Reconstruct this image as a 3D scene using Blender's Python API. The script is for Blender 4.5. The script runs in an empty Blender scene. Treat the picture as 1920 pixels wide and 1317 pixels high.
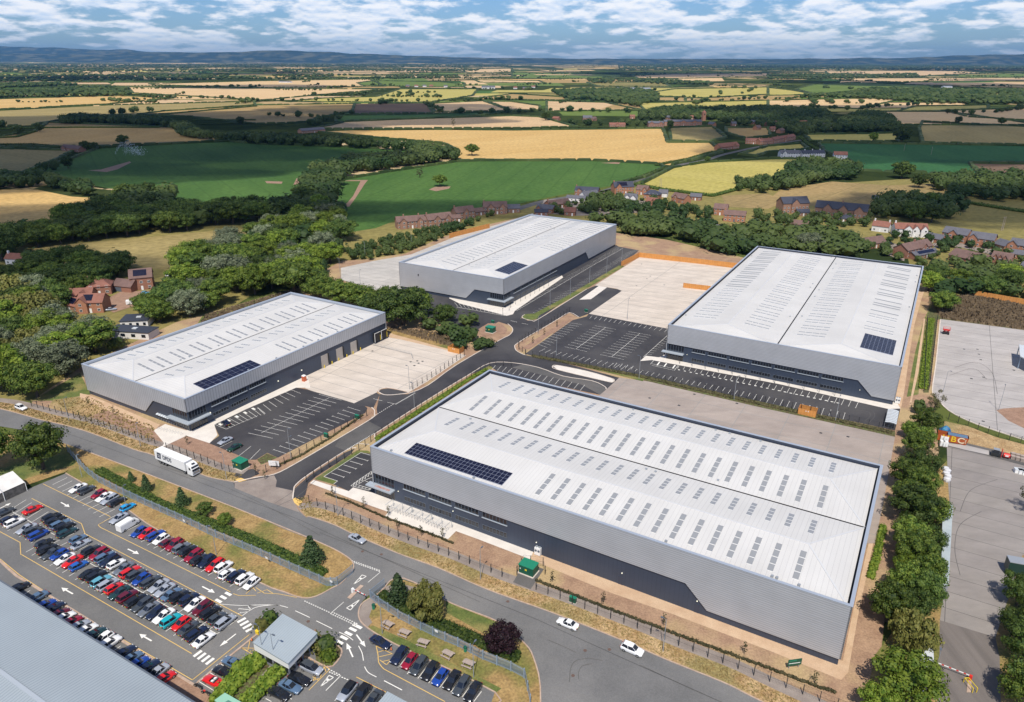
import bpy, bmesh, math, random
from mathutils import Vector, Matrix, noise
R = math.radians
PI = math.pi
random.seed(7)
sc = bpy.context.scene
C = sc.collection

# ------------------------------------------------------------------ camera, sky, sun, exposure
CAM_H = 107.0
FOC, PITCH, ROLL = 1347.32, R(22.078), R(0.171)
cd = bpy.data.cameras.new("camera")
cam = bpy.data.objects.new("camera", cd)
C.objects.link(cam)
cd.sensor_width = 36.0
cd.lens = FOC * 36.0 / 1920.0
cd.clip_start = 1.0
cd.clip_end = 90000.0
cam.matrix_world = Matrix.Translation((0, 0, CAM_H)) @ Matrix.Rotation(PI / 2 - PITCH, 4, 'X') @ Matrix.Rotation(ROLL, 4, 'Z')
sc.camera = cam

SUN_AZ = R(-97.0)            # the side the sun stands on, from +X
SUN_EL = R(57.0)
sun_vec = Vector((math.cos(SUN_AZ) * math.cos(SUN_EL), math.sin(SUN_AZ) * math.cos(SUN_EL), math.sin(SUN_EL)))
sd = bpy.data.lights.new("sun", 'SUN')
sd.energy = 5.0
sd.angle = R(0.5)
sd.color = (1.0, 0.935, 0.83)
so = bpy.data.objects.new("sun", sd)
C.objects.link(so)
so.rotation_euler = sun_vec.to_track_quat('Z', 'Y').to_euler()

w = bpy.data.worlds.new("World")
sc.world = w
w.use_nodes = True
nt = w.node_tree
nt.nodes.clear()


def N(tree, kind, **kw):
    n = tree.nodes.new(kind)
    for k, v in kw.items():
        if k.startswith('i_'):
            n.inputs[k[2:].replace('_', ' ')].default_value = v
        else:
            setattr(n, k, v)
    return n


def L(tree, a, b):
    tree.links.new(a, b)


def build_sky():
    out = N(nt, 'ShaderNodeOutputWorld')
    sky = N(nt, 'ShaderNodeTexSky', sky_type='NISHITA')
    sky.sun_disc = False
    sky.sun_elevation = SUN_EL
    sky.sun_rotation = PI / 2 - SUN_AZ
    sky.altitude = 100
    sky.air_density = 1.0
    sky.dust_density = 0.6
    sky.ozone_density = 2.0
    bg = N(nt, 'ShaderNodeBackground')
    bg.inputs['Strength'].default_value = 0.074
    # broken puffy clouds set out by bearing and height above the horizon, crowding together lower down
    tc = N(nt, 'ShaderNodeTexCoord'); sp = N(nt, 'ShaderNodeSeparateXYZ')
    L(nt, tc.outputs['Generated'], sp.inputs[0])
    zz = N(nt, 'ShaderNodeMath', operation='MAXIMUM'); L(nt, sp.outputs['Z'], zz.inputs[0]); zz.inputs[1].default_value = 0.0
    za = N(nt, 'ShaderNodeMath', operation='ADD'); L(nt, zz.outputs[0], za.inputs[0]); za.inputs[1].default_value = 0.07
    lg = N(nt, 'ShaderNodeMath', operation='LOGARITHM'); L(nt, za.outputs[0], lg.inputs[0]); lg.inputs[1].default_value = 2.71828
    dy = N(nt, 'ShaderNodeMath', operation='MULTIPLY'); L(nt, lg.outputs[0], dy.inputs[0]); dy.inputs[1].default_value = 9.5
    az = N(nt, 'ShaderNodeMath', operation='ARCTAN2'); L(nt, sp.outputs['X'], az.inputs[0]); L(nt, sp.outputs['Y'], az.inputs[1])
    dx = N(nt, 'ShaderNodeMath', operation='MULTIPLY'); L(nt, az.outputs[0], dx.inputs[0]); dx.inputs[1].default_value = 24.0
    cb = N(nt, 'ShaderNodeCombineXYZ'); L(nt, dx.outputs[0], cb.inputs[0]); L(nt, dy.outputs[0], cb.inputs[1])

    def cloud_noise(shift):
        ad_ = N(nt, 'ShaderNodeVectorMath', operation='ADD'); L(nt, cb.outputs[0], ad_.inputs[0]); ad_.inputs[1].default_value = shift
        n1 = N(nt,'ShaderNodeTexNoise'); n1.inputs['Scale'].default_value = 1.0; n1.inputs['Detail'].default_value = 10; n1.inputs['Roughness'].default_value = 0.55
        L(nt, ad_.outputs[0], n1.inputs['Vector'])
        n2 = N(nt, 'ShaderNodeTexNoise'); n2.inputs['Scale'].default_value = 0.3; n2.inputs['Detail'].default_value = 3
        L(nt, ad_.outputs[0], n2.inputs['Vector'])
        q = N(nt,'ShaderNodeMath',operation='MULTIPLY_ADD'); L(nt,n2.outputs['Fac'],q.inputs[0]); q.inputs[1].default_value = 0.8; L(nt,n1.outputs['Fac'],q.inputs[2])
        return q.outputs[0]
    d0 = cloud_noise((3.1, 1.7, 0)); d1 = cloud_noise((3.1, 2.0, 0))
    mr = N(nt, 'ShaderNodeMapRange', interpolation_type='SMOOTHSTEP')
    mr.inputs['From Min'].default_value = 0.80; mr.inputs['From Max'].default_value = 0.98
    L(nt, d0, mr.inputs['Value'])
    # lit tops against grey-blue undersides
    sb = N(nt, 'ShaderNodeMath', operation='SUBTRACT'); L(nt, d0, sb.inputs[0]); L(nt, d1, sb.inputs[1])
    n3 = N(nt, 'ShaderNodeMapRange'); n3.inputs['From Min'].default_value = -0.11; n3.inputs['From Max'].default_value = 0.10
    L(nt, sb.outputs[0], n3.inputs['Value'])
    cc = N(nt, 'ShaderNodeMix', data_type='RGBA'); L(nt, n3.outputs[0], cc.inputs['Factor'])
    cc.inputs['A'].default_value = (9.6, 11.4, 14.0, 1); cc.inputs['B'].default_value = (14.6, 14.7, 15.2, 1)
    mx = N(nt, 'ShaderNodeMix', data_type='RGBA')
    fac = N(nt, 'ShaderNodeMath', operation='MULTIPLY'); L(nt, mr.outputs[0], fac.inputs[0])
    fd = N(nt,'ShaderNodeMapRange'); fd.inputs['From Min'].default_value = 0.15; fd.inputs['From Max'].default_value = 0.5; fd.inputs['To Min'].default_value = 0.92; fd.inputs['To Max'].default_value = 0.12
    lo_ = N(nt,'ShaderNodeMapRange'); lo_.inputs['From Max'].default_value = 0.035; lo_.inputs['To Min'].default_value = 0.35; L(nt,sp.outputs['Z'],lo_.inputs['Value'])
    fl = N(nt, 'ShaderNodeMath', operation='MULTIPLY'); L(nt, fd.outputs[0], fl.inputs[0]); L(nt, lo_.outputs[0], fl.inputs[1])
    L(nt, sp.outputs['Z'], fd.inputs['Value']); L(nt, fl.outputs[0], fac.inputs[1])
    tn = N(nt, 'ShaderNodeMix', data_type='RGBA', blend_type='MULTIPLY'); tn.inputs['Factor'].default_value = 1.0
    L(nt, sky.outputs[0], tn.inputs['A']); tn.inputs['B'].default_value = (0.74, 1.06, 1.60, 1)
    L(nt, fac.outputs[0], mx.inputs['Factor']); L(nt, tn.outputs['Result'], mx.inputs['A']); L(nt, cc.outputs['Result'], mx.inputs['B'])
    L(nt, mx.outputs['Result'], bg.inputs['Color'])
    L(nt, bg.outputs[0], out.inputs[0])


build_sky()
sc.view_settings.view_transform = 'Standard'
sc.view_settings.look = 'None'
sc.view_settings.exposure = 0.0
sc.view_settings.gamma = 1.0
sc.view_settings.use_curve_mapping = False
sc.cycles.max_bounces = 6
sc.cycles.diffuse_bounces = 2
sc.cycles.glossy_bounces = 2
sc.cycles.transmission_bounces = 2
sc.cycles.transparent_max_bounces = 8
sc.cycles.volume_bounces = 0
sc.cycles.use_denoising = True
sc.cycles.caustics_reflective = False
sc.cycles.caustics_refractive = False

# ------------------------------------------------------------------ ground survey: photo pixel -> place on the level ground


def at(u, v, z=0.0):
    cr, sr = math.cos(ROLL), math.sin(ROLL)
    a, b = u - 960.0, v - 658.5
    a, b = cr * a + sr * b, -sr * a + cr * b
    dx, dy, dz = a, FOC * math.cos(PITCH) - b * math.sin(PITCH), -FOC * math.sin(PITCH) - b * math.cos(PITCH)
    t = (z - CAM_H) / dz
    return Vector((dx * t, dy * t, z))


def sight(p):
    """pixels per metre of a thing at p"""
    return FOC / max(1.0, p[1] * math.cos(PITCH) + (CAM_H - p[2]) * math.sin(PITCH))


# ------------------------------------------------------------------ helpers
class MB:
    def __init__(s):
        s.v = []; s.f = []; s.m = []

    def quad(s, a, b, c, d, m=0):
        i = len(s.v); s.v += [tuple(a), tuple(b), tuple(c), tuple(d)]; s.f.append((i, i + 1, i + 2, i + 3)); s.m.append(m)

    def poly(s, pts, m=0):
        i = len(s.v); s.v += [tuple(p) for p in pts]; s.f.append(tuple(range(i, i + len(pts)))); s.m.append(m)

    def box(s, x0, x1, y0, y1, z0, z1, m=0, mat=None):
        i = len(s.v)
        P = [(x0, y0, z0), (x1, y0, z0), (x1, y1, z0), (x0, y1, z0), (x0, y0, z1), (x1, y0, z1), (x1, y1, z1), (x0, y1, z1)]
        if mat is not None:
            P = [tuple(mat @ Vector(p)) for p in P]
        s.v += P
        for f in ((0, 3, 2, 1), (4, 5, 6, 7), (0, 1, 5, 4), (1, 2, 6, 5), (2, 3, 7, 6), (3, 0, 4, 7)):
            s.f.append(tuple(i + k for k in f)); s.m.append(m)

    def beam(s, a, b, w_, h_, m=0):
        a = Vector(a); b = Vector(b); d = (b - a)
        if d.length < 1e-6: return
        d.normalize()
        u = d.cross(Vector((0, 0, 1)))
        if u.length < 1e-3: u = Vector((1, 0, 0))
        u.normalize(); v = u.cross(d)
        u *= w_ / 2; v *= h_ / 2
        i = len(s.v)
        for p in (a, b):
            s.v += [tuple(p - u - v), tuple(p + u - v), tuple(p + u + v), tuple(p - u + v)]
        for f in ((0, 3, 2, 1), (4, 5, 6, 7), (0, 1, 5, 4), (1, 2, 6, 5), (2, 3, 7, 6), (3, 0, 4, 7)):
            s.f.append(tuple(i + k for k in f)); s.m.append(m)

    def tube(s, pts, radii, n=8, m=0, cap=True):
        rings = []
        for k, p in enumerate(pts):
            p = Vector(p)
            if k == 0: d = Vector(pts[1]) - p
            elif k == len(pts) - 1: d = p - Vector(pts[k - 1])
            else: d = Vector(pts[k + 1]) - Vector(pts[k - 1])
            d.normalize()
            u = d.cross(Vector((0, 0, 1)))
            if u.length < 1e-3: u = Vector((1, 0, 0))
            u.normalize(); v = u.cross(d)
            r = radii[k] if hasattr(radii, '__len__') else radii
            i = len(s.v)
            for j in range(n):
                t = 2 * PI * j / n
                s.v.append(tuple(p + u * math.cos(t) * r + v * math.sin(t) * r))
            rings.append(i)
        for a, b in zip(rings, rings[1:]):
            for j in range(n):
                s.f.append((a + j, a + (j + 1) % n, b + (j + 1) % n, b + j)); s.m.append(m)
        if cap:
            s.f.append(tuple(rings[0] + j for j in range(n))[::-1]); s.m.append(m)
            s.f.append(tuple(rings[-1] + j for j in range(n))); s.m.append(m)

    def prism(s, pts, z0, z1, m=0):
        """upright prism over a plan polygon (counter-clockwise)"""
        n = len(pts); i = len(s.v)
        s.v += [(p[0], p[1], z0) for p in pts] + [(p[0], p[1], z1) for p in pts]
        s.f.append(tuple(i + k for k in range(n))[::-1]); s.m.append(m)
        s.f.append(tuple(i + n + k for k in range(n))); s.m.append(m)
        for k in range(n):
            j = (k + 1) % n
            s.f.append((i + k, i + j, i + n + j, i + n + k)); s.m.append(m)

    def mesh(s, name, mats, smooth=False):
        me = bpy.data.meshes.new(name)
        me.from_pydata(s.v, [], s.f)
        if not isinstance(mats, (list, tuple)): mats = [mats]
        for m in mats: me.materials.append(m)
        me.polygons.foreach_set('material_index', s.m)
        if smooth: me.polygons.foreach_set('use_smooth', [True] * len(s.f))
        me.update()
        return me

    def obj(s, name, mats, parent=None, smooth=False):
        o = bpy.data.objects.new(name, s.mesh(name, mats, smooth))
        C.objects.link(o)
        if parent is not None: o.parent = parent
        return o


def link(name, me, parent=None, loc=(0, 0, 0), rz=0.0, scale=None):
    o = bpy.data.objects.new(name, me)
    C.objects.link(o)
    o.location = loc
    o.rotation_euler = (0, 0, rz)
    if scale is not None: o.scale = scale if hasattr(scale, '__len__') else (scale,) * 3
    if parent is not None: o.parent = parent
    return o


def tag(o, label=None, cat=None, group=None, kind=None):
    if label: o['label'] = label
    if cat: o['category'] = cat
    if group: o['group'] = group
    if kind: o['kind'] = kind
    return o


def thing(name, label, cat, loc=(0, 0, 0), rz=0.0, group=None):
    o = bpy.data.objects.new(name, None)
    C.objects.link(o)
    o.empty_display_size = 0.3
    o.location = loc; o.rotation_euler = (0, 0, rz)
    return tag(o, label, cat, group)


ORD = 'first second third fourth fifth sixth seventh eighth ninth tenth eleventh twelfth thirteenth fourteenth fifteenth sixteenth seventeenth eighteenth nineteenth twentieth'.split()
TENS = {2: 'twenty', 3: 'thirty', 4: 'forty', 5: 'fifty', 6: 'sixty', 7: 'seventy', 8: 'eighty', 9: 'ninety'}
TENTH = {2: 'twentieth', 3: 'thirtieth', 4: 'fortieth', 5: 'fiftieth', 6: 'sixtieth', 7: 'seventieth', 8: 'eightieth', 9: 'ninetieth'}


def nth(i):
    """0 -> first"""
    if i < 20: return ORD[i]
    k = i + 1; t, r = divmod(k, 10)
    if t >= 10: return 'hundred and ' + nth(i - 100) if i >= 100 else 'hundredth'
    return TENTH[t] if r == 0 else TENS[t] + '-' + ORD[r - 1]


# ------------------------------------------------------------------ materials
def base_mat(name):
    m = bpy.data.materials.new(name); m.use_nodes = True
    t = m.node_tree
    return m, t, t.nodes['Principled BSDF']


def rgb(c): return (c[0], c[1], c[2], 1.0)


def mat(name,c1,c2=None,scale=1.0,detail=6.0,rough=0.8,metal=0.0,lo=0.35,hi=0.65,c3=None,scale3=0.05,spec=None,bump=0.0,bscale=None,stretch=None,rot=0.0,fine=0.0,fscale=6.0,coat=0.0):
    """surface of two (or three) tones mingled by noise in the object's own metres"""
    m, t, b = base_mat(name)
    b.inputs['Roughness'].default_value = rough
    b.inputs['Metallic'].default_value = metal
    if coat: b.inputs['Coat Weight'].default_value = coat
    if spec is not None: b.inputs['Specular IOR Level'].default_value = spec
    if c2 is None:
        b.inputs['Base Color'].default_value = rgb(c1)
        return m
    tc = N(t, 'ShaderNodeTexCoord')
    mp = N(t, 'ShaderNodeMapping'); mp.inputs['Rotation'].default_value = (0, 0, rot)
    if stretch: mp.inputs['Scale'].default_value = stretch
    L(t, tc.outputs['Object'], mp.inputs[0])
    n = N(t,'ShaderNodeTexNoise'); n.inputs['Scale'].default_value = scale; n.inputs['Detail'].default_value = detail; n.inputs['Roughness'].default_value = 0.6
    L(t, mp.outputs[0], n.inputs['Vector'])
    r = N(t, 'ShaderNodeMapRange'); r.inputs['From Min'].default_value = lo; r.inputs['From Max'].default_value = hi
    L(t, n.outputs['Fac'], r.inputs['Value'])
    x = N(t, 'ShaderNodeMix', data_type='RGBA'); L(t, r.outputs[0], x.inputs['Factor'])
    x.inputs['A'].default_value = rgb(c1); x.inputs['B'].default_value = rgb(c2)
    res = x.outputs['Result']
    if c3 is not None:
        n3 = N(t, 'ShaderNodeTexNoise'); n3.inputs['Scale'].default_value = scale3; n3.inputs['Detail'].default_value = 4
        L(t, mp.outputs[0], n3.inputs['Vector'])
        r3 = N(t, 'ShaderNodeMapRange'); r3.inputs['From Min'].default_value = 0.48; r3.inputs['From Max'].default_value = 0.62
        L(t, n3.outputs['Fac'], r3.inputs['Value'])
        y = N(t, 'ShaderNodeMix', data_type='RGBA'); L(t, r3.outputs[0], y.inputs['Factor'])
        L(t, res, y.inputs['A']); y.inputs['B'].default_value = rgb(c3)
        res = y.outputs['Result']
    if fine:
        nf = N(t, 'ShaderNodeTexNoise'); nf.inputs['Scale'].default_value = fscale; nf.inputs['Detail'].default_value = 3
        L(t, tc.outputs['Object'], nf.inputs['Vector'])
        rf = N(t, 'ShaderNodeMapRange'); rf.inputs['From Min'].default_value = 0.3; rf.inputs['From Max'].default_value = 0.7
        rf.inputs['To Min'].default_value = 1 - fine; rf.inputs['To Max'].default_value = 1 + fine
        L(t, nf.outputs['Fac'], rf.inputs['Value'])
        mu = N(t, 'ShaderNodeMix', data_type='RGBA', blend_type='MULTIPLY'); mu.inputs['Factor'].default_value = 1.0
        L(t, res, mu.inputs['A']); L(t, rf.outputs[0], mu.inputs['B'])
        res = mu.outputs['Result']
    L(t, res, b.inputs['Base Color'])
    if bump:
        nb = N(t, 'ShaderNodeTexNoise'); nb.inputs['Scale'].default_value = bscale or scale * 4; nb.inputs['Detail'].default_value = 4
        L(t, tc.outputs['Object'], nb.inputs['Vector'])
        bp = N(t, 'ShaderNodeBump'); bp.inputs['Strength'].default_value = bump; bp.inputs['Distance'].default_value = 0.3
        L(t, nb.outputs['Fac'], bp.inputs['Height']); L(t, bp.outputs[0], b.inputs['Normal'])
    return m


def striped(name, c1, c2, axis, period, sharp=0.12, rough=0.5, metal=0.0, rot=0.0, duty=0.5, noise_c=None, nscale=0.3, bump=0.0, var=0.0):
    """sheet metal, planks or crop rows: narrow lines of c2 across c1 every `period` metres along an axis"""
    m, t, b = base_mat(name)
    b.inputs['Roughness'].default_value = rough; b.inputs['Metallic'].default_value = metal
    tc = N(t, 'ShaderNodeTexCoord'); mp = N(t, 'ShaderNodeMapping'); mp.inputs['Rotation'].default_value = (0, 0, rot)
    L(t, tc.outputs['Object'], mp.inputs[0])
    sp = N(t, 'ShaderNodeSeparateXYZ'); L(t, mp.outputs[0], sp.inputs[0])
    d = N(t, 'ShaderNodeMath', operation='DIVIDE'); L(t, sp.outputs[axis], d.inputs[0]); d.inputs[1].default_value = period
    fr = N(t, 'ShaderNodeMath', operation='FRACT'); L(t, d.outputs[0], fr.inputs[0])
    lt = N(t, 'ShaderNodeMath', operation='LESS_THAN'); L(t, fr.outputs[0], lt.inputs[0]); lt.inputs[1].default_value = sharp
    x = N(t, 'ShaderNodeMix', data_type='RGBA'); L(t, lt.outputs[0], x.inputs['Factor'])
    x.inputs['A'].default_value = rgb(c1); x.inputs['B'].default_value = rgb(c2)
    res = x.outputs['Result']
    if var:
        fl = N(t, 'ShaderNodeMath', operation='FLOOR'); L(t, d.outputs[0], fl.inputs[0])
        wn = N(t, 'ShaderNodeTexWhiteNoise', noise_dimensions='1D'); L(t, fl.outputs[0], wn.inputs['W'])
        rv = N(t, 'ShaderNodeMapRange'); rv.inputs['To Min'].default_value = 1 - var; rv.inputs['To Max'].default_value = 1 + var
        L(t, wn.outputs['Value'], rv.inputs['Value'])
        mv = N(t, 'ShaderNodeMix', data_type='RGBA', blend_type='MULTIPLY'); mv.inputs['Factor'].default_value = 1.0
        L(t, res, mv.inputs['A']); L(t, rv.outputs[0], mv.inputs['B']); res = mv.outputs['Result']
    n = N(t, 'ShaderNodeTexNoise'); n.inputs['Scale'].default_value = nscale; n.inputs['Detail'].default_value = 5
    L(t, tc.outputs['Object'], n.inputs['Vector'])
    y = N(t, 'ShaderNodeMix', data_type='RGBA', blend_type='MULTIPLY')
    y.inputs['Factor'].default_value = 1.0
    r = N(t, 'ShaderNodeMapRange'); r.inputs['From Min'].default_value = 0.3; r.inputs['From Max'].default_value = 0.7
    lo = noise_c if noise_c is not None else 0.93
    r.inputs['To Min'].default_value = lo; r.inputs['To Max'].default_value = 2 - lo if lo > 0.8 else 1.0
    L(t, n.outputs['Fac'], r.inputs['Value'])
    L(t, res, y.inputs['A']); L(t, r.outputs[0], y.inputs['B'])
    L(t, y.outputs['Result'], b.inputs['Base Color'])
    if bump:
        bp = N(t, 'ShaderNodeBump'); bp.inputs['Strength'].default_value = bump; bp.inputs['Distance'].default_value = 0.05
        L(t, lt.outputs[0], bp.inputs['Height']); L(t, bp.outputs[0], b.inputs['Normal'])
    return m


def paint(name, c, rough=0.5, metal=0.0, coat=0.0, spec=None, emit=None):
    m, t, b = base_mat(name)
    b.inputs['Base Color'].default_value = rgb(c); b.inputs['Roughness'].default_value = rough; b.inputs['Metallic'].default_value = metal
    if coat: b.inputs['Coat Weight'].default_value = coat; b.inputs['Coat Roughness'].default_value = 0.08
    if spec is not None: b.inputs['Specular IOR Level'].default_value = spec
    if emit:
        b.inputs['Emission Color'].default_value = rgb(c); b.inputs['Emission Strength'].default_value = emit
    return m


def concrete(name, c1, c2, rot, bw=6.0, bh=6.0, mortar=0.06, line=(0.3, 0.28, 0.26), stain=None):
    m, t, b = base_mat(name)
    b.inputs['Roughness'].default_value = 0.85
    tc = N(t, 'ShaderNodeTexCoord'); mp = N(t, 'ShaderNodeMapping'); mp.inputs['Rotation'].default_value = (0, 0, rot)
    L(t, tc.outputs['Object'], mp.inputs[0])
    br = N(t, 'ShaderNodeTexBrick'); br.offset = 0.0
    br.inputs['Color1'].default_value = rgb(c1); br.inputs['Color2'].default_value = rgb(c2); br.inputs['Mortar'].default_value = rgb(line)
    br.inputs['Scale'].default_value = 1.0; br.inputs['Mortar Size'].default_value = mortar; br.inputs['Mortar Smooth'].default_value = 0.0
    br.inputs['Brick Width'].default_value = bw; br.inputs['Row Height'].default_value = bh
    L(t, mp.outputs[0], br.inputs['Vector'])
    n = N(t,'ShaderNodeTexNoise'); n.inputs['Scale'].default_value = 0.09; n.inputs['Detail'].default_value = 8; n.inputs['Roughness'].default_value = 0.7
    mp2 = N(t, 'ShaderNodeMapping'); mp2.inputs['Rotation'].default_value = (0, 0, rot); mp2.inputs['Scale'].default_value = (1, 2.2, 1)
    L(t, tc.outputs['Object'], mp2.inputs[0]); L(t, mp2.outputs[0], n.inputs['Vector'])
    r = N(t, 'ShaderNodeMapRange'); r.inputs['From Min'].default_value = 0.35; r.inputs['From Max'].default_value = 0.68
    r.inputs['To Min'].default_value = 1.05; r.inputs['To Max'].default_value = 0.78
    L(t, n.outputs['Fac'], r.inputs['Value'])
    y = N(t, 'ShaderNodeMix', data_type='RGBA', blend_type='MULTIPLY'); y.inputs['Factor'].default_value = 1.0
    L(t, br.outputs['Color'], y.inputs['A']); L(t, r.outputs[0], y.inputs['B'])
    L(t, y.outputs['Result'], b.inputs['Base Color'])
    return m


def foliage(name, c1, c2, rough=0.6, vary=0.38, scale=1.1):
    m, t, b = base_mat(name)
    b.inputs['Roughness'].default_value = rough
    b.inputs['Specular IOR Level'].default_value = 0.25
    tc = N(t, 'ShaderNodeTexCoord'); oi = N(t, 'ShaderNodeObjectInfo')
    n = N(t, 'ShaderNodeTexNoise'); n.inputs['Scale'].default_value = scale; n.inputs['Detail'].default_value = 4
    L(t, tc.outputs['Object'], n.inputs['Vector'])
    r = N(t, 'ShaderNodeMapRange'); r.inputs['From Min'].default_value = 0.40; r.inputs['From Max'].default_value = 0.60
    L(t, n.outputs['Fac'], r.inputs['Value'])
    x = N(t, 'ShaderNodeMix', data_type='RGBA'); L(t, r.outputs[0], x.inputs['Factor'])
    x.inputs['A'].default_value = rgb(c1); x.inputs['B'].default_value = rgb(c2)
    v = N(t, 'ShaderNodeMapRange'); v.inputs['To Min'].default_value = 1 - vary; v.inputs['To Max'].default_value = 1 + vary
    L(t, oi.outputs['Random'], v.inputs['Value'])
    y = N(t, 'ShaderNodeMix', data_type='RGBA', blend_type='MULTIPLY'); y.inputs['Factor'].default_value = 1.0
    L(t, x.outputs['Result'], y.inputs['A']); L(t, v.outputs[0], y.inputs['B'])
    L(t, y.outputs['Result'], b.inputs['Base Color'])
    tl = N(t,'ShaderNodeBsdfTranslucent'); L(t,y.outputs['Result'],tl.inputs['Color']); ms = N(t,'ShaderNodeMixShader'); ms.inputs[0].default_value = 0.28
    L(t, b.outputs[0], ms.inputs[1]); L(t, tl.outputs[0], ms.inputs[2]); L(t, ms.outputs[0], t.nodes['Material Output'].inputs['Surface'])
    return m


YAW = R(-30.45)
M = {}
M['tarmac'] = mat('tarmac', (0.030, 0.029, 0.034), (0.050, 0.048, 0.052), 0.12, 8, 0.88, fine=0.12, fscale=3, c3=(0.066, 0.063, 0.064), scale3=0.035)
M['tarmac_old'] = mat('tarmac_old',(0.125,0.124,0.122),(0.160,0.158,0.155),0.10,8,0.9,fine=0.12,fscale=4,c3=(0.185,0.18,0.172),scale3=0.03)
M['tarmac_mid'] = mat('tarmac_mid',(0.078,0.075,0.073),(0.104,0.10,0.096),0.15,8,0.9,fine=0.10,fscale=4,c3=(0.12,0.112,0.105),scale3=0.05)
M['tarmac_worn'] = mat('tarmac_worn', (0.12, 0.105, 0.095), (0.19, 0.165, 0.148), 0.25, 6, 0.9, stretch=(1, .06, 1), rot=R(2), fine=0.08)
M['path'] = mat('path', (0.22, 0.18, 0.155), (0.29, 0.245, 0.21), 0.25, 8, 0.9, fine=0.1)
M['pave'] = mat('pave', (0.62, 0.57, 0.51), (0.70, 0.65, 0.58), 0.3, 6, 0.8, fine=0.05)
M['concrete'] = concrete('concrete', (0.58, 0.505, 0.43), (0.62, 0.545, 0.465), -YAW, 30, 6, .1)
M['concrete_b'] = concrete('concrete_b', (0.46, 0.435, 0.40), (0.50, 0.47, 0.43), -YAW, 40, 5, .12)
M['concrete_mid'] = concrete('concrete_mid', (0.34, 0.285, 0.25), (0.38, 0.32, 0.28), -YAW, 14, 10, 0.14)
M['concrete_grey'] = concrete('concrete_grey', (0.40, 0.37, 0.35), (0.43, 0.40, 0.38), -YAW, 30, 7.5, 0.11, (0.2, 0.19, 0.18))
M['concrete_dark'] = concrete('concrete_dark', (0.25, 0.225, 0.21), (0.29, 0.262, 0.238), -YAW, 18, 6, 0.06, (0.08, 0.075, 0.07))
M['soil'] = mat('soil', (0.27, 0.165, 0.105), (0.37, 0.24, 0.15), 0.25, 9, 0.95, fine=0.2, fscale=2.5, c3=(0.40, 0.29, 0.15), scale3=0.06)
M['soil_pink'] = mat('soil_pink', (0.25, 0.15, 0.10), (0.33, 0.205, 0.14), 0.4, 9, 0.95, fine=0.18, fscale=3)
M['sand'] = mat('sand', (0.48, 0.32, 0.20), (0.56, 0.40, 0.26), 0.3, 7, 0.95, fine=0.1)
M['dry_grass'] = mat('dry_grass', (0.26, 0.165, 0.06), (0.36, 0.24, 0.095), 0.35, 9, 0.95, fine=0.3, fscale=2.0, c3=(0.15, 0.145, 0.035), scale3=0.09)
M['verge'] = mat('verge', (0.30, 0.19, 0.085), (0.44, 0.31, 0.16), 0.3, 9, 0.95, fine=0.35, fscale=2.5, c3=(0.24, 0.19, 0.075), scale3=0.07)
M['grass'] = mat('grass', (0.075, 0.105, 0.022), (0.13, 0.155, 0.035), 0.4, 8, 0.95, fine=0.25, fscale=3, c3=(0.22, 0.19, 0.06), scale3=0.12)
M['scrub'] = mat('scrub', (0.11, 0.085, 0.045), (0.17, 0.125, 0.065), 0.5, 9, 0.95, fine=0.4, fscale=1.5, c3=(0.085, 0.09, 0.03), scale3=0.08)
M['shrub_bed'] = mat('shrub_bed', (0.09, 0.055, 0.03), (0.10, 0.13, 0.035), 1.0, 8, 0.95, fine=0.35, fscale=2)
M['white_paint'] = paint('white_paint', (0.78, 0.76, 0.70), 0.7)
M['yellow_paint'] = paint('yellow_paint', (0.72, 0.47, 0.14), 0.7)
M['kerb'] = mat('kerb', (0.55, 0.47, 0.40), (0.68, 0.60, 0.52), 1.0, 4, 0.85)
M['kerb_old'] = mat('kerb_old', (0.38, 0.27, 0.20), (0.48, 0.36, 0.28), 1.0, 4, 0.85)
M['roof_white'] = striped('roof_white', (0.56, 0.55, 0.53), (0.47, 0.46, 0.445), 0, 1.0, 0.10, 0.6, 0.0, nscale=0.08, noise_c=0.945, var=0.014)
M['roof_white_b'] = striped('roof_white_b', (0.56, 0.55, 0.53), (0.47, 0.46, 0.445), 1, 1.0, 0.10, 0.6, 0.0, nscale=0.08, noise_c=0.945, var=0.014)
M['ridge'] = paint('ridge', (0.55, 0.555, 0.56), 0.4)
M['clad'] = striped('clad', (0.43, 0.445, 0.47), (0.26, 0.275, 0.305), 2, 0.5, 0.22, 0.36, 0.2, nscale=0.2, noise_c=0.95, bump=0.3, var=0.02)
M['clad_v'] = striped('clad_v', (0.42, 0.435, 0.46), (0.27, 0.285, 0.31), 0, 1.0, 0.2, 0.36, 0.2, nscale=0.2, noise_c=0.95, bump=0.3, var=0.02)
M['clad_vs'] = striped('clad_vs', (0.42, 0.435, 0.46), (0.27, 0.285, 0.31), 1, 1.0, 0.2, 0.36, 0.2, nscale=0.2, noise_c=0.95, bump=0.3, var=0.02)
M['coping'] = paint('coping', (0.42, 0.47, 0.54), 0.35, 0.3)
M['dark_wall'] = striped('dark_wall', (0.046, 0.062, 0.095), (0.040, 0.054, 0.084), 0, 1.0, 0.12, 0.42, 0.2, nscale=0.2, noise_c=0.93)
M['dark_wall_s'] = striped('dark_wall_s', (0.046, 0.062, 0.095), (0.040, 0.054, 0.084), 1, 1.0, 0.12, 0.42, 0.2, nscale=0.2, noise_c=0.93)
M['gutter'] = paint('gutter', (0.02, 0.022, 0.03), 0.5)
M['parapet_in'] = paint('parapet_in', (0.035, 0.045, 0.07), 0.5)
M['rooflight'] = paint('rooflight', (0.27, 0.28, 0.29), 0.22, spec=0.6)
M['glass'] = paint('glass', (0.012, 0.016, 0.024), 0.08, spec=0.8)
M['frame'] = paint('frame', (0.10, 0.12, 0.15), 0.5)
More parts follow.
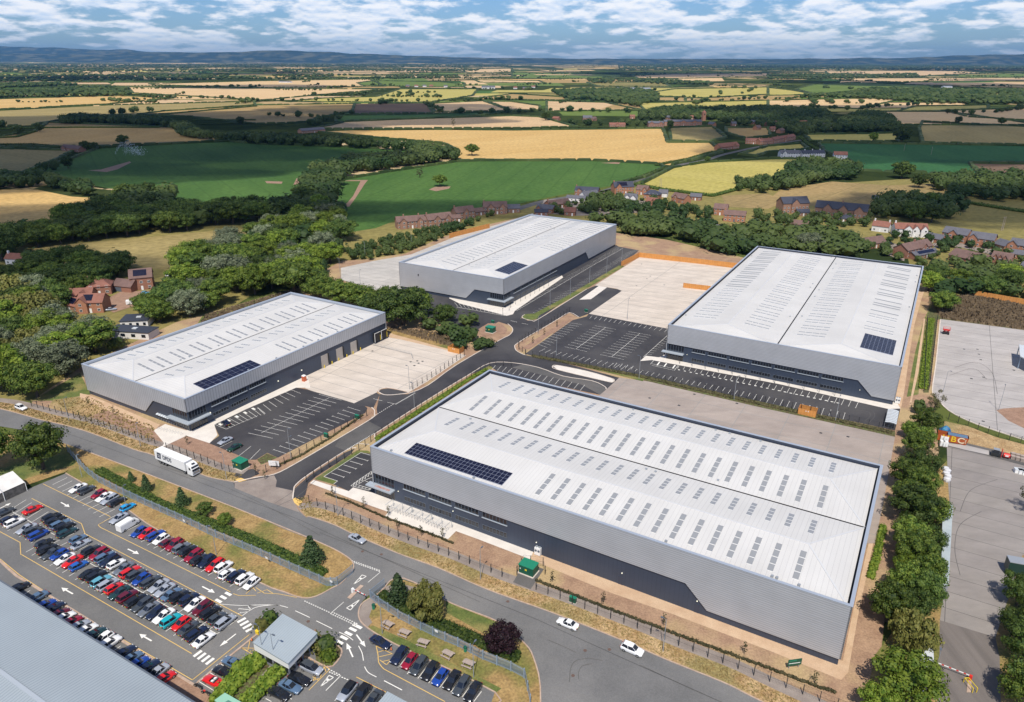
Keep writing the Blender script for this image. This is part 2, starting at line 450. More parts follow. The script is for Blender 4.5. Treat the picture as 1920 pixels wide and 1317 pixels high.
M['sill'] = paint('sill', (0.36, 0.40, 0.44), 0.4)
M['pv'] = paint('pv', (0.008, 0.009, 0.026), 0.25, spec=0.5)
M['pv_line'] = paint('pv_line', (0.28, 0.31, 0.40), 0.4)
M['dead_weeds'] = mat('dead_weeds', (.15, .105, .06), (.22, .16, .095), .5, 5, .95)
M['door'] = striped('door', (0.40, 0.36, 0.32), (0.30, 0.27, 0.245), 2, 0.5, 0.12, 0.5, nscale=0.5)
M['black'] = paint('black', (0.012, 0.012, 0.014), 0.6)
M['rubber'] = paint('rubber', (0.02, 0.02, 0.02), 0.9)
M['metal'] = paint('metal', (0.42, 0.43, 0.44), 0.35, 0.7)
M['galv'] = paint('galv', (0.38, 0.41, 0.44), 0.45, 0.4)
M['post_dark'] = paint('post_dark', (0.025, 0.028, 0.03), 0.5)
M['yellow'] = paint('yellow', (0.75, 0.55, 0.03), 0.5)
M['white'] = paint('white', (0.78, 0.78, 0.76), 0.45)
M['green_box'] = paint('green_box', (0.012, 0.20, 0.115), 0.4)
M['green_dark'] = paint('green_dark', (0.008, 0.085, 0.05), 0.45)
M['timber'] = striped('timber', (0.58, 0.255, 0.065), (0.36, 0.15, 0.04), 0, 0.9, 0.06, 0.7, nscale=0.6, noise_c=0.88)
M['red'] = paint('red', (0.60, 0.03, 0.02), 0.45)
M['blue_fence'] = paint('blue_fence', (0.30, 0.38, 0.47), 0.45, 0.3)
M['bench'] = mat('bench', (0.30, 0.24, 0.20), (0.40, 0.33, 0.28), 3, 4, 0.8)
M['lamp_on'] = paint('lamp_on', (0.9, 0.88, 0.7), 0.4, emit=0.5)
# ------------------------------------------------------------------ the ground and what is laid on it
def flat(name, m, pts, z, kind='structure', label=None):
    """level sheet over a plan polygon given in metres"""
    bm = bmesh.new()
    vs = [bm.verts.new((p[0], p[1], z)) for p in pts]
    f = bm.faces.new(vs)
    bm.normal_update()
    if f.normal.z < 0: f.normal_flip()
    bmesh.ops.triangulate(bm, faces=[f])
    me = bpy.data.meshes.new(name); bm.to_mesh(me); bm.free()
    me.materials.append(m)
    o = bpy.data.objects.new(name, me); C.objects.link(o)
    return tag(o, label, None, None, kind)


_cnt = [0]


def lv(k):
    _cnt[0] += 1
    return 0.008 * k + 0.00005 * _cnt[0]


def sheet(name, mk, pix, lvl, **kw):
    return flat(name, M[mk] if isinstance(mk, str) else mk, [at(*p) for p in pix], lv(lvl), **kw)


def smooth(pts, n=4):
    """round a polyline off (open Catmull-Rom)"""
    P = [Vector(p) for p in pts]; out = []
    for i in range(len(P) - 1):
        a = P[max(0, i - 1)]; b = P[i]; c = P[i + 1]; d = P[min(len(P) - 1, i + 2)]
        for k in range(n):
            t = k / n
            out.append(0.5 * ((2 * b) + (c - a) * t + (2 * a - 5 * b + 4 * c - d) * t * t + (3 * b - a - 3 * c + d) * t ** 3))
    out.append(P[-1])
    return out


def offset(P, d):
    out = []
    for i, p in enumerate(P):
        a = P[max(0, i - 1)]; b = P[min(len(P) - 1, i + 1)]
        t = (b - a); t.z = 0; t.normalize()
        out.append(Vector((p.x - t.y * d, p.y + t.x * d, 0)))
    return out


def ribbon(name, mk, P, o0, o1, z, top=None, **kw):
    """strip between two offsets of a polyline; with `top` a raised kerb"""
    A = offset(P, o0); B = offset(P, o1); mb = MB()
    z1 = top if top is not None else z
    for i in range(len(P) - 1):
        mb.quad((A[i].x, A[i].y, z1), (A[i + 1].x, A[i + 1].y, z1), (B[i + 1].x, B[i + 1].y, z1), (B[i].x, B[i].y, z1))
        if top is not None:
            mb.quad((A[i].x, A[i].y, 0), (A[i + 1].x, A[i + 1].y, 0), (A[i + 1].x, A[i + 1].y, z1), (A[i].x, A[i].y, z1))
            mb.quad((B[i].x, B[i].y, 0), (B[i + 1].x, B[i + 1].y, 0), (B[i + 1].x, B[i + 1].y, z1), (B[i].x, B[i].y, z1))
    o = mb.obj(name, M[mk])
    return tag(o, kw.get('label'), None, None, 'structure')


def kerb(pix, mk='kerb', wd=0.3, n=3, h=0.21):
    P = smooth([at(*p) for p in pix], n) if n > 1 else [at(*p) for p in pix]
    ribbon('kerb', mk, P, -wd / 2, wd / 2, 0, top=h)


# far ground: dark wooded and green land, mottled
def far_ground():
    m, t, b = base_mat('far_land')
    b.inputs['Roughness'].default_value = 1.0
    b.inputs['Specular IOR Level'].default_value = 0.0
    tc = N(t, 'ShaderNodeTexCoord')
    mp = N(t, 'ShaderNodeMapping'); mp.inputs['Rotation'].default_value = (0, 0, 0.5); mp.inputs['Scale'].default_value = (1, 0.8, 1)
    L(t, tc.outputs['Object'], mp.inputs[0])
    nz = N(t, 'ShaderNodeTexNoise'); nz.inputs['Scale'].default_value = 0.0012; nz.inputs['Detail'].default_value = 3
    L(t, mp.outputs[0], nz.inputs['Vector'])
    v = N(t, 'ShaderNodeVectorMath', operation='MULTIPLY_ADD')
    L(t, nz.outputs['Color'], v.inputs[0]); v.inputs[1].default_value = (500, 500, 0); L(t, mp.outputs[0], v.inputs[2])
    vo = N(t,'ShaderNodeTexVoronoi',feature='F1',distance='CHEBYCHEV'); vo.inputs['Scale'].default_value = 0.0030; vo.inputs['Randomness'].default_value = 0.8
    L(t, v.outputs[0], vo.inputs['Vector'])
    sp = N(t, 'ShaderNodeSeparateColor'); L(t, vo.outputs['Color'], sp.inputs[0])
    cr = N(t, 'ShaderNodeValToRGB'); cr.color_ramp.interpolation = 'CONSTANT'
    e = cr.color_ramp.elements
    e[0].position = 0; e[0].color = (0.045, 0.062, 0.02, 1)
    e[1].position = 0.30; e[1].color = (0.10, 0.12, 0.035, 1)
    for p,c in ((0.42,(0.06,0.10,0.03)),(0.52,(0.40,0.29,0.15)),(0.64,(0.035,0.05,0.018)),(0.74,(0.20,0.18,0.08)),(0.82,(0.46,0.35,0.20)),(0.91,(0.05,0.065,0.025))):
        q = e.new(p); q.color = rgb(c)
    L(t, sp.outputs[0], cr.inputs['Fac'])
    n2 = N(t,'ShaderNodeTexNoise'); n2.inputs['Scale'].default_value = 0.006; n2.inputs['Detail'].default_value = 6; n2.inputs['Roughness'].default_value = 0.7
    L(t, tc.outputs['Object'], n2.inputs['Vector'])
    r = N(t, 'ShaderNodeMapRange'); r.inputs['From Min'].default_value = 0.50; r.inputs['From Max'].default_value = 0.53
    L(t, n2.outputs['Fac'], r.inputs['Value'])
    y = N(t, 'ShaderNodeMix', data_type='RGBA'); L(t, r.outputs[0], y.inputs['Factor'])
    L(t, cr.outputs['Color'], y.inputs['A']); y.inputs['B'].default_value = (0.028, 0.042, 0.016, 1)
    L(t, y.outputs['Result'], b.inputs['Base Color'])
    return m


FARLAND = far_ground()
mb = MB()
S_ = 45000
mb.quad((-S_, -3000, -0.02), (S_, -3000, -0.02), (S_, S_, -0.02), (-S_, S_, -0.02))
tag(mb.obj('ground', FARLAND), kind='structure')

# ---- fields
FC = dict(gold=((0.50,0.325,0.12),(0.56,0.38,0.155)),stub=((0.55,0.375,0.19),(0.62,0.44,0.235)),pale=((0.50,0.345,0.19),(0.57,0.40,0.225)),
          tan=((0.32,0.215,0.085),(0.39,0.27,0.115)),crop=((0.050,0.110,0.026),(0.075,0.145,0.034)),dkcrop=((0.028,0.095,0.034),(0.040,0.12,0.042)),
          olive=((0.19,0.165,0.055),(0.25,0.21,0.075)),lime=((0.37,0.32,0.085),(0.44,0.375,0.12)),green=((0.10,0.15,0.03),(0.14,0.19,0.045)),
          brown=((0.13,0.085,0.055),(0.18,0.12,0.08)),moor=((0.20,0.16,0.07),(0.34,0.24,0.11)),dull=((0.26,0.205,0.082),(0.33,0.26,0.11)))
_fm = {}


def field_mat(kind, ang):
    k = (kind, round(ang, 1))
    if k in _fm: return _fm[k]
    c1, c2 = FC[kind]
    m, t, b = base_mat('field_' + kind)
    b.inputs['Roughness'].default_value = 0.95; b.inputs['Specular IOR Level'].default_value = 0.1
    tc = N(t, 'ShaderNodeTexCoord'); mp = N(t, 'ShaderNodeMapping'); mp.inputs['Rotation'].default_value = (0, 0, ang)
    L(t, tc.outputs['Object'], mp.inputs[0])
    n = N(t,'ShaderNodeTexNoise'); n.inputs['Scale'].default_value = 0.02; n.inputs['Detail'].default_value = 9; n.inputs['Roughness'].default_value = 0.65
    mps = N(t, 'ShaderNodeMapping'); mps.inputs['Scale'].default_value = (1, 0.25, 1); L(t, mp.outputs[0], mps.inputs[0])
    L(t, mps.outputs[0], n.inputs['Vector'])
    r = N(t, 'ShaderNodeMapRange'); r.inputs['From Min'].default_value = 0.35; r.inputs['From Max'].default_value = 0.65
    L(t, n.outputs['Fac'], r.inputs['Value'])
    x = N(t,'ShaderNodeMix',data_type='RGBA'); L(t,r.outputs[0],x.inputs['Factor']); x.inputs['A'].default_value = rgb(c1); x.inputs['B'].default_value = rgb(c2)
    # tramlines left by the sprayer
    sp = N(t, 'ShaderNodeSeparateXYZ'); L(t, mp.outputs[0], sp.inputs[0])
    dv = N(t, 'ShaderNodeMath', operation='DIVIDE'); dv.inputs[1].default_value = 24.0; L(t, sp.outputs[0], dv.inputs[0])
    fr = N(t, 'ShaderNodeMath', operation='FRACT'); L(t, dv.outputs[0], fr.inputs[0])
    lt = N(t, 'ShaderNodeMath', operation='LESS_THAN'); lt.inputs[1].default_value = 0.06; L(t, fr.outputs[0], lt.inputs[0])
    sc_ = N(t, 'ShaderNodeMath', operation='MULTIPLY'); L(t, lt.outputs[0], sc_.inputs[0]); sc_.inputs[1].default_value = 0.30
    y = N(t, 'ShaderNodeMix', data_type='RGBA'); L(t, sc_.outputs[0], y.inputs['Factor']); L(t, x.outputs['Result'], y.inputs['A'])
    y.inputs['B'].default_value = (c1[0] * 0.6, c1[1] * 0.62, c1[2] * 0.6, 1)
    # fine crop texture
    nf = N(t, 'ShaderNodeTexNoise'); nf.inputs['Scale'].default_value = 0.25; nf.inputs['Detail'].default_value = 5
    L(t, mp.outputs[0], nf.inputs['Vector'])
    rf = N(t,'ShaderNodeMapRange'); rf.inputs['From Min'].default_value = 0.3; rf.inputs['From Max'].default_value = 0.7; rf.inputs['To Min'].default_value = 0.8; rf.inputs['To Max'].default_value = 1.2
    L(t, nf.outputs['Fac'], rf.inputs['Value'])
    u = N(t, 'ShaderNodeMix', data_type='RGBA', blend_type='MULTIPLY'); u.inputs['Factor'].default_value = 1
    L(t, y.outputs['Result'], u.inputs['A']); L(t, rf.outputs[0], u.inputs['B'])
    L(t, u.outputs['Result'], b.inputs['Base Color'])
    _fm[k] = m
    return m


FIELDS = [
    ('olive', .3, [(-200, 760), (-200, 430), (0, 430), (60, 425), (480, 400), (560, 500), (300, 660), (60, 752)]),
    ('olive',1.2,[(480,430),(640,430),(960,390),(1200,350),(1300,360),(1960,320),(2200,700),(1745,720),(1700,470),(1100,430),(640,500),(480,500)]),
    ('gold',.9,[(960,245),(1243,241.6),(1252,268),(1333,268),(1353,285.5),(1260,310.5),(1235,308),(1110,301.7),(857,301.7),(853,280),(831,270),(715,260),(588,247.5),(700,243)]),
    ('crop',.2,[(856,304),(900,302.5),(1110,302),(1235,308.5),(1247,315),(1205,334),(1150,348),(1050,366),(960,385),(743,413),(705,428),(630,440),(625,398),(635,367),(640,338),(730,323)]),
    ('crop',2.6,[(480,271),(600,274),(780,283),(778,295),(730,305),(650,306),(593,321),(563,348),(550,383),(545,392),(476,402),(400,407),(288,402),(333,377),(333,373),(230,358),(175,348),(50,333),(45,328),(140,296),(185,278),(240,275.5),(426,265.5)]),
    ('gold', .5, [(-60, 356), (70, 356), (135, 369), (220, 374), (215, 392), (175, 400), (120, 407), (32, 440), (-60, 447)]),
    ('dull',.8,[(60,465),(225,450),(480,426),(530,422),(520,430),(480,440),(363,463),(330,490),(320,507),(245,500),(175,480),(100,488),(62,480)]),
    ('olive', .8, [(-50, 513), (62.6, 510), (47.6, 528), (-50, 532)]),
    ('tan',.1,[(90,230),(310,239),(326,240),(336,250),(426,263),(376,268),(240,273),(113,276.7),(-60,275.4),(-60,264),(65,248)]),
    ('dull', 2.2, [(-60, 278), (140, 283), (100, 303), (45, 325.5), (-60, 331)]),
    ('gold', 1.3, [(-60, 188), (225, 180), (325, 185), (200, 196.5), (-60, 209)]),
    ('dull', 1.3, [(-60, 211), (200, 198), (476, 191), (480, 200), (310, 215), (120, 225), (60, 235), (-60, 240)]),
    ('tan', .6, [(480, 198), (665, 195), (660, 210), (600, 220), (580, 228), (555, 231), (480, 233), (363, 220), (258, 215), (310, 209)]),
    ('stub', .6, [(240, 164), (480, 166.5), (723, 168), (605, 178), (480, 190), (480, 188), (250, 175)]),
    ('stub', 2, [(280, 158), (480, 152.7), (693, 149), (723, 162.7), (480, 165), (290, 160)]),
    ('lime', 2, [(605, 185), (705, 182), (750, 167.7), (896, 167.7), (886, 180), (805, 192.8), (537, 191.5)]),
    ('brown', 1, [(665, 195), (800, 194), (813, 213), (660, 214)]),
    ('crop', 1, [(630, 217), (813, 214), (960, 210), (880, 219), (630, 230)]),
    ('pale', 1.5, [(585, 243), (655, 228), (960, 218), (1012, 220), (1082, 239), (960, 241.6), (700, 242)]),
    ('pale', .4, [(805, 195), (906, 190), (960, 209), (886, 210), (816, 210)]),
    ('pale', .4, [(960, 191.5), (1012, 199), (1012, 207.6), (960, 208), (915, 191)]),
    ('pale', 2.4, [(1025, 190), (1135, 193), (1200, 206.5), (1025, 210)]),
    ('lime', 1.8, [(1195, 194), (1440, 189), (1440, 208), (1336, 210), (1210, 208)]),
    ('lime', .8, [(1263, 167.7), (1440, 164), (1440, 177.7), (1311, 185), (1195, 178)]),
    ('tan', .8, [(1235, 183), (1285, 183), (1285, 190), (1235, 190)]),
    ('tan', .8, [(960, 176.5), (1060, 183), (1062, 189), (890, 186)]),
    ('pale', .8, [(1185, 142.7), (1273, 139), (1440, 137.7), (1440, 144), (1285, 147.7), (1198, 147.7)]),
    ('green', .8, [(960, 136), (1185, 141), (1135, 147.7), (960, 147.7)]),
    ('dull', 2.9, [(1255, 240), (1336, 238), (1361, 258), (1331, 266.7), (1258, 265)]),
    ('tan', 2.9, [(1361, 240), (1440, 240), (1445, 256), (1396, 260), (1362, 250)]),
    ('lime',2.2,[(1203,345.6),(1260,315.5),(1323,305.5),(1440,299),(1540,298),(1515,310),(1472,323),(1455,333),(1400,350),(1336,368),(1210,353)]),
    ('lime', .2, [(1386, 290.5), (1440, 275), (1502, 270), (1515, 280), (1502, 282), (1440, 285.5), (1416, 294)]),
    ('dkcrop',.2,[(1535,269),(1960,274.5),(1960,307),(1818,306.7),(1838,330.6),(1740,325.5),(1615,320.5),(1590,300.5),(1547,285.5)]),
    ('lime', .9, [(1507, 253), (1625, 251.6), (1690, 250), (1680, 266.7), (1520, 265)]),
    ('stub', .9, [(1628, 210), (1773, 210), (1960, 236), (1728, 235), (1678, 235), (1660, 225)]),
    ('dull', .3, [(1730, 228), (1800, 232), (1960, 240), (1960, 273.5), (1730, 268), (1723, 240)]),
    ('stub', .3, [(1773, 208), (1960, 203), (1960, 228), (1815, 220)]),
    ('stub', .7, [(1440, 189), (1628, 185), (1685, 187.7), (1610, 205), (1522, 200), (1440, 208)]),
    ('green', .7, [(1492, 167.7), (1525, 159), (1600, 155), (1748, 161), (1740, 166), (1580, 172.7), (1530, 177.7)]),
    ('lime', .7, [(1440, 165), (1485, 170), (1530, 178), (1440, 180)]),
    ('pale', .7, [(1547, 134), (1785, 132.6), (1851, 137.6), (1715, 144), (1560, 143)]),
    ('pale', .7, [(1540, 147.7), (1960, 146), (1960, 152), (1690, 154), (1595, 152.5)]),
    ('lime', .7, [(1715, 200), (1853, 197.8), (1853, 205), (1738, 210), (1680, 210)]),
    ('moor', .7, [(1465, 355), (1560, 340.6), (1665, 348), (1815, 343), (1780, 373), (1640, 386), (1515, 386), (1440, 375)]),
    ('moor', .7, [(1353, 367), (1440, 363), (1470, 380), (1440, 392), (1361, 388)]),
    ('olive', .7, [(1805, 397), (1853, 382), (1960, 380), (1960, 395), (1908, 395), (1815, 410)]),
    ('olive', .7, [(1851, 430), (1960, 412), (1960, 445)]),
    ('brown', .7, [(1818, 306.7), (1960, 309), (1960, 331), (1841, 329)]),
    ('green', .4, [(-50, 137), (27, 136.5), (82, 143), (70, 150), (-50, 157)]),
    ('olive', .4, [(1100, 155), (1240, 155), (1260, 163), (1120, 162)]),
    ('green', .4, [(670, 156), (700, 152), (820, 154), (872, 158), (870, 164), (760, 163), (680, 161)]),
    ('stub', .4, [(855, 131), (960, 129), (960, 136), (880, 137)]),
    ('stub', .4, [(890, 150.5), (1010, 152), (1022, 156.5), (900, 155)]),
]
for i, (k, a, pts) in enumerate(FIELDS):
    o = sheet('field', field_mat(k, a), pts, 1 + (i % 7) * 0.5 if i > 1 else 0.3 + 0.3 * i)
random.seed(5)
for i in range(130):           # smaller fields between the large ones
    y = 132 + 78 * random.random() ** 1.2; x = random.uniform(-80,2000); s_ = (y - 104) / 60; ln = random.uniform(60,220) * (.6 + s_ * .5); h = random.uniform(1.6,4.2) * (.5 + s_ * 1.2)
    sheet('field',field_mat(random.choice(['stub','green','lime','pale','olive','tan','olive','crop','gold','green']),random.choice((.4,1.2))),[(x,y),(x + ln,y + random.uniform(-.6,.6)),(x + ln * 1.06,y + h),(x + ln * random.uniform(-.15,.1),y + h * random.uniform(.8,1.1))],.05 + .01 * (i % 9))
# further off the land is seen edge-on: long pale and green strips of field
random.seed(11)
for i in range(150):
    y = 113.6 + 32 * random.random() ** 1.25
    x = random.uniform(-80, 2000)
    if y > 134 and 1150 < x < 1900: continue
    ln = random.uniform(20, 130) * (0.5 + (y - 112) / 40)
    h = random.uniform(0.5, 1.3) * (0.4 + (y - 112) / 22)
    sl = random.uniform(-0.02, 0.02)
    k = random.choice(['stub', 'pale', 'stub', 'gold', 'green', 'lime', 'stub', 'pale'])
    sheet('field',field_mat(k,0.4),[(x,y),(x + ln,y + sl * ln),(x + ln * 1.1,y + h + sl * ln),(x + ln * random.uniform(-.2,.2),y + h)],5 + 0.8 * (i % 9) + 8)

# ---- bare tracks and patches in the green fields
for pts in ([(660, 338), (690, 338), (684, 345), (668, 370), (655, 388), (632, 388), (632, 384), (650, 382), (662, 368), (676, 340), (640, 340)],
            [(592, 321), (566, 335), (560, 346), (550, 347), (556, 335), (585, 322)], [(497, 340), (530, 341), (528, 345), (500, 344)],
            [(165, 320), (190, 318), (243, 303), (246, 305), (220, 318), (200, 323)], [(290, 402), (330, 377), (346, 374), (340, 383), (310, 398)],
            [(804, 356), (815, 351), (845, 350), (842, 354), (818, 359)], [(1125, 306), (1165, 304), (1160, 308)]):
    sheet('dirt_track', 'soil_pink', pts, 6)

# ---- the estate: made ground first, then surfaces
sheet('earth','soil',[(60,752),(150,690),(330,605),(545,543),(600,512),(640,490),(690,486),(760,476),(830,445),(900,425),(1010,400),(1155,437),(1250,450),(1330,468),(1395,484),
                        (1500,480),(1740,500),(1755,560),(1775,640),(1750,740),(1760,850),(1700,1000),(1660,1150),(1640,1330),(1640,1500),(1300,1500),(960,1170),(600,1000),(550,960),(440,925),(370,905),(60,785)],7)
sheet('scrub_bank', 'scrub', [(1742, 560), (1775, 555), (1830, 552), (1960, 585), (1960, 626), (1763, 600), (1740, 600)], 8)
sheet('meadow', 'grass', [(60, 752), (150, 700), (170, 740), (100, 752)], 8)
sheet('meadow', 'grass', [(380, 592), (545, 543), (560, 548), (360, 625)], 8)
sheet('meadow', 'dry_grass', [(725, 615), (800, 622), (880, 640), (870, 660), (800, 648), (725, 630)], 8)
sheet('dry_bank', 'verge', [(100, 750), (165, 742), (290, 800), (285, 830), (230, 820), (150, 790), (85, 772)], 8)
sheet('sand_strip', 'sand', [(150, 738), (170, 742), (300, 797), (290, 808), (150, 748)], 9)
sheet('sand_strip', 'sand', [(724, 622), (740, 628), (840, 655), (872, 664), (852, 668), (724, 636)], 9)
sheet('sand_strip', 'sand', [(1725, 500), (1747, 510), (1728, 560), (1714, 611), (1705, 666), (1695, 737), (1688, 772), (1676, 762), (1690, 690)], 9)
sheet('green_strip', 'grass', [(1752, 560), (1736, 600), (1728, 680), (1722, 740), (1700, 745), (1716, 660), (1732, 600)], 9)
sheet('green_strip', 'shrub_bed', [(1757, 598), (1741, 737), (1731, 737), (1738, 598)], 10)
sheet('worn_track', 'sand', [(1732, 598), (1735, 598), (1722, 700), (1708, 760), (1705, 760), (1716, 700)], 10)
sheet('sand_strip','sand',[(985,1030),(1580,1240),(1598,1152),(1640,970),(1650,966),(1637,1020),(1608,1160),(1590,1262),(1577,1276),(1440,1220),(1260,1152),(1144,1112),(1023,1062),(985,1045)],9)
sheet('green_strip', 'shrub_bed', [(1650, 985), (1660, 985), (1640, 1080), (1630, 1075)], 10)

# ---- public road, its verge, footway
RU1 = smooth([at(*p) for p in [(-60, 762), (0, 768), (75, 788), (130, 801), (175, 815), (250, 844), (288, 855), (375, 890), (400, 898), (438, 905)]])
RU2 = smooth([at(*p) for p in [(549,937),(556,952),(573,970),(583,971),(627,986),(664,1004),(743,1038),(822,1067),(901,1102),(960,1124),(1039,1152),(1165,1202),(1250,1239),(1355,1281),(1413,1310),(1500,1352),(1600,1400)]])
road = RU1 + [at(440, 916), at(500, 938)] + RU2
lower = [at(*p) for p in [(1620,1500),(1200,1500),(1013,1400),(1014,1286),(1010,1260),(1000,1233),(984,1207),(960,1183),(938,1168),(870,1141),(833,1125),(791,1099),(743,1083),(712,1105),(690,1118),(680,1128),
                          (622,1104),(640,1085),(662,1070),(662,1055),(643,1041),(601,1020),(533,994),(480,969),(376,928),(250,880),(170,850),(120,832),(60,810),(-60,790)]]
flat('road', M['tarmac_old'], road + lower, lv(10))
for RU in (RU1, RU2[9:]):
    ribbon('verge', 'verge', RU, 0.2, 4.2, lv(12))
    ribbon('pavement', 'path', RU, 4.2, 6.9, lv(13))
    ribbon('kerb', 'kerb_old', RU, 0.0, 0.22, 0, top=0.21)
flat('earth', M['soil_pink'], offset(RU1, 6.9)[12:-6] + offset(RU1, 13)[12:-6][::-1], lv(8))

# ---- car park of the works, and grass round it
sheet('car_park','tarmac_old',[(-80,985),(0,943),(47,920),(122,889),(160,910),(208,935),(250,965),(300,998),(480,1091),(533,1112),(567,1123),(593,1120),(622,1104),(680,1128),(672,1144),(672,1162),
                                 (688, 1178), (743, 1210), (928, 1299), (917, 1330), (900, 1420), (-80, 1420)], 9)
for pts in ([(-80, 960), (0, 920), (45, 912), (122, 886), (160, 862), (150, 842), (120, 832), (-80, 800)],):
    sheet('lawn', 'dry_grass', pts, 8)
sheet('lawn', 'grass', [(-60, 890), (40, 870), (130, 850), (150, 870), (90, 885), (30, 905), (-60, 925)], 9)
G1 = [(120,832),(170,850),(250,880),(376,928),(480,969),(533,993),(601,1019),(643,1040),(661,1055),(661,1070),(640,1094),(622,1104),(593,1119),(567,1122),(533,1111),(480,1090),(300,997),(250,964),(208,934),(160,909),(123,888),(150,860)]
sheet('grass_island', 'dry_grass', G1, 11)
G2 = [(743,1084),(791,1100),(833,1126),(870,1142),(938,1169),(960,1184),(984,1208),(1000,1234),(1010,1261),(1013,1288),(1012,1400),(905,1400),(917,1330),(928,1299),(743,1210),(690,1179),(674,1162),(673,1145),(682,1130),(712,1112)]
sheet('grass_island', 'dry_grass', G2, 11)
sheet('lush_strip', 'grass', [(690, 1178), (700, 1174), (760, 1200), (940, 1292), (930, 1300), (743, 1210)], 12)
sheet('lush_strip', 'grass', [(835, 1128), (870, 1143), (938, 1170), (930, 1200), (900, 1185), (838, 1150)], 12)
sheet('path','path',[(682,1130),(700,1118),(712,1105),(743,1094),(783,1103),(775,1112),(735,1110),(716,1122),(704,1134),(696,1146),(692,1158),(698,1168),(688,1178),(674,1162),(673,1145)],13)
sheet('earth', 'soil_pink', [(313, 842), (350, 818), (392, 833), (468, 863), (480, 868), (470, 880), (436, 888), (376, 865)], 10)
kerb([(123,888),(160,909),(208,934),(250,964),(300,997),(480,1090),(533,1111),(567,1122),(593,1119),(622,1104),(640,1094),(661,1070),(661,1055),(643,1040),(601,1019),(480,969),(376,928),(250,880),(170,850)],'kerb_old',0.25)
kerb([(917,1330),(928,1299),(743,1210),(690,1179),(674,1162),(673,1145),(682,1130),(712,1112),(743,1084),(791,1100),(833,1126),(870,1142),(938,1169),(984,1208),(1000,1234),(1013,1288),(1012,1400)],'kerb_old',0.25)
# kerbed brick-edged walk between the works car park and the bays under the building
kerb([(0, 1052), (30, 1080), (60, 1098), (364, 1286)], 'kerb_old', 0.5, 2)
kerb([(364, 1286), (480, 1192), (486, 1188)], 'kerb_old', 0.4, 2)
sheet('walk', 'soil_pink', [(315, 1283), (330, 1262), (364, 1286), (420, 1320), (440, 1340), (390, 1340)], 12)
sheet('walk', 'path', [(430, 1330), (468, 1290), (495, 1262), (510, 1245), (520, 1250), (495, 1290), (450, 1340)], 12)
sheet('planting_bed', 'shrub_bed', [(393, 1330), (430, 1285), (480, 1240), (520, 1228), (536, 1245), (500, 1300), (460, 1340)], 11)
sheet('walk', 'soil_pink', [(508, 1262), (560, 1212), (592, 1180), (600, 1196), (556, 1237), (535, 1262)], 12)
sheet('planting_bed', 'shrub_bed', [(592, 1180), (610, 1200), (640, 1216), (636, 1236), (616, 1252), (592, 1240)], 13)
kerb([(600, 1196), (618, 1202), (640, 1218), (636, 1236), (616, 1252), (575, 1232)], 'kerb_old', 0.3)

# ---- the estate road
EL = [(438,906),(480,897),(515,890),(555,870),(640,820),(698,785),(708,778),(706,768),(712,740),(765,740),(803,723),(856,685),(938,638),(954,630),(961,622),(960,615),(952,606),(979,597),(990,602),(1008,600),
      (1063,566),(1100,543),(1118,536),(1158,543),(1166,546),(1104,589),(1085,596),(1068,587),(1048,598),(1023,613),(985,635),(967,647),(965,651),(968,658),(978,664),(987,667),(1060,682),(1161,709),(1138,731),(1125,741),
      (940,702),(925,692),(918,690),(880,703),(806,748),(713,808),(703,814),(650,845),(580,890),(555,910),(551,920),(549,936),(500,938),(440,916)]
sheet('road', 'tarmac', EL, 12)
sheet('road', 'path', [(440, 906), (482, 899), (514, 892), (519, 902), (517, 914), (549, 921), (549, 936), (562, 962), (500, 941), (440, 916)], 13)
sheet('road', 'tarmac_mid', [(640, 820), (690, 790), (715, 803), (680, 826), (648, 846), (628, 838)], 13)
sheet('pavement','tarmac',[(549,937),(553,917),(580,893),(648,849),(665,842),(657,853),(592,895),(578,907),(573,928),(566,940)],14)
sheet('pavement','tarmac_mid',[(960,690),(985,683),(1010,690),(1055,706),(1110,715),(1133,727),(1136,731),(1125,741),(1090,722),(960,690)],14)
sheet('tactile_paving', 'yellow_paint', [(549, 937), (553, 934), (568, 941), (560, 950), (552, 944)], 15)
sheet('tactile_paving', 'yellow_paint', [(440, 900), (452, 897), (463, 901), (448, 905)], 15)
kerb([(438, 905), (480, 896), (515, 890), (555, 870), (640, 820), (698, 785), (702, 778), (702, 770), (697, 765)])
kerb([(709, 735), (714, 730), (728, 728), (750, 732), (766, 737), (740, 741), (720, 741), (709, 735)])
kerb([(766, 739), (803, 723), (856, 685), (938, 638), (954, 630), (961, 622), (960, 615), (952, 608)])
kerb([(1100, 543), (1063, 566), (1008, 600), (998, 602), (982, 598), (979, 594), (984, 591)])
kerb([(1086, 596), (1068, 587), (1048, 598), (1023, 613), (985, 635), (967, 647), (965, 651), (968, 658), (978, 664), (987, 667)])
kerb([(549, 937), (551, 920), (555, 910), (580, 890), (650, 845), (668, 841)])
kerb([(703,826),(703,814),(713,808),(806,748),(880,703),(918,682),(960,681),(1010,690),(1055,706),(1110,715),(1134,726),(1136,731)])
sheet('traffic_island', 'pave', [(1036, 687.6), (1045, 686), (1100, 697), (1145, 710), (1151.6, 714), (1148, 717.6), (1133, 715), (1045, 694)], 22)
kerb([(1036, 687.6), (1045, 686), (1100, 697), (1145, 710), (1151.6, 714), (1148, 717.6), (1133, 715), (1045, 694), (1036, 687.6)])
sheet('traffic_island', 'pave', [(1086, 563), (1108, 562), (1138, 540), (1123, 537)], 22)

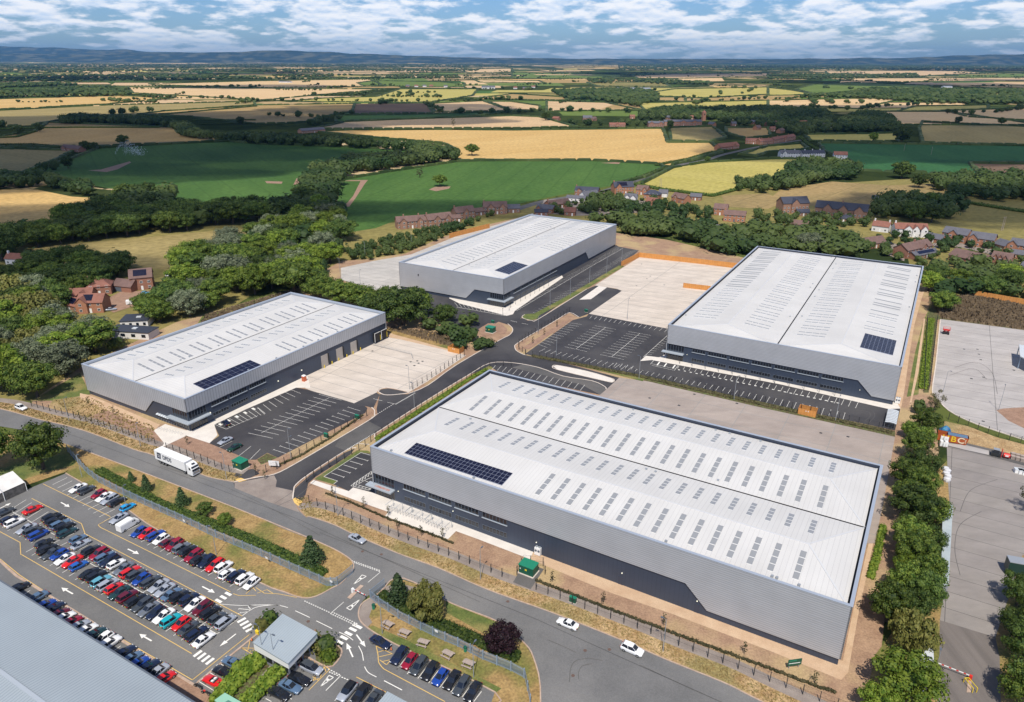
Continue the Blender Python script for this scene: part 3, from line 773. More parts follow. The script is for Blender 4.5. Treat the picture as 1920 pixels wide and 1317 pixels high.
# ---- unit A: bays, paving and yard
sheet('car_park','tarmac',[(401,797),(430,782),(462,768),(554,727.5),(575,731),(592,736),(641,750),(664,757),(684,762),(689,766),(685,775),(521,859),(501,850),(480,863),(468,863),(392,832),(411,818)],13)
sheet('pavement','pave',[(350,808),(450,745),(575,698),(582,728),(555,728),(462,768),(402,797),(408,817),(393,832),(350,818),(303,840),(308,832),(288,808),(310,796)],14)
sheet('yard','concrete',[(560,708),(573,729),(592,737),(641,750.5),(664,757.5),(706,737),(711,730),(724,727),(750,731),(766,737),(800,717),(874,667),(840,658),(750,637),(722,632)],12)
sheet('car_park', 'tarmac', [(664, 757), (684, 762), (700, 766), (712, 741), (706, 737)], 14)
sheet('planting_bed', 'tarmac', [(710, 735), (715, 731), (728, 729), (750, 733), (765, 737), (740, 740.5), (720, 740.5)], 15)
sheet('planting_bed', 'shrub_bed', [(482, 863), (501, 851), (520, 859), (490, 872)], 14)
# ---- unit C front paving and the small car park at its end
sheet('pavement','pave',[(581,907),(588,901),(654,922),(662,915),(701,914),(1001,1034),(993,1050),(982,1045),(896,1012),(855,997),(840,1012),(722,969),(728,961),(680,944)],14)
sheet('car_park', 'tarmac', [(625, 909), (633, 903), (607, 894.7), (677, 849.5), (703, 853), (703, 926), (662, 915), (654, 922)], 15)
sheet('grass_strip', 'grass', [(590, 899), (670, 845), (690, 846), (700, 852), (677, 849), (606, 895), (632, 903), (625, 909)], 13)
sheet('grass_strip', 'grass', [(704, 820), (715, 812), (806, 753), (880, 707), (918, 686), (925, 691), (885, 712), (720, 818), (704, 832)], 13)
# ---- units B and D
sheet('car_park','tarmac',[(775,545),(850,556),(946,577),(1155,460),(1160,463),(1198,470),(1165,500),(1063,562),(1008,600),(979,595),(960,612),(935,604),(900,622),(860,612),(815,600),(795,592)],13)
sheet('pavement', 'pave', [(846, 555), (946, 575), (1052, 515), (1056, 521), (965, 584), (962, 590), (950, 593), (862, 570), (842, 560)], 15)
BST = [at(*p) for p in [(984, 597), (1000, 594), (1063, 560), (1100, 538), (1166, 499)]]
ribbon('planting_bed', 'grass', BST, -1.6, 1.6, lv(17))
sheet('planting_bed', 'grass', [(979, 596), (983, 590), (998, 589), (1012, 592), (1008, 598), (998, 601), (984, 600)], 18)
sheet('planting_bed', 'soil_pink', [(897, 618), (915, 607), (940, 608), (952, 618), (947, 628), (930, 625), (905, 632)], 15)
sheet('yard','concrete_b',[(639,503),(700,490),(770,478),(845,448),(870,437),(905,430),(1000,400),(1000,420),(755,500),(757,542),(740,548),(722,550),(640,525)],12)
sheet('yard', 'concrete', [(1104, 589), (1166, 546), (1156, 542), (1115, 536), (1199, 483), (1300, 494), (1372, 503), (1420, 503), (1260, 620)], 13)
sheet('car_park','tarmac',[(985,664),(1074,601),(1100,594),(1104,589),(1262,619),(1245,668),(1676,755),(1688,768),(1678,808),(1440,757),(1190,702),(1000,669)],14)
sheet('planting_bed', 'soil_pink', [(978, 654), (1056, 603), (1069, 602), (992, 656)], 15)
sheet('pavement','pave',[(1200,678),(1211,668),(1236,671),(1245,666),(1680,752),(1688,767),(1666,768),(1460,721),(1270,685),(1222,676)],16)
sheet('planting_bed','shrub_bed',[(987,668),(1000,669),(1190,703),(1440,757),(1678,809),(1678,820),(1440,768),(1215,716),(1150,700),(1040,675)],15)
sheet('green_strip', 'grass', [(1030, 675), (1060, 679), (1180, 702), (1210, 710), (1205, 716), (1150, 702)], 16)
sheet('yard','concrete_mid',[(1161,709),(1215,716),(1440,768),(1678,820),(1668,878),(1655,950),(1640,1020),(1600,1020),(1100,760),(1125,741),(1138,730)],13)
# ---- neighbour's yards on the right
sheet('yard','concrete_grey',[(1763,599),(1960,625),(1960,840),(1920,823),(1866,808),(1816,790),(1778,770),(1757,748),(1748,733)],12)
sheet('gravel_island', 'soil_pink', [(1868, 770), (1880, 767), (1960, 762), (1960, 812), (1920, 804), (1891, 790)], 14)
kerb([(1763, 600), (1755, 680), (1748, 733), (1757, 748), (1778, 770), (1816, 790), (1866, 808), (1960, 838)], 'kerb', 0.35)
sheet('verge', 'verge', [(1770, 790), (1815, 800), (1866, 820), (1960, 845), (1960, 875), (1880, 850), (1800, 830), (1770, 820)], 10)
sheet('lawn','dry_grass',[(1620,1330),(1640,1230),(1700,1150),(1740,900),(1790,850),(1960,870),(2050,1400),(1960,1500),(1620,1500)],9)
sheet('yard','concrete_dark',[(1775,835),(1853,853),(1960,872),(1960,1120),(1918,1040),(1866,1197),(1762,1165),(1768,1120),(1782,970),(1777,900)],12)
sheet('road', 'tarmac_worn', [(1762, 1164), (1866, 1196), (1874, 1233), (1876, 1317), (1880, 1500), (1740, 1500), (1757, 1317), (1761, 1230)], 13)
sheet('road', 'tarmac_mid', [(1783, 825), (1860, 843), (1960, 868), (1960, 885), (1853, 856), (1775, 838)], 14)
sheet('yard', 'concrete_grey', [(1778, 832), (1812, 836), (1854, 846), (1854, 854), (1812, 845), (1776, 836)], 15)

# ---- far lane winding to the village
LANE = smooth([at(*p) for p in [(1120, 362), (1185, 342), (1260, 313), (1323, 300.5), (1361, 289), (1436, 273), (1502, 263)]])
ribbon('road', 'tarmac_mid', LANE, -3.5, 3.5, 0.05)
ribbon('road', 'tarmac_mid', smooth([at(*p) for p in [(960, 396), (1010, 380), (1060, 371), (1120, 362), (1150, 356)]]), -4, 4, 0.05)
# ------------------------------------------------------------------ painted lines
class Lines:
    def __init__(s, z=0.15): s.mb = MB(); s.z = z

    def seg(s, a, b, w=0.12):
        a = Vector((a[0], a[1])); b = Vector((b[0], b[1])); d = b - a
        if d.length < 1e-4: return
        d.normalize(); n = Vector((-d.y, d.x)) * w / 2
        s.mb.quad((a.x + n.x, a.y + n.y, s.z), (a.x - n.x, a.y - n.y, s.z), (b.x - n.x, b.y - n.y, s.z), (b.x + n.x, b.y + n.y, s.z))

    def px(s, pts, w=0.12):
        P = [at(*p) for p in pts]
        for a, b in zip(P, P[1:]): s.seg(a, b, w)

    def curve(s, pts, w=0.12):
        P = smooth([at(*p) for p in pts], 6)
        for a, b in zip(P, P[1:]): s.seg(a, b, w)

    def poly(s, pts):
        s.mb.poly([(p.x, p.y, s.z) for p in [at(*q) for q in pts]])

    def dash(s, a, b, n, duty=0.6, w=0.12):
        a = at(*a); b = at(*b)
        for i in range(n):
            s.seg(a.lerp(b, i / n), a.lerp(b, (i + duty) / n), w)

    def bays(s, a0, b0, a1, b1, n, w=0.12, tee=0.0, ends=True):
        """bay lines a->b, the first at a0-b0, the last at a1-b1, n gaps between"""
        a0, b0, a1, b1 = at(*a0), at(*b0), at(*a1), at(*b1)
        for i in range(n + 1):
            p = a0.lerp(a1, i / n); q = b0.lerp(b1, i / n)
            s.seg(p, q, w)
            if tee:
                t = (a1 - a0).normalized() * tee / 2
                s.seg(q - t, q + t, w)

    def done(s, name, mk, kind='structure'):
        return tag(s.mb.obj(name, M[mk]), kind=kind)


def arrow(L_, tail, tip, wid=0.9, stem=0.25, head=0.4):
    a = at(*tail); b = at(*tip); d = (b - a); n = Vector((-d.y, d.x, 0)).normalized()
    h = a.lerp(b, 1 - head)
    L_.seg(a, h, stem)
    L_.mb.poly([(h + n * wid / 2)[:2] + (L_.z,), (h - n * wid / 2)[:2] + (L_.z,), (b.x, b.y, L_.z)])


Z4 = lambda x, y: (480 + x / 3.796, 970 + y / 3.796)       # readings taken off enlarged views of the photograph
Z2 = lambda x, y: (x / 3.796, 970 + y / 3.796)
ZA = lambda x, y: (x / 7.385, 870 + y / 7.385)
ZB = lambda x, y: (x / 7.385, 1000 + y / 7.385)
ZC = lambda x, y: (240 + x / 7.385, 1139 + y / 7.385)
ZD = lambda x, y: (440 + x / 7.385, 1120 + y / 7.385)
ZE = lambda x, y: (600 + x / 5.647, 1139 + y / 5.647)
T1 = lambda x, y: (x / 3.992, 640 + y / 3.992)
T6 = lambda x, y: (480 + x / 3.992, 640 + y / 3.992)
T7 = lambda x, y: (960 + x / 3.992, 640 + y / 3.992)
T8 = lambda x, y: (1440 + x / 3.992, 640 + y / 3.992)
U3 = lambda x, y: (960 + x / 3.992, 340 + y / 3.992)
Z86 = lambda x, y: (860 + x / 7.983, 500 + y / 7.983)
Z118 = lambda x, y: (1180 + x / 6.857, 600 + y / 6.857)
Z144 = lambda x, y: (1440 + x / 6.857, 660 + y / 6.857)
Z56 = lambda x, y: (560 + x / 9.6, 840 + y / 9.6)
Z26 = lambda x, y: (260 + x / 8.723, 690 + y / 8.723)

W = Lines(0.150)
# works car park, bays by the far fence
W.bays(ZA(730, 295), ZA(935, 195), ZA(1690, 965), ZA(1919, 850), 13)
W.bays(Z2(915, 137), Z2(1010, 85), Z2(1690, 523), Z2(1800, 455), 16)
# the double row in the middle
W.bays(ZA(-120, 808), ZA(365, 503), ZA(430, 1105), ZA(915, 800), 7)
W.bays(ZB(360, 270), ZB(650, 110), ZB(955, 605), ZB(1240, 425), 7)
W.bays(ZB(745, 140), ZB(1025, 10), ZB(1015, 270), ZB(1270, 140), 3)
W.bays(Z2(535, 450), Z2(690, 360), Z2(1405, 945), Z2(1545, 835), 17)
W.bays(Z2(524, 258), Z2(653, 186), Z2(1545, 835), Z2(1690, 733), 21)
W.px([Z2(82, -38), Z2(390, 129)]); W.px([Z2(380, 186), Z2(1545, 835)])
# bays half hidden under the works roof
W.bays(Z2(150, 570), Z2(215, 525), Z2(1180, 1190), Z2(1235, 1150), 21)
# visitors' row by the picnic lawn
W.bays(Z4(1000, 1090), Z4(1085, 985), Z4(1550, 1317), Z4(1605, 1245), 7)
W.px([Z4(1000, 1090), Z4(1035, 1050)])
W.px([Z4(560, 1310), Z4(590, 1285)]); W.px([Z4(640, 1350), Z4(670, 1325)])
# right lower bays
W.px([ZC(1130,910),ZC(1335,1035)]); W.px([ZC(975,1030),ZC(1195,1165)]); W.px([ZC(1280,790),ZC(1330,820)]); W.px([ZC(1380,680),ZC(1440,715)])
W.px([Z4(70, 1295), Z4(110, 1317)]); W.px([Z4(210, 1275), Z4(255, 1300)])
# arrows
arrow(W, Z2(910, 230), Z2(990, 267), 1.15, 0.3); arrow(W, Z2(1440, 497), Z2(1530, 543), 1.15, 0.3)
arrow(W, Z2(520, 550), Z2(438, 505), 1.15, 0.3); arrow(W, Z2(1080, 885), Z2(993, 835), 1.15, 0.3)
arrow(W, Z2(1680, 835), Z2(1563, 925), 1.0, 0.28); arrow(W, ZA(845, 540), ZA(965, 605), 1.15, 0.3)
arrow(W, ZA(0, 625), ZA(155, 548), 1.2, 0.3); arrow(W, Z4(715, 840), Z4(780, 928), 1.0, 0.28); arrow(W, Z4(690, 1000), Z4(645, 900), 1.0, 0.28)
# zebra blocks
for p0,p1,n in ((Z2(1556,600),Z2(1625,550),3),(Z2(1720,737),Z2(1780,803),4),(Z2(1408,975),Z2(1495,1030),4),(Z4(595,893),Z4(690,803),4)):
    a = at(*p0); b = at(*p1); d = (b - a); st = d / (n - 1); u = st.normalized(); v = Vector((-u.y, u.x, 0))
    for i in range(n):
        c = a + st * i
        q = [c + u * 0.32 + v * .9, c - u * 0.32 + v * .9, c - u * 0.32 - v * .9, c + u * 0.32 - v * .9]
        W.mb.poly([(k.x, k.y, W.z) for k in q])
# give-way lines at the works entrance
for i in range(2):
    W.dash(Z4(680 + i * 4, 312 - i * -10), Z4(888, 385 + i * 8), 13, 0.6, 0.2)
    W.dash(Z4(530 + 10 * i, 690 - 12 * i), Z4(720 + 8 * i, 778 - 12 * i), 12, 0.6, 0.2)
W.dash(Z4(345, 600), Z4(530, 685), 12, 0.6, 0.2)
W.px([Z4(885, 395), Z4(797, 468)], 0.12); W.px([Z4(530, 690), Z4(625, 608)], 0.12)
W.dash(Z4(520, 1105), Z4(700, 1180), 10, 0.6, 0.2); W.dash(Z4(515, 1085), Z4(605, 1130), 5, 0.6, 0.2)
for tri in ([Z4(695, 482), Z4(755, 415), Z4(785, 425)], [Z4(740, 590), Z4(645, 650), Z4(672, 665)], [Z4(460, 1210), Z4(520, 1130), Z4(552, 1145)]):
    W.px([tri[0],tri[1],tri[2],tri[0]],0.18); W.px([((tri[1][0] * 2 + tri[0][0]) / 3,(tri[1][1] * 2 + tri[0][1]) / 3),((tri[2][0] * 2 + tri[0][0]) / 3,(tri[2][1] * 2 + tri[0][1]) / 3)],0.5)
W.px([Z4(498, 1238), Z4(605, 1130)], 0.15)
W.px([Z4(690, 765), Z4(752, 795)], 0.7)
W.px([Z4(280, 670), Z4(383, 718)], 0.15); W.px([Z4(430, 742), Z4(543, 798)], 0.15); W.px([Z4(912, 1168), Z4(1040, 1235)], 0.18)
W.curve([Z4(592,822),Z4(650,850),Z4(692,880)],0.15); W.curve([Z4(730,920),Z4(755,970),Z4(765,1025)],0.15); W.curve([Z4(773,1068),Z4(800,1110),Z4(858,1142)],0.15)
W.curve([Z2(1700, 655), Z2(1780, 660), ZD(200, 125), ZD(420, 115), ZD(600, 120), ZD(738, 152)], 0.15)
W.curve([ZD(100, 270), ZD(230, 180), ZD(330, 140), ZD(500, 118), ZD(640, 122)], 0.15)
W.curve([Z2(1560, 622), Z2(1700, 632), Z2(1822, 633), ZD(120, 130), ZD(300, 125)], 0.12)
W.px([Z2(1700, 655), ZD(60, 180)], 0.12); W.px([Z2(1695, 695), ZD(90, 215)], 0.12); W.px([ZD(40, 235), ZD(200, 205)], 0.12)
W.done('road_markings', 'white_paint')

Y = Lines(0.152)
Y.px([ZA(600, 285), ZA(1530, 738)], 0.14)
Y.curve([ZA(1530, 755), ZA(1400, 830), ZA(1365, 855), ZA(1400, 890)], 0.14)
Y.px([ZA(1400, 890), Z2(1640, 535)], 0.14)
Y.px([ZA(440, 485), ZA(1130, 835), ZA(1180, 975), Z2(1725, 708)], 0.14)
Y.px([ZA(-20, 935), ZA(280, 1095), ZA(290, 1265), Z2(155, 270), Z2(1365, 975)], 0.14)
Y.px([Z2(0, 300), Z2(140, 415), Z2(560, 690), Z2(1370, 1163), Z2(1775, 840)], 0.14)
Y.px([Z4(715, 1142), Z4(925, 1250)], 0.14)
Y.curve([Z4(855, 920), Z4(868, 980), Z4(875, 1040), Z4(910, 1085)], 0.14); Y.px([Z4(910, 1085), Z4(1345, 1317)], 0.14)
Y.px([Z4(858,922),Z4(972,978)],0.12); Y.px([Z4(868,965),Z4(920,950)],0.12); Y.px([Z4(878,998),Z4(965,978)],0.12); Y.px([Z4(880,1020),Z4(930,1055),Z4(955,1025)],0.12); Y.px([Z4(900,1032),Z4(950,1020)],0.12)
Y.px([Z4(0,505),Z4(60,545),Z4(160,550),Z4(290,575)],0.12); Y.px([Z4(10,545),Z4(80,520),Z4(120,545)],0.12); Y.px([Z2(1660,548),Z2(1700,562),Z2(1822,560)],0.12); Y.px([Z2(1750,550),Z2(1800,505),Z2(1822,530)],0.12)
# hatched boxes either side of the gatehouse
Y.px([ZC(1560,565),ZC(1765,680),ZC(1770,560)],0.12); Y.px([ZC(1560,565),ZC(1690,470),ZC(1660,610),ZC(1570,570),ZC(1770,575)],0.12); Y.px([ZC(1690,620),ZC(1765,590)],0.12)
Y.px([ZD(1000, 825), ZD(1320, 1005), ZD(1030, 1295)], 0.12)
for a,b in (((1050,850),(1055,885)),((1110,885),(1110,920)),((1180,930),(1160,960)),((1240,965),(1230,1010)),((1240,965),(1265,1040)),((1200,1080),(1190,1120)),((1080,1110),(1160,1160)),((1130,1100),(1080,1165)),((1080,1165),(1180,1130))):
    Y.px([ZD(*a), ZD(*b)], 0.12)
Y.done('yellow_markings', 'yellow_paint')

# new bays on the estate
B = Lines(0.148)
B.bays(Z26(1240, 930), Z26(1430, 1010), T6(15, 500), T6(70, 545), 9, 0.1)
B.bays(T6(10, 500), T6(65, 550), T6(260, 365), T6(335, 395), 6, 0.1)
B.px([Z26(1430, 1010), T6(15, 560)], 0.1)
B.bays(T6(-60, 690), T6(125, 730), T6(470, 400), T6(640, 445), 12, 0.1)
B.px([T6(40, 690), T6(550, 425)], 0.1)
B.bays(T6(225, 845), T6(133, 815), T6(780, 525), T6(690, 497), 13, 0.1, 0.7)
B.bays(T1(1640, 800), T1(1740, 750), T1(1870, 890), T1(1950, 810), 3, 0.1)
for k in range(5): B.px([T1(1640 + k * 62, 620 - k * 29), T1(1660 + k * 62, 632 - k * 29)], 0.8)
# small car park, unit C
B.px([Z56(1290, 140), Z56(1120, 92), Z56(455, 525), Z56(700, 605), Z56(630, 660)], 0.12)
B.bays(Z56(590, 460), Z56(815, 535), Z56(1025, 175), Z56(1245, 240), 4, 0.12, 0.7)
B.px([Z56(940,690),Z56(1310,430)],0.12); B.px([Z56(1070,665),Z56(1190,590),Z56(1340,530)],0.12); B.px([Z56(940,690),Z56(1270,770),Z56(1300,745),Z56(1080,680)],0.12); B.px([Z56(1195,598),Z56(1250,625)],0.12)
for k in range(7):
    t = k / 6; x = 985 + t * 320; y = 705 - t * 215
    B.px([Z56(x, y), Z56(x + 20, y - 75)], 0.12); B.px([Z56(x, y - 60), Z56(x + 60, y - 35)], 0.12)
for k in range(5): B.px([Z56(1010 + k * 62, 700 + k * 14), Z56(1060 + k * 55, 670 + k * 18)], 0.12)
# unit C rear bays
B.bays(T7(40, 213), T7(5, 250), T7(545, 330), T7(510, 372), 11, 0.1)
B.bays(T7(-120, 180), T7(-150, 215), T7(0, 205), T7(-35, 240), 3, 0.1)
# unit D front: long row by the offices and the row along the fence
B.bays(Z118(640, 590), Z118(620, 625), Z144(1160, 650), Z144(1125, 725), 28, 0.1, 0.5)
B.bays(Z118(65, 670), Z118(100, 640), Z144(960, 885), Z144(990, 790), 33, 0.1, 0.5)
B.bays(Z118(-200, 605), Z118(-160, 560), Z118(20, 640), Z118(50, 600), 3, 0.1, 0.5)
B.px([Z118(270,575),Z118(320,520),Z118(360,525)],0.12); B.px([Z118(290,590),Z118(580,655),Z118(625,590)],0.12); B.px([Z118(290,570),Z118(600,635)],0.12)
for x in (390, 480, 590): B.px([Z118(x, 545 + (x - 390) * .2), Z118(x - 35, 590 + (x - 390) * .2)], 0.5)
for k in range(28):
    t = k / 27; B.px([(Z118(625,645)[0] * (1 - t) + Z144(880,660)[0] * t,Z118(625,645)[1] * (1 - t) + Z144(880,660)[1] * t),(Z118(650,650)[0] * (1 - t) + Z144(915,665)[0] * t,Z118(650,650)[1] * (1 - t) + Z144(915,665)[1] * t)],0.5)
# unit D west car park
B.bays(U3(600, 1010), U3(580, 1030), U3(1165, 1110), U3(1140, 1130), 15, 0.1)
B.bays(U3(395, 1242), U3(560, 1278), U3(620, 1083), U3(778, 1112), 10, 0.1); B.px([U3(480, 1257), U3(700, 1098)], 0.12)
B.bays(U3(660, 1300), U3(838, 1338), U3(870, 1128), U3(1040, 1157), 11, 0.1); B.px([U3(745, 1318), U3(955, 1143)], 0.12)
B.bays(U3(195, 1223), U3(265, 1248), U3(420, 1062), U3(520, 1075), 11, 0.1)
B.bays(T7(205, 80), T7(245, 60), T7(860, 225), T7(895, 198), 15, 0.1, 0.5)
B.bays(U3(985, 1317), U3(1030, 1317), U3(1155, 1168), U3(1190, 1180), 10, 0.1); B.px([U3(985, 1317), U3(1160, 1160)], 0.12)
# unit B
B.bays(Z86(760, 640), Z86(870, 665), U3(780, 500), U3(830, 505), 55, 0.1)
B.px([Z86(870, 665), U3(590, 640), U3(830, 505)], 0.12)
B.bays(Z86(1065, 720), Z86(1170, 745), U3(870, 530), U3(940, 520), 44, 0.1)
B.bays(Z86(-60, 545), Z86(-10, 605), Z86(560, 660), Z86(570, 710), 10, 0.1)
B.px([Z86(-30, 612), Z86(690, 740)], 0.2)
B.px([Z86(775, 815), Z86(875, 838)], 0.15); B.px([Z86(945, 855), Z86(1040, 870)], 0.15)
B.bays(T6(-1, -2), T6(-1, -1), T6(0, 0), T6(0, 1), 1, 0.02)
# estate road edge lines: give-way dashes and blocks
B.dash(T6(865,575),T6(1035,470),12,0.55,0.2); B.dash(T6(1045,475),T6(1195,388),18,0.5,0.4); B.dash(T6(685,812),T6(890,690),20,0.5,0.35)
B.px([T6(878, 433), T6(945, 450)], 0.12); B.px([T6(983, 460), T6(1040, 473)], 0.12)
B.dash(T6(760, 770), T6(850, 775), 1, 1, 0.2)
B.done('bay_lines', 'white_paint')

T_ = Lines(0.14)
for pts in ([(1068,1280),(1070,1255),(1080,1240),(1105,1236),(1130,1240)],[(1085,1275),(1085,1262),(1092,1250),(1110,1246)],[(1027,1201),(1060,1215),(1080,1225)],[(1200,1248),(1290,1290),(1380,1330)],[(600,1000),(700,1040),(800,1085),(900,1130)],[(300,875),(400,905),(500,950),(600,1005)],[(520,950),(560,930),(600,895),(650,862)],[(515,945),(550,922),(590,888),(640,856)],
            [(1840,960),(1800,985),(1790,1030),(1800,1080)],[(1870,900),(1820,920),(1800,960)],[(1790,690),(1830,680),(1860,700),(1870,740)],[(1780,705),(1825,692),(1850,712)],[(1600,770),(1625,772),(1632,780),(1622,790)],[(1605,765),(1632,769),(1640,780),(1630,793)]):
    T_.curve(pts, 0.13)
T_.done('tyre_marks', 'tarmac_mid')
S2 = Lines(0.16)
for pts in ([(60, 790), (200, 840), (400, 915), (560, 975), (700, 1040), (850, 1100), (1000, 1160), (1200, 1250), (1380, 1330)],): S2.px(pts, 0.08)
S2.done('road_seam', 'tarmac')
# ------------------------------------------------------------------ the four new warehouses
def plate(mb, plane, val, pts, th, m=0):
    """upright plate: plan axis fixed at val, outline in (along, z), thickness th outward (signed)"""
    def P(s, z, o): return (s, val + o, z) if plane == 'b' else (val + o, s, z)
    n = len(pts)
    mb.poly([P(s, z, th) for s, z in pts], m)
    for i in range(n):
        a = pts[i]; b = pts[(i + 1) % n]
        mb.quad(P(*a, 0), P(*b, 0), P(*b, th), P(*a, th), m)


def tri_plate(mb, plane, val, pts, th, m=0):
    """as plate, for concave outlines: split into convex pieces first"""
    bm = bmesh.new(); f = bm.faces.new([bm.verts.new((p[0], p[1], 0)) for p in pts]); bm.normal_update()
    bmesh.ops.triangulate(bm, faces=[f])
    def P(s, z, o): return (s, val + o, z) if plane == 'b' else (val + o, s, z)
    for g in bm.faces: mb.poly([P(v.co.x, v.co.y, th) for v in g.verts], m)
    bm.free()
    for i in range(len(pts)):
        a = pts[i]; b = pts[(i + 1) % len(pts)]
        mb.quad(P(*a, 0), P(*b, 0), P(*b, th), P(*a, th), m)


def warehouse(key, label, x, y, yaw, w, l, h, long, front, right, cm, cms):
    """plan: a runs 0..w along the near end wall, b runs 0..l away from it; ridges run along `long`"""
    t = thing('warehouse', label, 'warehouse', (x, y, 0), yaw)
    # dark lower wall with the windows cut by standing frames
    mb = MB(); e = 0.35
    for i, (x0, y0, x1, y1) in enumerate(((e, e, w - e, e), (w - e, e, w - e, l - e), (w - e, l - e, e, l - e), (e, l - e, e, e))):
        mb = MB(); mb.quad((x0, y0, 0), (x1, y1, 0), (x1, y1, h - 1), (x0, y0, h - 1)); mb.obj('wall', M['dark_wall_s' if i % 2 else 'dark_wall'], t)
    # light upper cladding with its stepped lower edge
    mb = MB(); tri_plate(mb, 'b', 0.3, front, -0.3); mb.obj('cladding', M[cm], t)
    mb = MB(); tri_plate(mb, 'a', w - 0.3, right, 0.3); mb.obj('cladding', M[cms], t)
    mb = MB(); tri_plate(mb, 'b', l - 0.3, [(0, 1.8), (w, 1.8), (w, h), (0, h)], 0.3); mb.obj('cladding', M[cm], t)
    mb = MB(); tri_plate(mb, 'a', 0.3, [(0, 1.8), (l, 1.8), (l, h), (0, h)], -0.3); mb.obj('cladding', M[cms], t)
    # soffit under the cladding, coping on top, inner parapet
    c = MB(); q = 0.62
    for x0, x1, y0, y1 in ((-0.06, w + 0.06, -0.06, q), (-0.06, w + 0.06, l - q, l + 0.06), (-0.06, q, q, l - q), (w - q, w + 0.06, q, l - q)):
        c.box(x0, x1, y0, y1, h, h + 0.09)
    c.obj('coping', M['coping'], t)
    g = MB()
    for a, b in (((q, q), (w - q, q)), ((w - q, q), (w - q, l - q)), ((w - q, l - q), (q, l - q)), ((q, l - q), (q, q))):
        g.quad((*a, h - 1.7), (*b, h - 1.7), (*b, h), (*a, h))
    g.obj('parapet', M['parapet_in'] if key in 'CD' else M['coping'], t)
    # roof: two hipped bays with a valley gutter between
    ez, rz = h - 0.75, h + 0.75
    W_, Ln = (w, l) if long == 'b' else (l, w)
    E = 1.0; hp = 9.2
    g = MB()
    g.quad((q, q, ez - 0.5), (w - q, q, ez - 0.5), (w - q, l - q, ez - 0.5), (q, l - q, ez - 0.5))
    g.obj('gutter', M['gutter'], t)

    def S(c_, s, z): return (c_, s, z) if long == 'b' else (s, c_, z)
    r = MB()
    cuts = []
    for side in (0, 1):
        c0, c1 = (E, W_ / 2 - 0.22) if side == 0 else (W_ / 2 + 0.22, W_ - E)
        cr = W_ / 4 if side == 0 else W_ * 3 / 4
        s0, s1 = E, Ln - E
        a = [S(c0, s0, ez), S(c1, s0, ez), S(c1, s1, ez), S(c0, s1, ez)]
        R0, R1 = S(cr, s0 + hp, rz), S(cr, s1 - hp, rz)
        r.poly([a[0], a[3], R1, R0]); r.poly([a[1], R0, R1, a[2]]); r.poly([a[0], R0, a[1]]); r.poly([a[2], R1, a[3]])
        cuts += [(a[0], R0), (a[1], R0), (a[2], R1), (a[3], R1), (R0, R1)]
    r.obj('roof', M['roof_white_b' if long == 'b' else 'roof_white'], t)
    rg = MB()
    for a, b in cuts: rg.beam(Vector(a) + Vector((0, 0, .03)), Vector(b) + Vector((0, 0, .03)), 0.35, 0.09)
    rg.obj('ridge_flashing', M['ridge'], t)

    def rz_at(c_):
        if c_ < W_ / 2: return ez + (rz - ez) * (1 - abs(c_ - W_ / 4) / (W_ / 4 - E * 0.6))
        return ez + (rz - ez) * (1 - abs(c_ - W_ * 3 / 4) / (W_ / 4 - E * 0.6))
    return t, S, rz_at


def rooflight(t, S, zf, c0, c1, s, wd=1.15, panes=4):
    mb = MB(); n = panes; gap = 0.22
    for i in range(n):
        a = c0 + (c1 - c0) * i / n + gap / 2; b = c0 + (c1 - c0) * (i + 1) / n - gap / 2
        za, zb = zf(a) + 0.06, zf(b) + 0.06
        p = [S(a, s - wd / 2, za), S(a, s + wd / 2, za), S(b, s + wd / 2, zb), S(b, s - wd / 2, zb)]
        mb.quad(*p)
        for u, v in ((0, 1), (1, 2), (2, 3), (3, 0)):
            lo = [(k[0], k[1], k[2] - 0.12) for k in (p[u], p[v])]
            mb.quad(p[u], p[v], lo[1], lo[0], 1)
    return mb.obj('rooflight', [M['rooflight'], M['white']], t)


def solar(t, S, zf, c0, c1, s0, s1, nc, ns, swap=False):
    """array of panels lying on the roof slope"""
    mb = MB(); za, zb = zf(c0), zf(c1)
    f = lambda c_: za + (zb - za) * (c_ - c0) / (c1 - c0)
    mb.quad(S(c0, s0, za + .12), S(c1, s0, zb + .12), S(c1, s1, zb + .12), S(c0, s1, za + .12), 1)
    for a, b in (((c0, s0), (c1, s0)), ((c1, s0), (c1, s1)), ((c1, s1), (c0, s1)), ((c0, s1), (c0, s0))):
        mb.quad(S(*a, f(a[0])), S(*b, f(b[0])), S(*b, f(b[0]) + .12), S(*a, f(a[0]) + .12), 1)
    g = 0.035
    for i in range(nc):
        for j in range(ns):
            a = c0 + (c1 - c0) * i / nc + g; b = c0 + (c1 - c0) * (i + 1) / nc - g
            u = s0 + (s1 - s0) * j / ns + g; v = s0 + (s1 - s0) * (j + 1) / ns - g
            mb.quad(S(a, u, f(a) + .14), S(b, u, f(b) + .14), S(b, v, f(b) + .14), S(a, v, f(a) + .14), 0)
    return mb.obj('solar_array', [M['pv'], M['pv_line']], t)


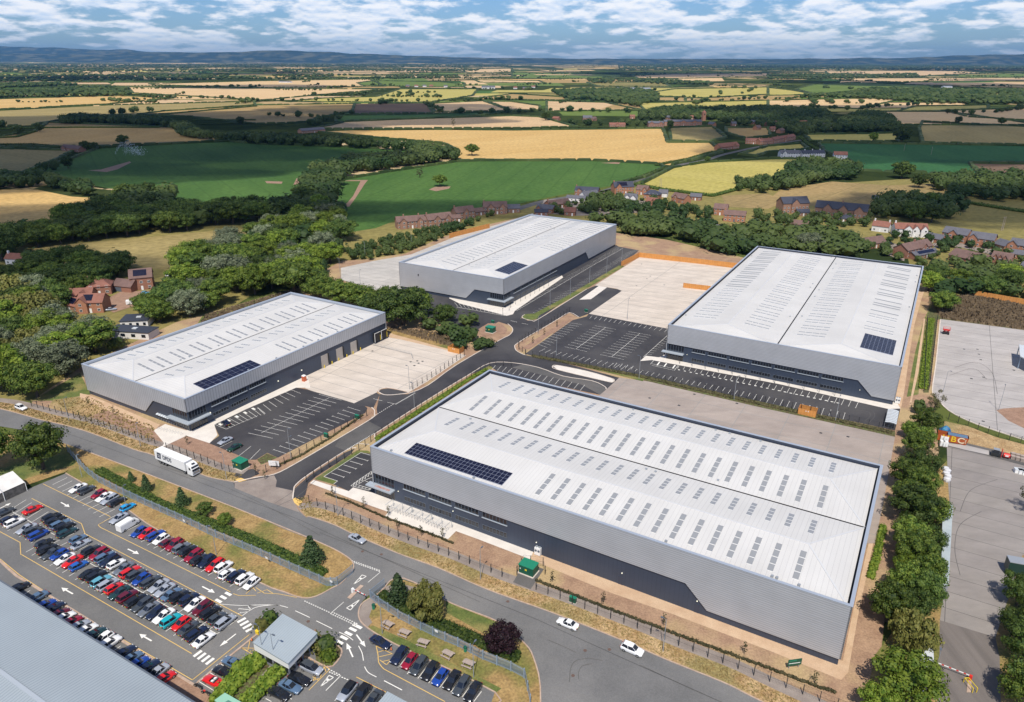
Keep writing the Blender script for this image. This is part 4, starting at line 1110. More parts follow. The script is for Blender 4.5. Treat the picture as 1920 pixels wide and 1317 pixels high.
def window(t, plane, val, s0, s1, z0, z1, n=7, sill=True, out=1):
    """ribbon window: frame, glass behind it, sill"""
    o = out
    def P(s, z, d): return (s, val - d * o, z) if plane == 'b' else (val + d * o, s, z)
    fr = MB()
    def bar(sa, sb, za, zb, d0=-0.02, d1=0.09):
        A = [P(sa, za, d0), P(sb, za, d0), P(sb, zb, d0), P(sa, zb, d0)]; Bq = [P(sa, za, d1), P(sb, za, d1), P(sb, zb, d1), P(sa, zb, d1)]
        fr.quad(*Bq)
        for i in range(4): fr.quad(A[i], A[(i + 1) % 4], Bq[(i + 1) % 4], Bq[i])
    bar(s0, s1, z0, z0 + .1); bar(s0, s1, z1 - .1, z1)
    for i in range(n + 1):
        s = s0 + (s1 - s0 - 0.09) * i / n; bar(s, s + 0.09, z0 + .1, z1 - .1)
    f = fr.obj('window', M['frame'], t)
    g = MB(); g.quad(P(s0, z0, 0.02), P(s1, z0, 0.02), P(s1, z1, 0.02), P(s0, z1, 0.02)); g.obj('pane', M['glass'], f)
    if sill:
        k = MB()
        a, b = P(s0 - .1, z0 - .16, 0), P(s1 + .1, z0 - .02, .28)
        k.box(min(a[0], b[0]), max(a[0], b[0]), min(a[1], b[1]), max(a[1], b[1]), a[2], b[2]); k.obj('sill', M['sill'], f)
    return f


def entrance(t, plane, vals, segs, canopy, mk='frame'):
    """glazed corner on both floors with a canopy between"""
    for (pl, val, s0, s1, out) in segs:
        window(t, pl, val, s0, s1, 3.75, 6.5, 6, False, out)
        window(t, pl, val, s0, s1, 0.1, 2.9, 6, False, out)
    c = MB()
    for b in canopy: c.box(*b, 3.15, 3.5)
    c.obj('canopy', M['sill'], t)


def roof_bits(t, S, zf, W_, Ln, key):
    """small roof hatches, vents and anchor posts"""
    rr = random.Random(key)
    for i in range(14):
        mb = MB()
        c_ = rr.choice([1.9, W_ / 2 - 2, W_ / 2 + 2, W_ - 2]); s = rr.uniform(3, Ln - 3)
        x_, y_, z_ = S(c_, s, zf(c_)); mb.box(x_ - .25, x_ + .25, y_ - .25, y_ + .25, z_, z_ + .35); mb.obj('roof_vent', M['galv'], t)


# --- unit C, the big one in front
h = 14.39; w_, l_ = 114.89, 57.66
t,S,zf = warehouse('C','largest white-roofed warehouse, in front, with striped grey cladding and a long blue solar array',-36.577,162.465,R(-30.483),w_,l_,h,'a',
                     [(0, 6.7), (84.2, 6.7), (89.2, 1.8), (w_, 1.8), (w_, h), (0, h)], [(0, 1.8), (l_, 1.8), (l_, h), (0, h)], 'clad', 'clad')
UC = t
for rows, (c0, c1) in enumerate(((3.2, 11.9), (19.0, 25.5), (31.2, 40.1), (47.0, 53.5))):
    ss = [10.2] + [15.1 + 4.02 * k for k in range(22)] + [104.3]
    for s in ss:
        if rows == 0 and s < 45: continue
        if rows != 0 and 26.3 < s < 26.5: continue
        rooflight(t, S, zf, c0, c1, s)
solar(t, S, zf, 2.5, 7.6, 9.2, 38.3, 4, 26)
for k in range(4):
    window(t, 'b', 0.35, 10.1 + 8 * k, 17.05 + 8 * k, 4.9, 6.45)
    window(t, 'b', 0.35, 10.1 + 8 * k, 17.05 + 8 * k, 1.3, 2.75, 7, False)
entrance(t, 'b', None, [('b', 0.35, 0.7, 7.1, 1)], [(-1.2, 7.2, -1.6, 0.35)])
d = MB(); d.box(1.4, 6.2, -1.1, -0.35, 3.52, 3.55); d.obj('canopy_decking', mat('red_decking', (0.42, 0.15, 0.12), (.4, .36, .34), 1.2, 3, 0.7), t)
for s in (48.9, 69.5, 86.5):
    d = MB(); d.box(s, s + 1.1, 0.28, 0.35, 0.0, 2.2); d.obj('door', M['parapet_in'], t)
for s, z in ((8.2, 3.4), (25.4, 3.4), (48.9, 3.1), (70.2, 3.2), (86.9, 3.0)):
    d = MB(); d.box(s, s + .2, 0.15, 0.35, z, z + .16); d.obj('wall_light', M['lamp_on'], t)
roof_bits(t, S, zf, l_, w_, 1)

# --- unit D, right
h = 14.04; w_, l_ = 79.47, 144.8
t,S,zf = warehouse('D','white-roofed warehouse on the right with two storeys of ribbon windows and a square solar array',59.135,256.298,R(-30.408),w_,l_,h,'b',
                     [(0, 6.55), (67.5, 6.55), (72.4, 1.8), (w_, 1.8), (w_, h), (0, h)], [(0, 1.8), (l_, 1.8), (l_, h), (0, h)], 'clad', 'clad')
extra = MB(); cnt = 0
for row, (c0, c1) in enumerate(((4.9, 14.0), (24.6, 34.0), (43.8, 53.6), (64.3, 74.5))):
    for k in range(16):
        if row < 3: cand = (15.6 + 8.0 * k, 18.8 + 8.0 * k)
        else:
            base = 33.0 + 16.4 * (k // 2)
            cand = (base, base + 3.1, base + 8.6) if k % 2 == 0 else ()
        for s in cand:
            if s > 137.5 or (row == 3 and s < 31): continue
            cnt += 1
            if cnt <= 98 and row != 0 or (row == 0 and k < 6): rooflight(t, S, zf, c0, c1, s, 0.8)
            else:
                za, zb = zf(c0) + .06, zf(c1) + .06
                extra.quad(S(c0, s - .4, za), S(c1, s - .4, zb), S(c1, s + .4, zb), S(c0, s + .4, za))
o = extra.obj('rooflights', M['rooflight'], t); o['kind'] = 'stuff'
solar(t, S, zf, 65.5, 76.0, 11.2, 27.2, 8, 10)
window(t, 'b', 0.35, 10.1, 15.1, 4.85, 6.2, 5); window(t, 'b', 0.35, 10.1, 15.1, 1.0, 2.4, 5, False)
for k in range(6):
    window(t, 'b', 0.35, 16.2 + 7.98 * k, 23.2 + 7.98 * k, 4.85, 6.2); window(t, 'b', 0.35, 16.2 + 7.98 * k, 23.2 + 7.98 * k, 1.0, 2.4, 7, False)
entrance(t, 'b', None, [('b', 0.35, 0.7, 7.0, 1)], [(-1.2, 7.2, -1.5, 0.35)])
for s, z in ((8.2, 3.3), (68.5, 3.0)):
    d = MB(); d.box(s, s + .2, 0.15, 0.35, z, z + .16); d.obj('wall_light', M['lamp_on'], t)
roof_bits(t, S, zf, w_, l_, 2)

# --- unit A, left front
h = 11.208; w_, l_ = 53.71, 94.34
t,S,zf = warehouse('A','lower white-roofed warehouse at the left with a narrow solar array and three pale dock doors',-145.682,223.334,R(-30.277),w_,l_,h,'b',
                     [(0, 1.6), (31.9, 1.6), (37.1, 6.7), (w_, 6.7), (w_, h), (0, h)], [(0, 6.7), (l_, 6.8), (l_, h), (0, h)], 'clad_v', 'clad_vs')
bb = [9.5] + [x for k in range(1, 10) for x in (5.5 + 8 * k, 8.5 + 8 * k)] + [84.2]
for row, (c0, c1) in enumerate(((5.1, 9.9), (16.9, 25.3), (31.1, 35.9), (43.3, 50.8))):
    for s in bb:
        if row == 3 and s < 45: continue
        rooflight(t, S, zf, c0, c1, s, 0.9)
solar(t, S, zf, 46.4, 51.9, 8.6, 31.3, 3, 10)
wv = w_ - 0.35
window(t, 'a', wv, 8.9, 15.1, 4.95, 6.4, 6); window(t, 'a', wv, 8.9, 15.1, 1.3, 2.65, 6, False)
for k in range(2):
    window(t, 'a', wv, 16.0 + 8 * k, 22.9 + 8 * k, 4.95, 6.4); window(t, 'a', wv, 16.0 + 8 * k, 22.9 + 8 * k, 1.3, 2.65, 7, False)
entrance(t, None, None, [('b', 0.35, 46.0, 53.2, 1), ('a', wv, 0.6, 6.9, 1)], [(44.4, w_ + 1.2, -1.2, 0.35), (w_ - 0.35, w_ + 1.2, 0.35, 7.4)])
for k, s in enumerate((57.1, 65.1, 73.0)):
    d = MB(); d.box(wv, wv + .12, s, s + 3.4, 0.25, 5.0); dd = d.obj('loading_door', M['door'], t)
    d = MB(); d.box(wv, wv + .55, s + 3.4, s + 3.6, 1.2, 5.2); d.obj('door_side_shadow', M['black'], t)  # black strip standing in for the shadow down the door's side
for y0 in (86.0, 90.1):
    d = MB(); d.box(wv, wv + 1.0, y0, y0 + 3.6, 0.9, 4.6); dd = d.obj('dock_shelter', M['black'], t)
    d = MB(); d.beam((wv + 1.05,y0 + .1,.9),(wv + 1.05,y0 + .1,4.6),.15,.15); d.beam((wv + 1.05,y0,4.6),(wv + 1.05,y0 + 3.6,4.6),.15,.15); d.obj('rim',M['white'],dd)
    d = MB(); d.beam((wv + 1.05, y0 + 3.5, .9), (wv + 1.05, y0 + 3.5, 3.2), .15, .15); d.obj('guide', M['yellow'], dd)
for s in (7.9, 36, 47):
    d = MB(); d.box(wv, wv + .3, s, s + .28, 3.0, 3.3); d.obj('wall_light', M['lamp_on'], t)
for y0, y1 in ((0, 85), ):
    pass
roof_bits(t, S, zf, w_, l_, 3)

# --- unit B, behind
h = 13.871; w_, l_ = 60.22, 137.4
t,S,zf = warehouse('B','white-roofed warehouse behind the others with a small solar array by its glazed corner',-56.269,346.4,R(-29.501),w_,l_,h,'b',
                     [(0,1.6),(39.3,1.6),(44.3,6.6),(w_,6.6),(w_,h),(0,h)],[(0,6.6),(92.2,6.4),(96.4,1.6),(l_,1.5),(l_,h),(0,h)],'clad','clad')
cnt = 0; extra = MB()
for row, (c0, c1) in enumerate(((5.3, 10.9), (18.0, 27.3), (34.9, 41.2), (47.4, 57.0))):
    for k in range(30):
        s = (11.2 + 4.1 * k)
        if row == 3 and s < 60 or s > 131: continue
        if k < 24: rooflight(t, S, zf, c0, c1, s, 0.8, 3)
        else: extra.quad(S(c0, s - .4, zf(c0) + .06), S(c1, s - .4, zf(c1) + .06), S(c1, s + .4, zf(c1) + .06), S(c0, s + .4, zf(c0) + .06))
o = extra.obj('rooflights', M['rooflight'], t); o['kind'] = 'stuff'
solar(t, S, zf, 49.5, 57.5, 9.7, 28.2, 6, 9)
wv = w_ - 0.35
for k in range(6):
    window(t, 'a', wv, 9.7 + 7.85 * k, 16.6 + 7.85 * k, 4.5, 6.0); window(t, 'a', wv, 9.7 + 7.85 * k, 16.6 + 7.85 * k, 1.1, 2.5, 7, False)
entrance(t, None, None, [('b', 0.35, 52.6, 59.8, 1), ('a', wv, 0.6, 6.8, 1)], [(51.8, w_ + 1.2, -1.2, 0.35), (w_ - 0.35, w_ + 1.2, 0.35, 7.4)])
d = MB(); d.box(11.5, 12.0, -.2, .0, 8.6, 9.4); d.obj('wall_light', M['black'], t)
roof_bits(t, S, zf, w_, l_, 4)
# ------------------------------------------------------------------ cars
TYPES = {  # length, width, height, boot height factor, glass: rear foot, rear top, front top, front foot (x from the tail, share of length)
    'hatchback': (4.05, 1.76, 1.48, (0.05, 0.14, 0.52, 0.72)),
    'saloon': (4.65, 1.82, 1.43, (0.17, 0.31, 0.54, 0.70)),
    'coupe': (4.45, 1.82, 1.36, (0.10, 0.33, 0.52, 0.69)),
    'estate car': (4.75, 1.82, 1.48, (0.03, 0.09, 0.54, 0.70)),
    'off-roader': (4.5, 1.88, 1.68, (0.04, 0.11, 0.55, 0.72)),
    'people carrier': (4.6, 1.84, 1.66, (0.03, 0.08, 0.58, 0.78)),
}
_cars = {}


def loft(mb, rings, m=0):
    idx = []
    for r in rings:
        i = len(mb.v); mb.v += r; idx.append(i)
    n = len(rings[0])
    for a, b in zip(idx, idx[1:]):
        for j in range(n - 1):
            mb.f.append((a + j, a + j + 1, b + j + 1, b + j)); mb.m.append(m)
        mb.f.append((a + n - 1, a, b, b + n - 1)); mb.m.append(m)
    mb.f.append(tuple(idx[0] + j for j in range(n))); mb.m.append(m)
    mb.f.append(tuple(idx[-1] + j for j in range(n))[::-1]); mb.m.append(m)


def car_meshes(kind):
    if kind in _cars: return _cars[kind]
    Ln, Wd, Ht, g = TYPES[kind]
    hw = Wd / 2; bz = 0.93 if Ht < 1.55 else 1.05
    X = lambda f: -Ln / 2 + Ln * f
    r = MB(); rings = []
    boot = bz + (0.02 if kind in ('saloon', 'coupe') else 0.0)
    for f,zt,ws,zb in ((0.0,.72,.80,.42),(.02,boot - .06,.90,.30),(.07,boot,.96,.24),(.2,boot + .01,1,.22),(.4,bz,1,.2),(.62,bz - .01,1,.2),(.72,bz - .05,1,.2),(.86,bz - .13,.98,.22),(.95,bz - .24,.92,.24),(.985,bz - .34,.84,.32),(1.0,bz - .42,.74,.40)):
        w_ = hw * ws; x = X(f)
        rings.append([(x,-w_ * .9,zb),(x,w_ * .9,zb),(x,w_,zb + .16),(x,w_,zt - .22),(x,w_ * .95,zt - .06),(x,w_ * .84,zt),(x,0,zt + .03),(x,-w_ * .84,zt),(x,-w_ * .95,zt - .06),(x,-w_,zt - .22),(x,-w_,zb + .16)])
    loft(r, rings)
    body = r.mesh('body', paint('car_paint', (.5, .5, .5)), True)
    # glazing, one tapered lantern
    q = MB(); b0, b1, f1, f0 = [X(k) for k in g]
    wl, wu = hw * .92, hw * .72
    lo = [(b0,-wl * .86),(b0,wl * .86),((b0 + f0) / 2,wl),(f0 - .35,wl * .97),(f0,wl * .72),(f0,-wl * .72),(f0 - .35,-wl * .97),((b0 + f0) / 2,-wl)]
    up = [(b1,-wu * .86),(b1,wu * .86),((b1 + f1) / 2,wu),(f1 - .2,wu * .97),(f1,wu * .82),(f1,-wu * .82),(f1 - .2,-wu * .97),((b1 + f1) / 2,-wu)]
    i = len(q.v); q.v += [(x, y, bz - .02) for x, y in lo] + [(x, y, Ht - .04) for x, y in up]
    for k in range(8): q.f.append((i + k, i + (k + 1) % 8, i + 8 + (k + 1) % 8, i + 8 + k)); q.m.append(0)
    glass = q.mesh('windows', M['glass'])
    # roof and pillars
    p = MB()
    up2 = [(x * 1.0 + (0.03 if x > 0 else -.03), y * 1.03) for x, y in up]
    i = len(p.v); p.v += [(x * .97, y * .96, Ht - .055) for x, y in up2] + [(x * .93, y * .88, Ht) for x, y in up2]
    for k in range(8): p.f.append((i + k, i + (k + 1) % 8, i + 8 + (k + 1) % 8, i + 8 + k)); p.m.append(0)
    p.f.append(tuple(i + 8 + k for k in range(8))); p.m.append(0)
    for a, b in ((0, 0), (1, 1), (4, 4), (5, 5), (2, 2), (7, 7)):
        A = Vector((lo[a][0], lo[a][1], bz - .04)); Bv = Vector((up[b][0], up[b][1], Ht - .05))
        o = Vector((0, .02 if A.y > 0 else -.02, .01)); p.beam(A + o, Bv + o, .06, .06)
    roof = p.mesh('roof', paint('car_paint', (.5, .5, .5)))
    wm = MB(); wm.tube([(0, -.1, 0), (0, .1, 0)], .33, 14, 0); wm.tube([(0, -.112, 0), (0, .112, 0)], .2, 10, 1)
    wheel = wm.mesh('wheel', [M['rubber'], M['metal']])
    hl = MB(); hl.box(-.12, .05, -.17, .17, -.06, .07); head = hl.mesh('headlight', paint('headlight', (.75, .78, .8), .15))
    tl = MB(); tl.box(-.04, .06, -.15, .15, -.09, .09); tail = tl.mesh('taillight', paint('taillight', (.35, .01, .01), .25))
    np_ = MB(); np_.box(-.01, .02, -.26, .26, -.06, .06); plate_ = np_.mesh('number_plate', paint('number_plate', (.7, .55, .08), .5))
    _cars[kind] = (body, glass, roof, wheel, head, tail, plate_, bz, Ln, hw)
    return _cars[kind]


COL = {'white': (.80,.80,.79),'black': (.012,.013,.016),'navy': (.010,.018,.05),'dark grey': (.055,.065,.075),'grey': (.15,.17,.20),'silver': (.38,.41,.46),'red': (.62,.012,.012),'crimson': (.30,.008,.03),
       'maroon': (.13,.008,.022),'blue': (.012,.06,.33),'bright blue': (.02,.12,.45),'sky blue': (.01,.36,.74),'slate blue': (.10,.17,.27),'pale blue': (.13,.40,.50),'turquoise': (.01,.42,.48),'dark teal': (.015,.05,.055),'dark green': (.01,.05,.03)}
_cp = {}


def car_paint(c):
    if c not in _cp: _cp[c] = paint('paint_' + c.replace(' ', '_'), COL[c], 0.28, 0.15 if c not in ('white', 'red') else 0.0, coat=0.8)
    return _cp[c]


def place_car(kind, colour, p, ang, label, group=None, roofc=None):
    body, glass, roof, wheel, head, tail, plate_, bz, Ln, hw = car_meshes(kind)
    t = thing('parked_car' if group != 'cars on the public road' else 'car', label, 'car', (p.x, p.y, 0.13), ang, group)
    for nm, me, c in (('body', body, colour), ('roof', roof, roofc or colour)):
        o = link(nm, me, t); o.material_slots[0].link = 'OBJECT'; o.material_slots[0].material = car_paint(c)
    link('windows', glass, t)
    for sx in (-.31, .31):
        for sy in (-1, 1): link('wheel', wheel, t, (sx * Ln, sy * (hw - .1), .33))
    for sy in (-1, 1):
        link('headlight', head, t, (Ln / 2 - .10, sy * hw * .62, bz - .36)); link('taillight', tail, t, (-Ln / 2 + .02, sy * hw * .66, bz - .18))
    link('number_plate', plate_, t, (-Ln / 2 - .01, 0, .62))
    return t


def heading(a, b):
    d = at(*b) - at(*a); return math.atan2(d.y, d.x)


H_, S_a, E_, O_, P_, K_ = 'hatchback', 'saloon', 'estate car', 'off-roader', 'people carrier', 'coupe'
h1 = heading(ZA(730, 295), ZA(935, 195)); h2 = heading(Z2(690, 360), Z2(535, 450)) + PI; h7 = heading(Z4(1000, 1090), Z4(1085, 985))
h4 = heading(Z2(900, 950), Z2(980, 895))
# (reading, x, y, kind, colour, nose towards +/-)
ROWS = [
    ('row of bays along the blue fence',h1,[(ZA,1080,335,S_a,'white',-1),(ZA,1195,362,O_,'dark grey',1),(ZA,1365,418,H_,'crimson',-1),(ZA,1445,458,S_a,'white',-1),(ZA,1518,492,E_,'silver',-1),(ZA,1620,524,E_,'black',1),
                                     (ZA,1765,600,H_,'sky blue',1),(ZA,1645,752,S_a,'silver',-1),(Z2,990,105,H_,'blue',-1),(Z2,1043,117,H_,'red',-1),(Z2,1105,128,E_,'blue',1),(Z2,1145,157,H_,'white',-1),
                                     (Z2,1195,180,H_,'maroon',1),(Z2,1242,197,O_,'crimson',-1),(Z2,1290,220,O_,'grey',1),(Z2,1338,240,O_,'black',1),(Z2,1377,271,E_,'crimson',-1),(Z2,1417,303,O_,'black',1),(Z2,1472,316,O_,'navy',-1),
                                     (Z2,1530,340,E_,'red',-1),(Z2,1590,356,O_,'white',1),(Z2,1614,404,H_,'white',1),(Z2,1680,418,O_,'navy',1),(Z2,1741,438,O_,'white',1),(Z2,1790,470,H_,'white',-1)]),
    ('upper half of the double row',h2,[(ZA,450,632,S_a,'red',1),(ZA,715,745,O_,'black',1),(ZA,765,785,E_,'black',1),(ZA,830,835,E_,'slate blue',1),(ZA,893,875,O_,'black',1),(ZA,925,950,E_,'dark teal',1),
                                  (ZA,1078,1042,H_,'slate blue',1),(ZA,1115,1115,K_,'silver',1),(ZB,1265,243,O_,'black',1),(ZB,1372,288,O_,'crimson',-1),(ZB,1450,330,E_,'slate blue',1),(ZB,1515,385,O_,'navy',-1),
                                  (ZB,1605,425,H_,'white',1),(ZB,1715,488,S_a,'grey',-1),(Z2,925,388,E_,'red',1),(Z2,968,412,O_,'dark grey',1),(Z2,1005,440,H_,'blue',-1),(Z2,1070,458,E_,'dark grey',1),(Z2,1130,487,S_a,'silver',-1),
                                  (Z2,1172,517,S_a,'silver',-1),(Z2,1220,548,S_a,'slate blue',1),(Z2,1277,567,O_,'black',1),(Z2,1345,585,O_,'navy',1),(Z2,1388,617,S_a,'white',-1),(Z2,1440,647,O_,'maroon',-1),(Z2,1495,680,O_,'black',1),
                                  (Z2, 1545, 718, H_, 'dark grey', 1), (Z2, 1603, 748, P_, 'silver', 1)]),
    ('lower half of the double row',h2,[(ZA,60,665,S_a,'dark grey',1),(ZA,125,775,H_,'navy',1),(ZA,200,815,O_,'white',1),(ZA,370,895,S_a,'silver',-1),(ZA,455,935,O_,'dark grey',1),(ZA,530,985,P_,'blue',1),(ZB,612,140,H_,'black',1),
                                  (ZB,655,225,O_,'black',1),(ZB,720,275,S_a,'dark grey',-1),(ZB,820,295,H_,'blue',-1),(ZB,895,355,K_,'white',-1),(ZB,1000,390,S_a,'red',-1),(ZB,1085,450,H_,'bright blue',1),(ZB,1235,553,K_,'black',1),
                                  (ZB,1335,600,O_,'black',1),(ZB,1400,668,O_,'pale blue',1),(ZB,1490,715,P_,'silver',1),(ZB,1575,760,H_,'red',1),(ZB,1655,820,S_a,'dark teal',-1),(ZB,1765,875,O_,'maroon',1),(Z2,965,592,E_,'black',1),
                                  (Z2,1015,620,E_,'dark grey',-1),(Z2,1058,655,S_a,'grey',-1),(Z2,1108,680,H_,'navy',-1),(Z2,1165,702,S_a,'white',-1),(Z2,1215,736,O_,'turquoise',1),(Z2,1290,757,H_,'red',-1),(Z2,1342,790,S_a,'dark grey',1),
                                  (Z2, 1398, 828, E_, 'navy', 1), (Z2, 1448, 872, S_a, 'white', 1)]),
    ('row half hidden under the metal roof edge',h4,[(Z2,140,500,H_,'black',1),(Z2,258,575,S_a,'slate blue',-1),(Z2,325,625,H_,'blue',1),(Z2,375,650,S_a,'navy',1),(Z2,425,690,H_,'maroon',1),(Z2,462,715,H_,'white',1),(Z2,512,745,H_,'crimson',1),(Z2,565,775,H_,'silver',1),
                                               (Z2,620,803,H_,'white',1),(Z2,672,835,S_a,'dark teal',1),(Z2,735,865,H_,'white',-1),(Z2,780,898,O_,'white',1),(Z2,880,968,S_a,'navy',1),(Z2,940,1005,H_,'slate blue',1),(Z2,985,1042,H_,'blue',1),
                                               (Z2,1052,1070,S_a,'navy',1),(Z2,1118,1108,S_a,'silver',-1),(Z2,1172,1148,H_,'red',1)]),
    ('bays beside the picnic lawn',h7,[(ZE,840,513,O_,'navy',-1),(ZE,948,568,H_,'crimson',-1),(ZE,1046,622,P_,'dark grey',-1),(ZE,1166,678,O_,'black',-1),(ZE,1273,738,H_,'blue',-1),(ZE,1396,768,S_a,'black',-1),(ZE,1500,826,E_,'dark grey',-1),(ZE,1618,890,S_a,'black',-1)]),
]
for rname, hd, cars in ROWS:
    pl = [(rd(x, y), k, c, s) for rd, x, y, k, c, s in cars]
    pl.sort(key=lambda q: q[0][0])
    for i, (p, k, c, s) in enumerate(pl):
        same = [j for j, q in enumerate(pl) if q[1] == k and q[2] == c]
        lab = f"{c} {k} in the {rname}"
        if len(same) > 1: lab = f"{nth(same.index(i))} {c} {k} from the left in the {rname}"
        pos = at(p[0], p[1], 0.7); rj = random.Random(i * 7 + len(rname))
        place_car(k, c, pos, hd + (0 if s > 0 else PI) + rj.uniform(-.02, .02), lab, 'cars in the works car park')
for (rd, x, y, k, c, hd, lab, g, rc) in (
        (ZC,1450,765,S_a,'slate blue',heading(ZC(1450,700),ZC(1370,760)) * 0 + h7 + PI / 2,'blue saloon beside the hedge nearest the gatehouse',None,None),
        (ZC, 1320, 890, S_a, 'black', h7 + PI / 2, 'black saloon between the blue saloon and the red open car', None, None),
        (ZD, 1065, 985, P_, 'silver', None, 'silver people carrier in the hatched box under the gatehouse', None, 'dark grey'),
        (ZD, 900, 1130, S_a, 'black', None, 'black saloon parked nearest the gatehouse wall', None, None),
        (ZD, 770, 1235, S_a, 'slate blue', None, 'grey-blue saloon behind the gatehouse, between two black cars', None, None),
        (ZD, 610, 1330, S_a, 'black', None, 'black saloon cut by the bottom edge, nearest the clipped hedges', None, None),
        (Z4, 648, 1243, O_, 'silver', h7 + PI, 'silver off-roader with a black roof at the near edge of the car park', None, 'black'),
        (Z4, 748, 1258, O_, 'black', h7 + PI, 'black off-roader beside the silver one with the black roof', None, None),
        (Z4, 830, 1300, S_a, 'dark grey', h7 + PI, 'dark saloon beside the small grey roof at the bottom edge', None, None),
        (ZE, 640, 368, S_a, 'navy', 'a', 'navy saloon parked across the corner by the picnic lawn', None, None),
        (Z4, 720, 152, S_a, 'silver', 'r', 'silver saloon driving on the grey public road', 'cars on the public road', None),
        (lambda x,y: (960 + x / 3.796,970 + y / 3.796),397,757,S_a,'white','l','white saloon on the public road, left one of the two by the verge','cars on the public road',None),
        (lambda x,y: (960 + x / 3.796,970 + y / 3.796),856,940,O_,'white','r','white off-roader on the public road, nearest the striped grey wall','cars on the public road',None),
        (T1, 158, 497, O_, 'white', 'r', 'white off-roader stopped at the left end of the road', 'cars on the public road', None),
        (T1, 1685, 745, S_a, 'silver', 'u', 'silver saloon parked on the new bays by the lower left warehouse', None, None),
        (T1, 1755, 795, S_a, 'dark green', 'u', 'dark green saloon on the new bays beside the silver one', None, None),
        (T1, 1688, 612, H_, 'navy', 'v', 'navy hatchback in the disabled bays by the glazed corner', None, None)):
    hr = heading((669, 1010), (720, 1032))
    if hd is None: hd = h7 + PI / 2 + PI
    elif hd == 'a': hd = heading(ZE(560, 320), ZE(720, 410))
    elif hd == 'r': hd = hr if x != 158 else heading((25, 760), (60, 772))
    elif hd == 'l': hd = hr + PI
    elif hd == 'u': hd = heading(T1(1640, 800), T1(1740, 750)) + PI
    elif hd == 'v': hd = heading((423, 794), (432, 800)) + PI
    q = rd(x, y); place_car(k, c, at(q[0], q[1], .7), hd, lab, g, rc)
# red open two-seater with light seats
p = at(*ZC(1180, 1025), .6)
body, glass, roof, wheel, head, tail, plate_, bz, Ln, hw = car_meshes('coupe')
t = thing('open_sports_car', 'red open two-seater by the hedge, its white seats showing', 'car', (p.x, p.y, .13), h7 + PI / 2)
o = link('body', body, t); o.material_slots[0].link = 'OBJECT'; o.material_slots[0].material = car_paint('red')
for sx in (-.31, .31):
    for sy in (-1, 1): link('wheel', wheel, t, (sx * Ln, sy * (hw - .1), .33))
mb = MB(); mb.box(-.9, .35, -.62, .62, .9, 1.0); mb.obj('cockpit', M['black'], t)
for sy in (-.33, .33):
    mb = MB(); mb.box(-.45, .0, sy - .22, sy + .22, .98, 1.05); mb.box(-.62, -.45, sy - .22, sy + .22, .98, 1.3); mb.obj('seat', M['white'], t)
mb = MB(); mb.quad((.45, -.6, .95), (.45, .6, .95), (.2, .5, 1.25), (.2, -.5, 1.25)); mb.obj('windscreen', M['glass'], t)
for sy in (-1, 1): link('headlight', head, t, (Ln / 2 - .10, sy * hw * .62, bz - .36))


# ------------------------------------------------------------------ vans, motorcycles, lorry, trailer
def van(p, ang, label, nm='white_van', sc_=1.0, z=0.13):
    t = thing(nm, label, 'van', (p.x, p.y, z), ang); t.scale = (sc_,) * 3
    mb = MB(); rings = []
    for x, zt, w_ in ((-2.6, 1.95, .9), (-2.55, 2.15, .96), (0.9, 2.2, .98), (1.3, 2.05, .96), (1.85, 1.35, .95), (2.45, 1.1, .9), (2.6, .7, .8)):
        rings.append([(x, -w_, .3), (x, w_, .3), (x, w_, zt - .3), (x, w_ * .9, zt), (x, -w_ * .9, zt), (x, -w_, zt - .3)])
    loft(mb, rings); mb.obj('body', M['white'], t)
    mb = MB(); mb.quad((1.88, -.8, 1.37), (1.88, .8, 1.37), (1.36, .72, 2.02), (1.36, -.72, 2.02)); mb.obj('windscreen', M['glass'], t)
    for sy in (-1, 1):
        mb = MB(); mb.quad((.6,sy * .985,1.35),(1.6,sy * .975,1.35),(1.25,sy * .965,1.8),(.6,sy * .99,1.8)); mb.obj('side_window',M['glass'],t)
        for x in (-1.6, 1.7): link('wheel', wheel, t, (x, sy * .88, .33))
    return t


q = ZA(1770, 835); van(at(q[0], q[1], 1), h1 + .02, 'white panel van in the bays along the blue fence')
van(at(248, 567, 1), R(20), 'white van on the gravel drive of the brick houses', 'delivery_van', 1.0, 0.05)


def motorcycle(p, ang, label, colour):
    t = thing('motorcycle', label, 'motorcycle', (p.x, p.y, .13), ang, 'motorcycles by the walk')
    for x in (-.7, .72):
        mb = MB(); mb.tube([(x,-.07,.32),(x,.07,.32)],.32,14); mb.tube([(x,-.08,.32),(x,.08,.32)],.16,8,1); mb.obj('wheel',[M['rubber'],M['metal']],t)
    mb = MB(); mb.tube([(-.7, 0, .35), (-.2, 0, .55), (.3, 0, .8), (.72, 0, .35)], [.07, .14, .12, .05], 8); mb.obj('frame', M['black'], t)
    mb = MB(); mb.tube([(-.05, 0, .85), (.15, 0, .93), (.4, 0, .85)], [.1, .2, .1], 8); mb.obj('fuel_tank', colour, t)
    mb = MB(); mb.tube([(-.75, 0, .85), (-.4, 0, .82), (-.05, 0, .82)], [.08, .16, .1], 8); mb.obj('seat', M['black'], t)
    mb = MB(); mb.beam((.45,-.38,1.05),(.45,.38,1.05),.05,.05); mb.beam((.45,0,1.05),(.72,0,.4),.06,.06); mb.obj('handlebar',M['metal'],t)


q = ZC(975, 1125); motorcycle(at(*q), h7 + PI / 2, 'black motorcycle at the corner of the paved walk', M['black'])
q = ZC(1080, 1215); motorcycle(at(*q), h7 + PI / 2 + .1, 'red and white motorcycle next to the black one', M['red'])


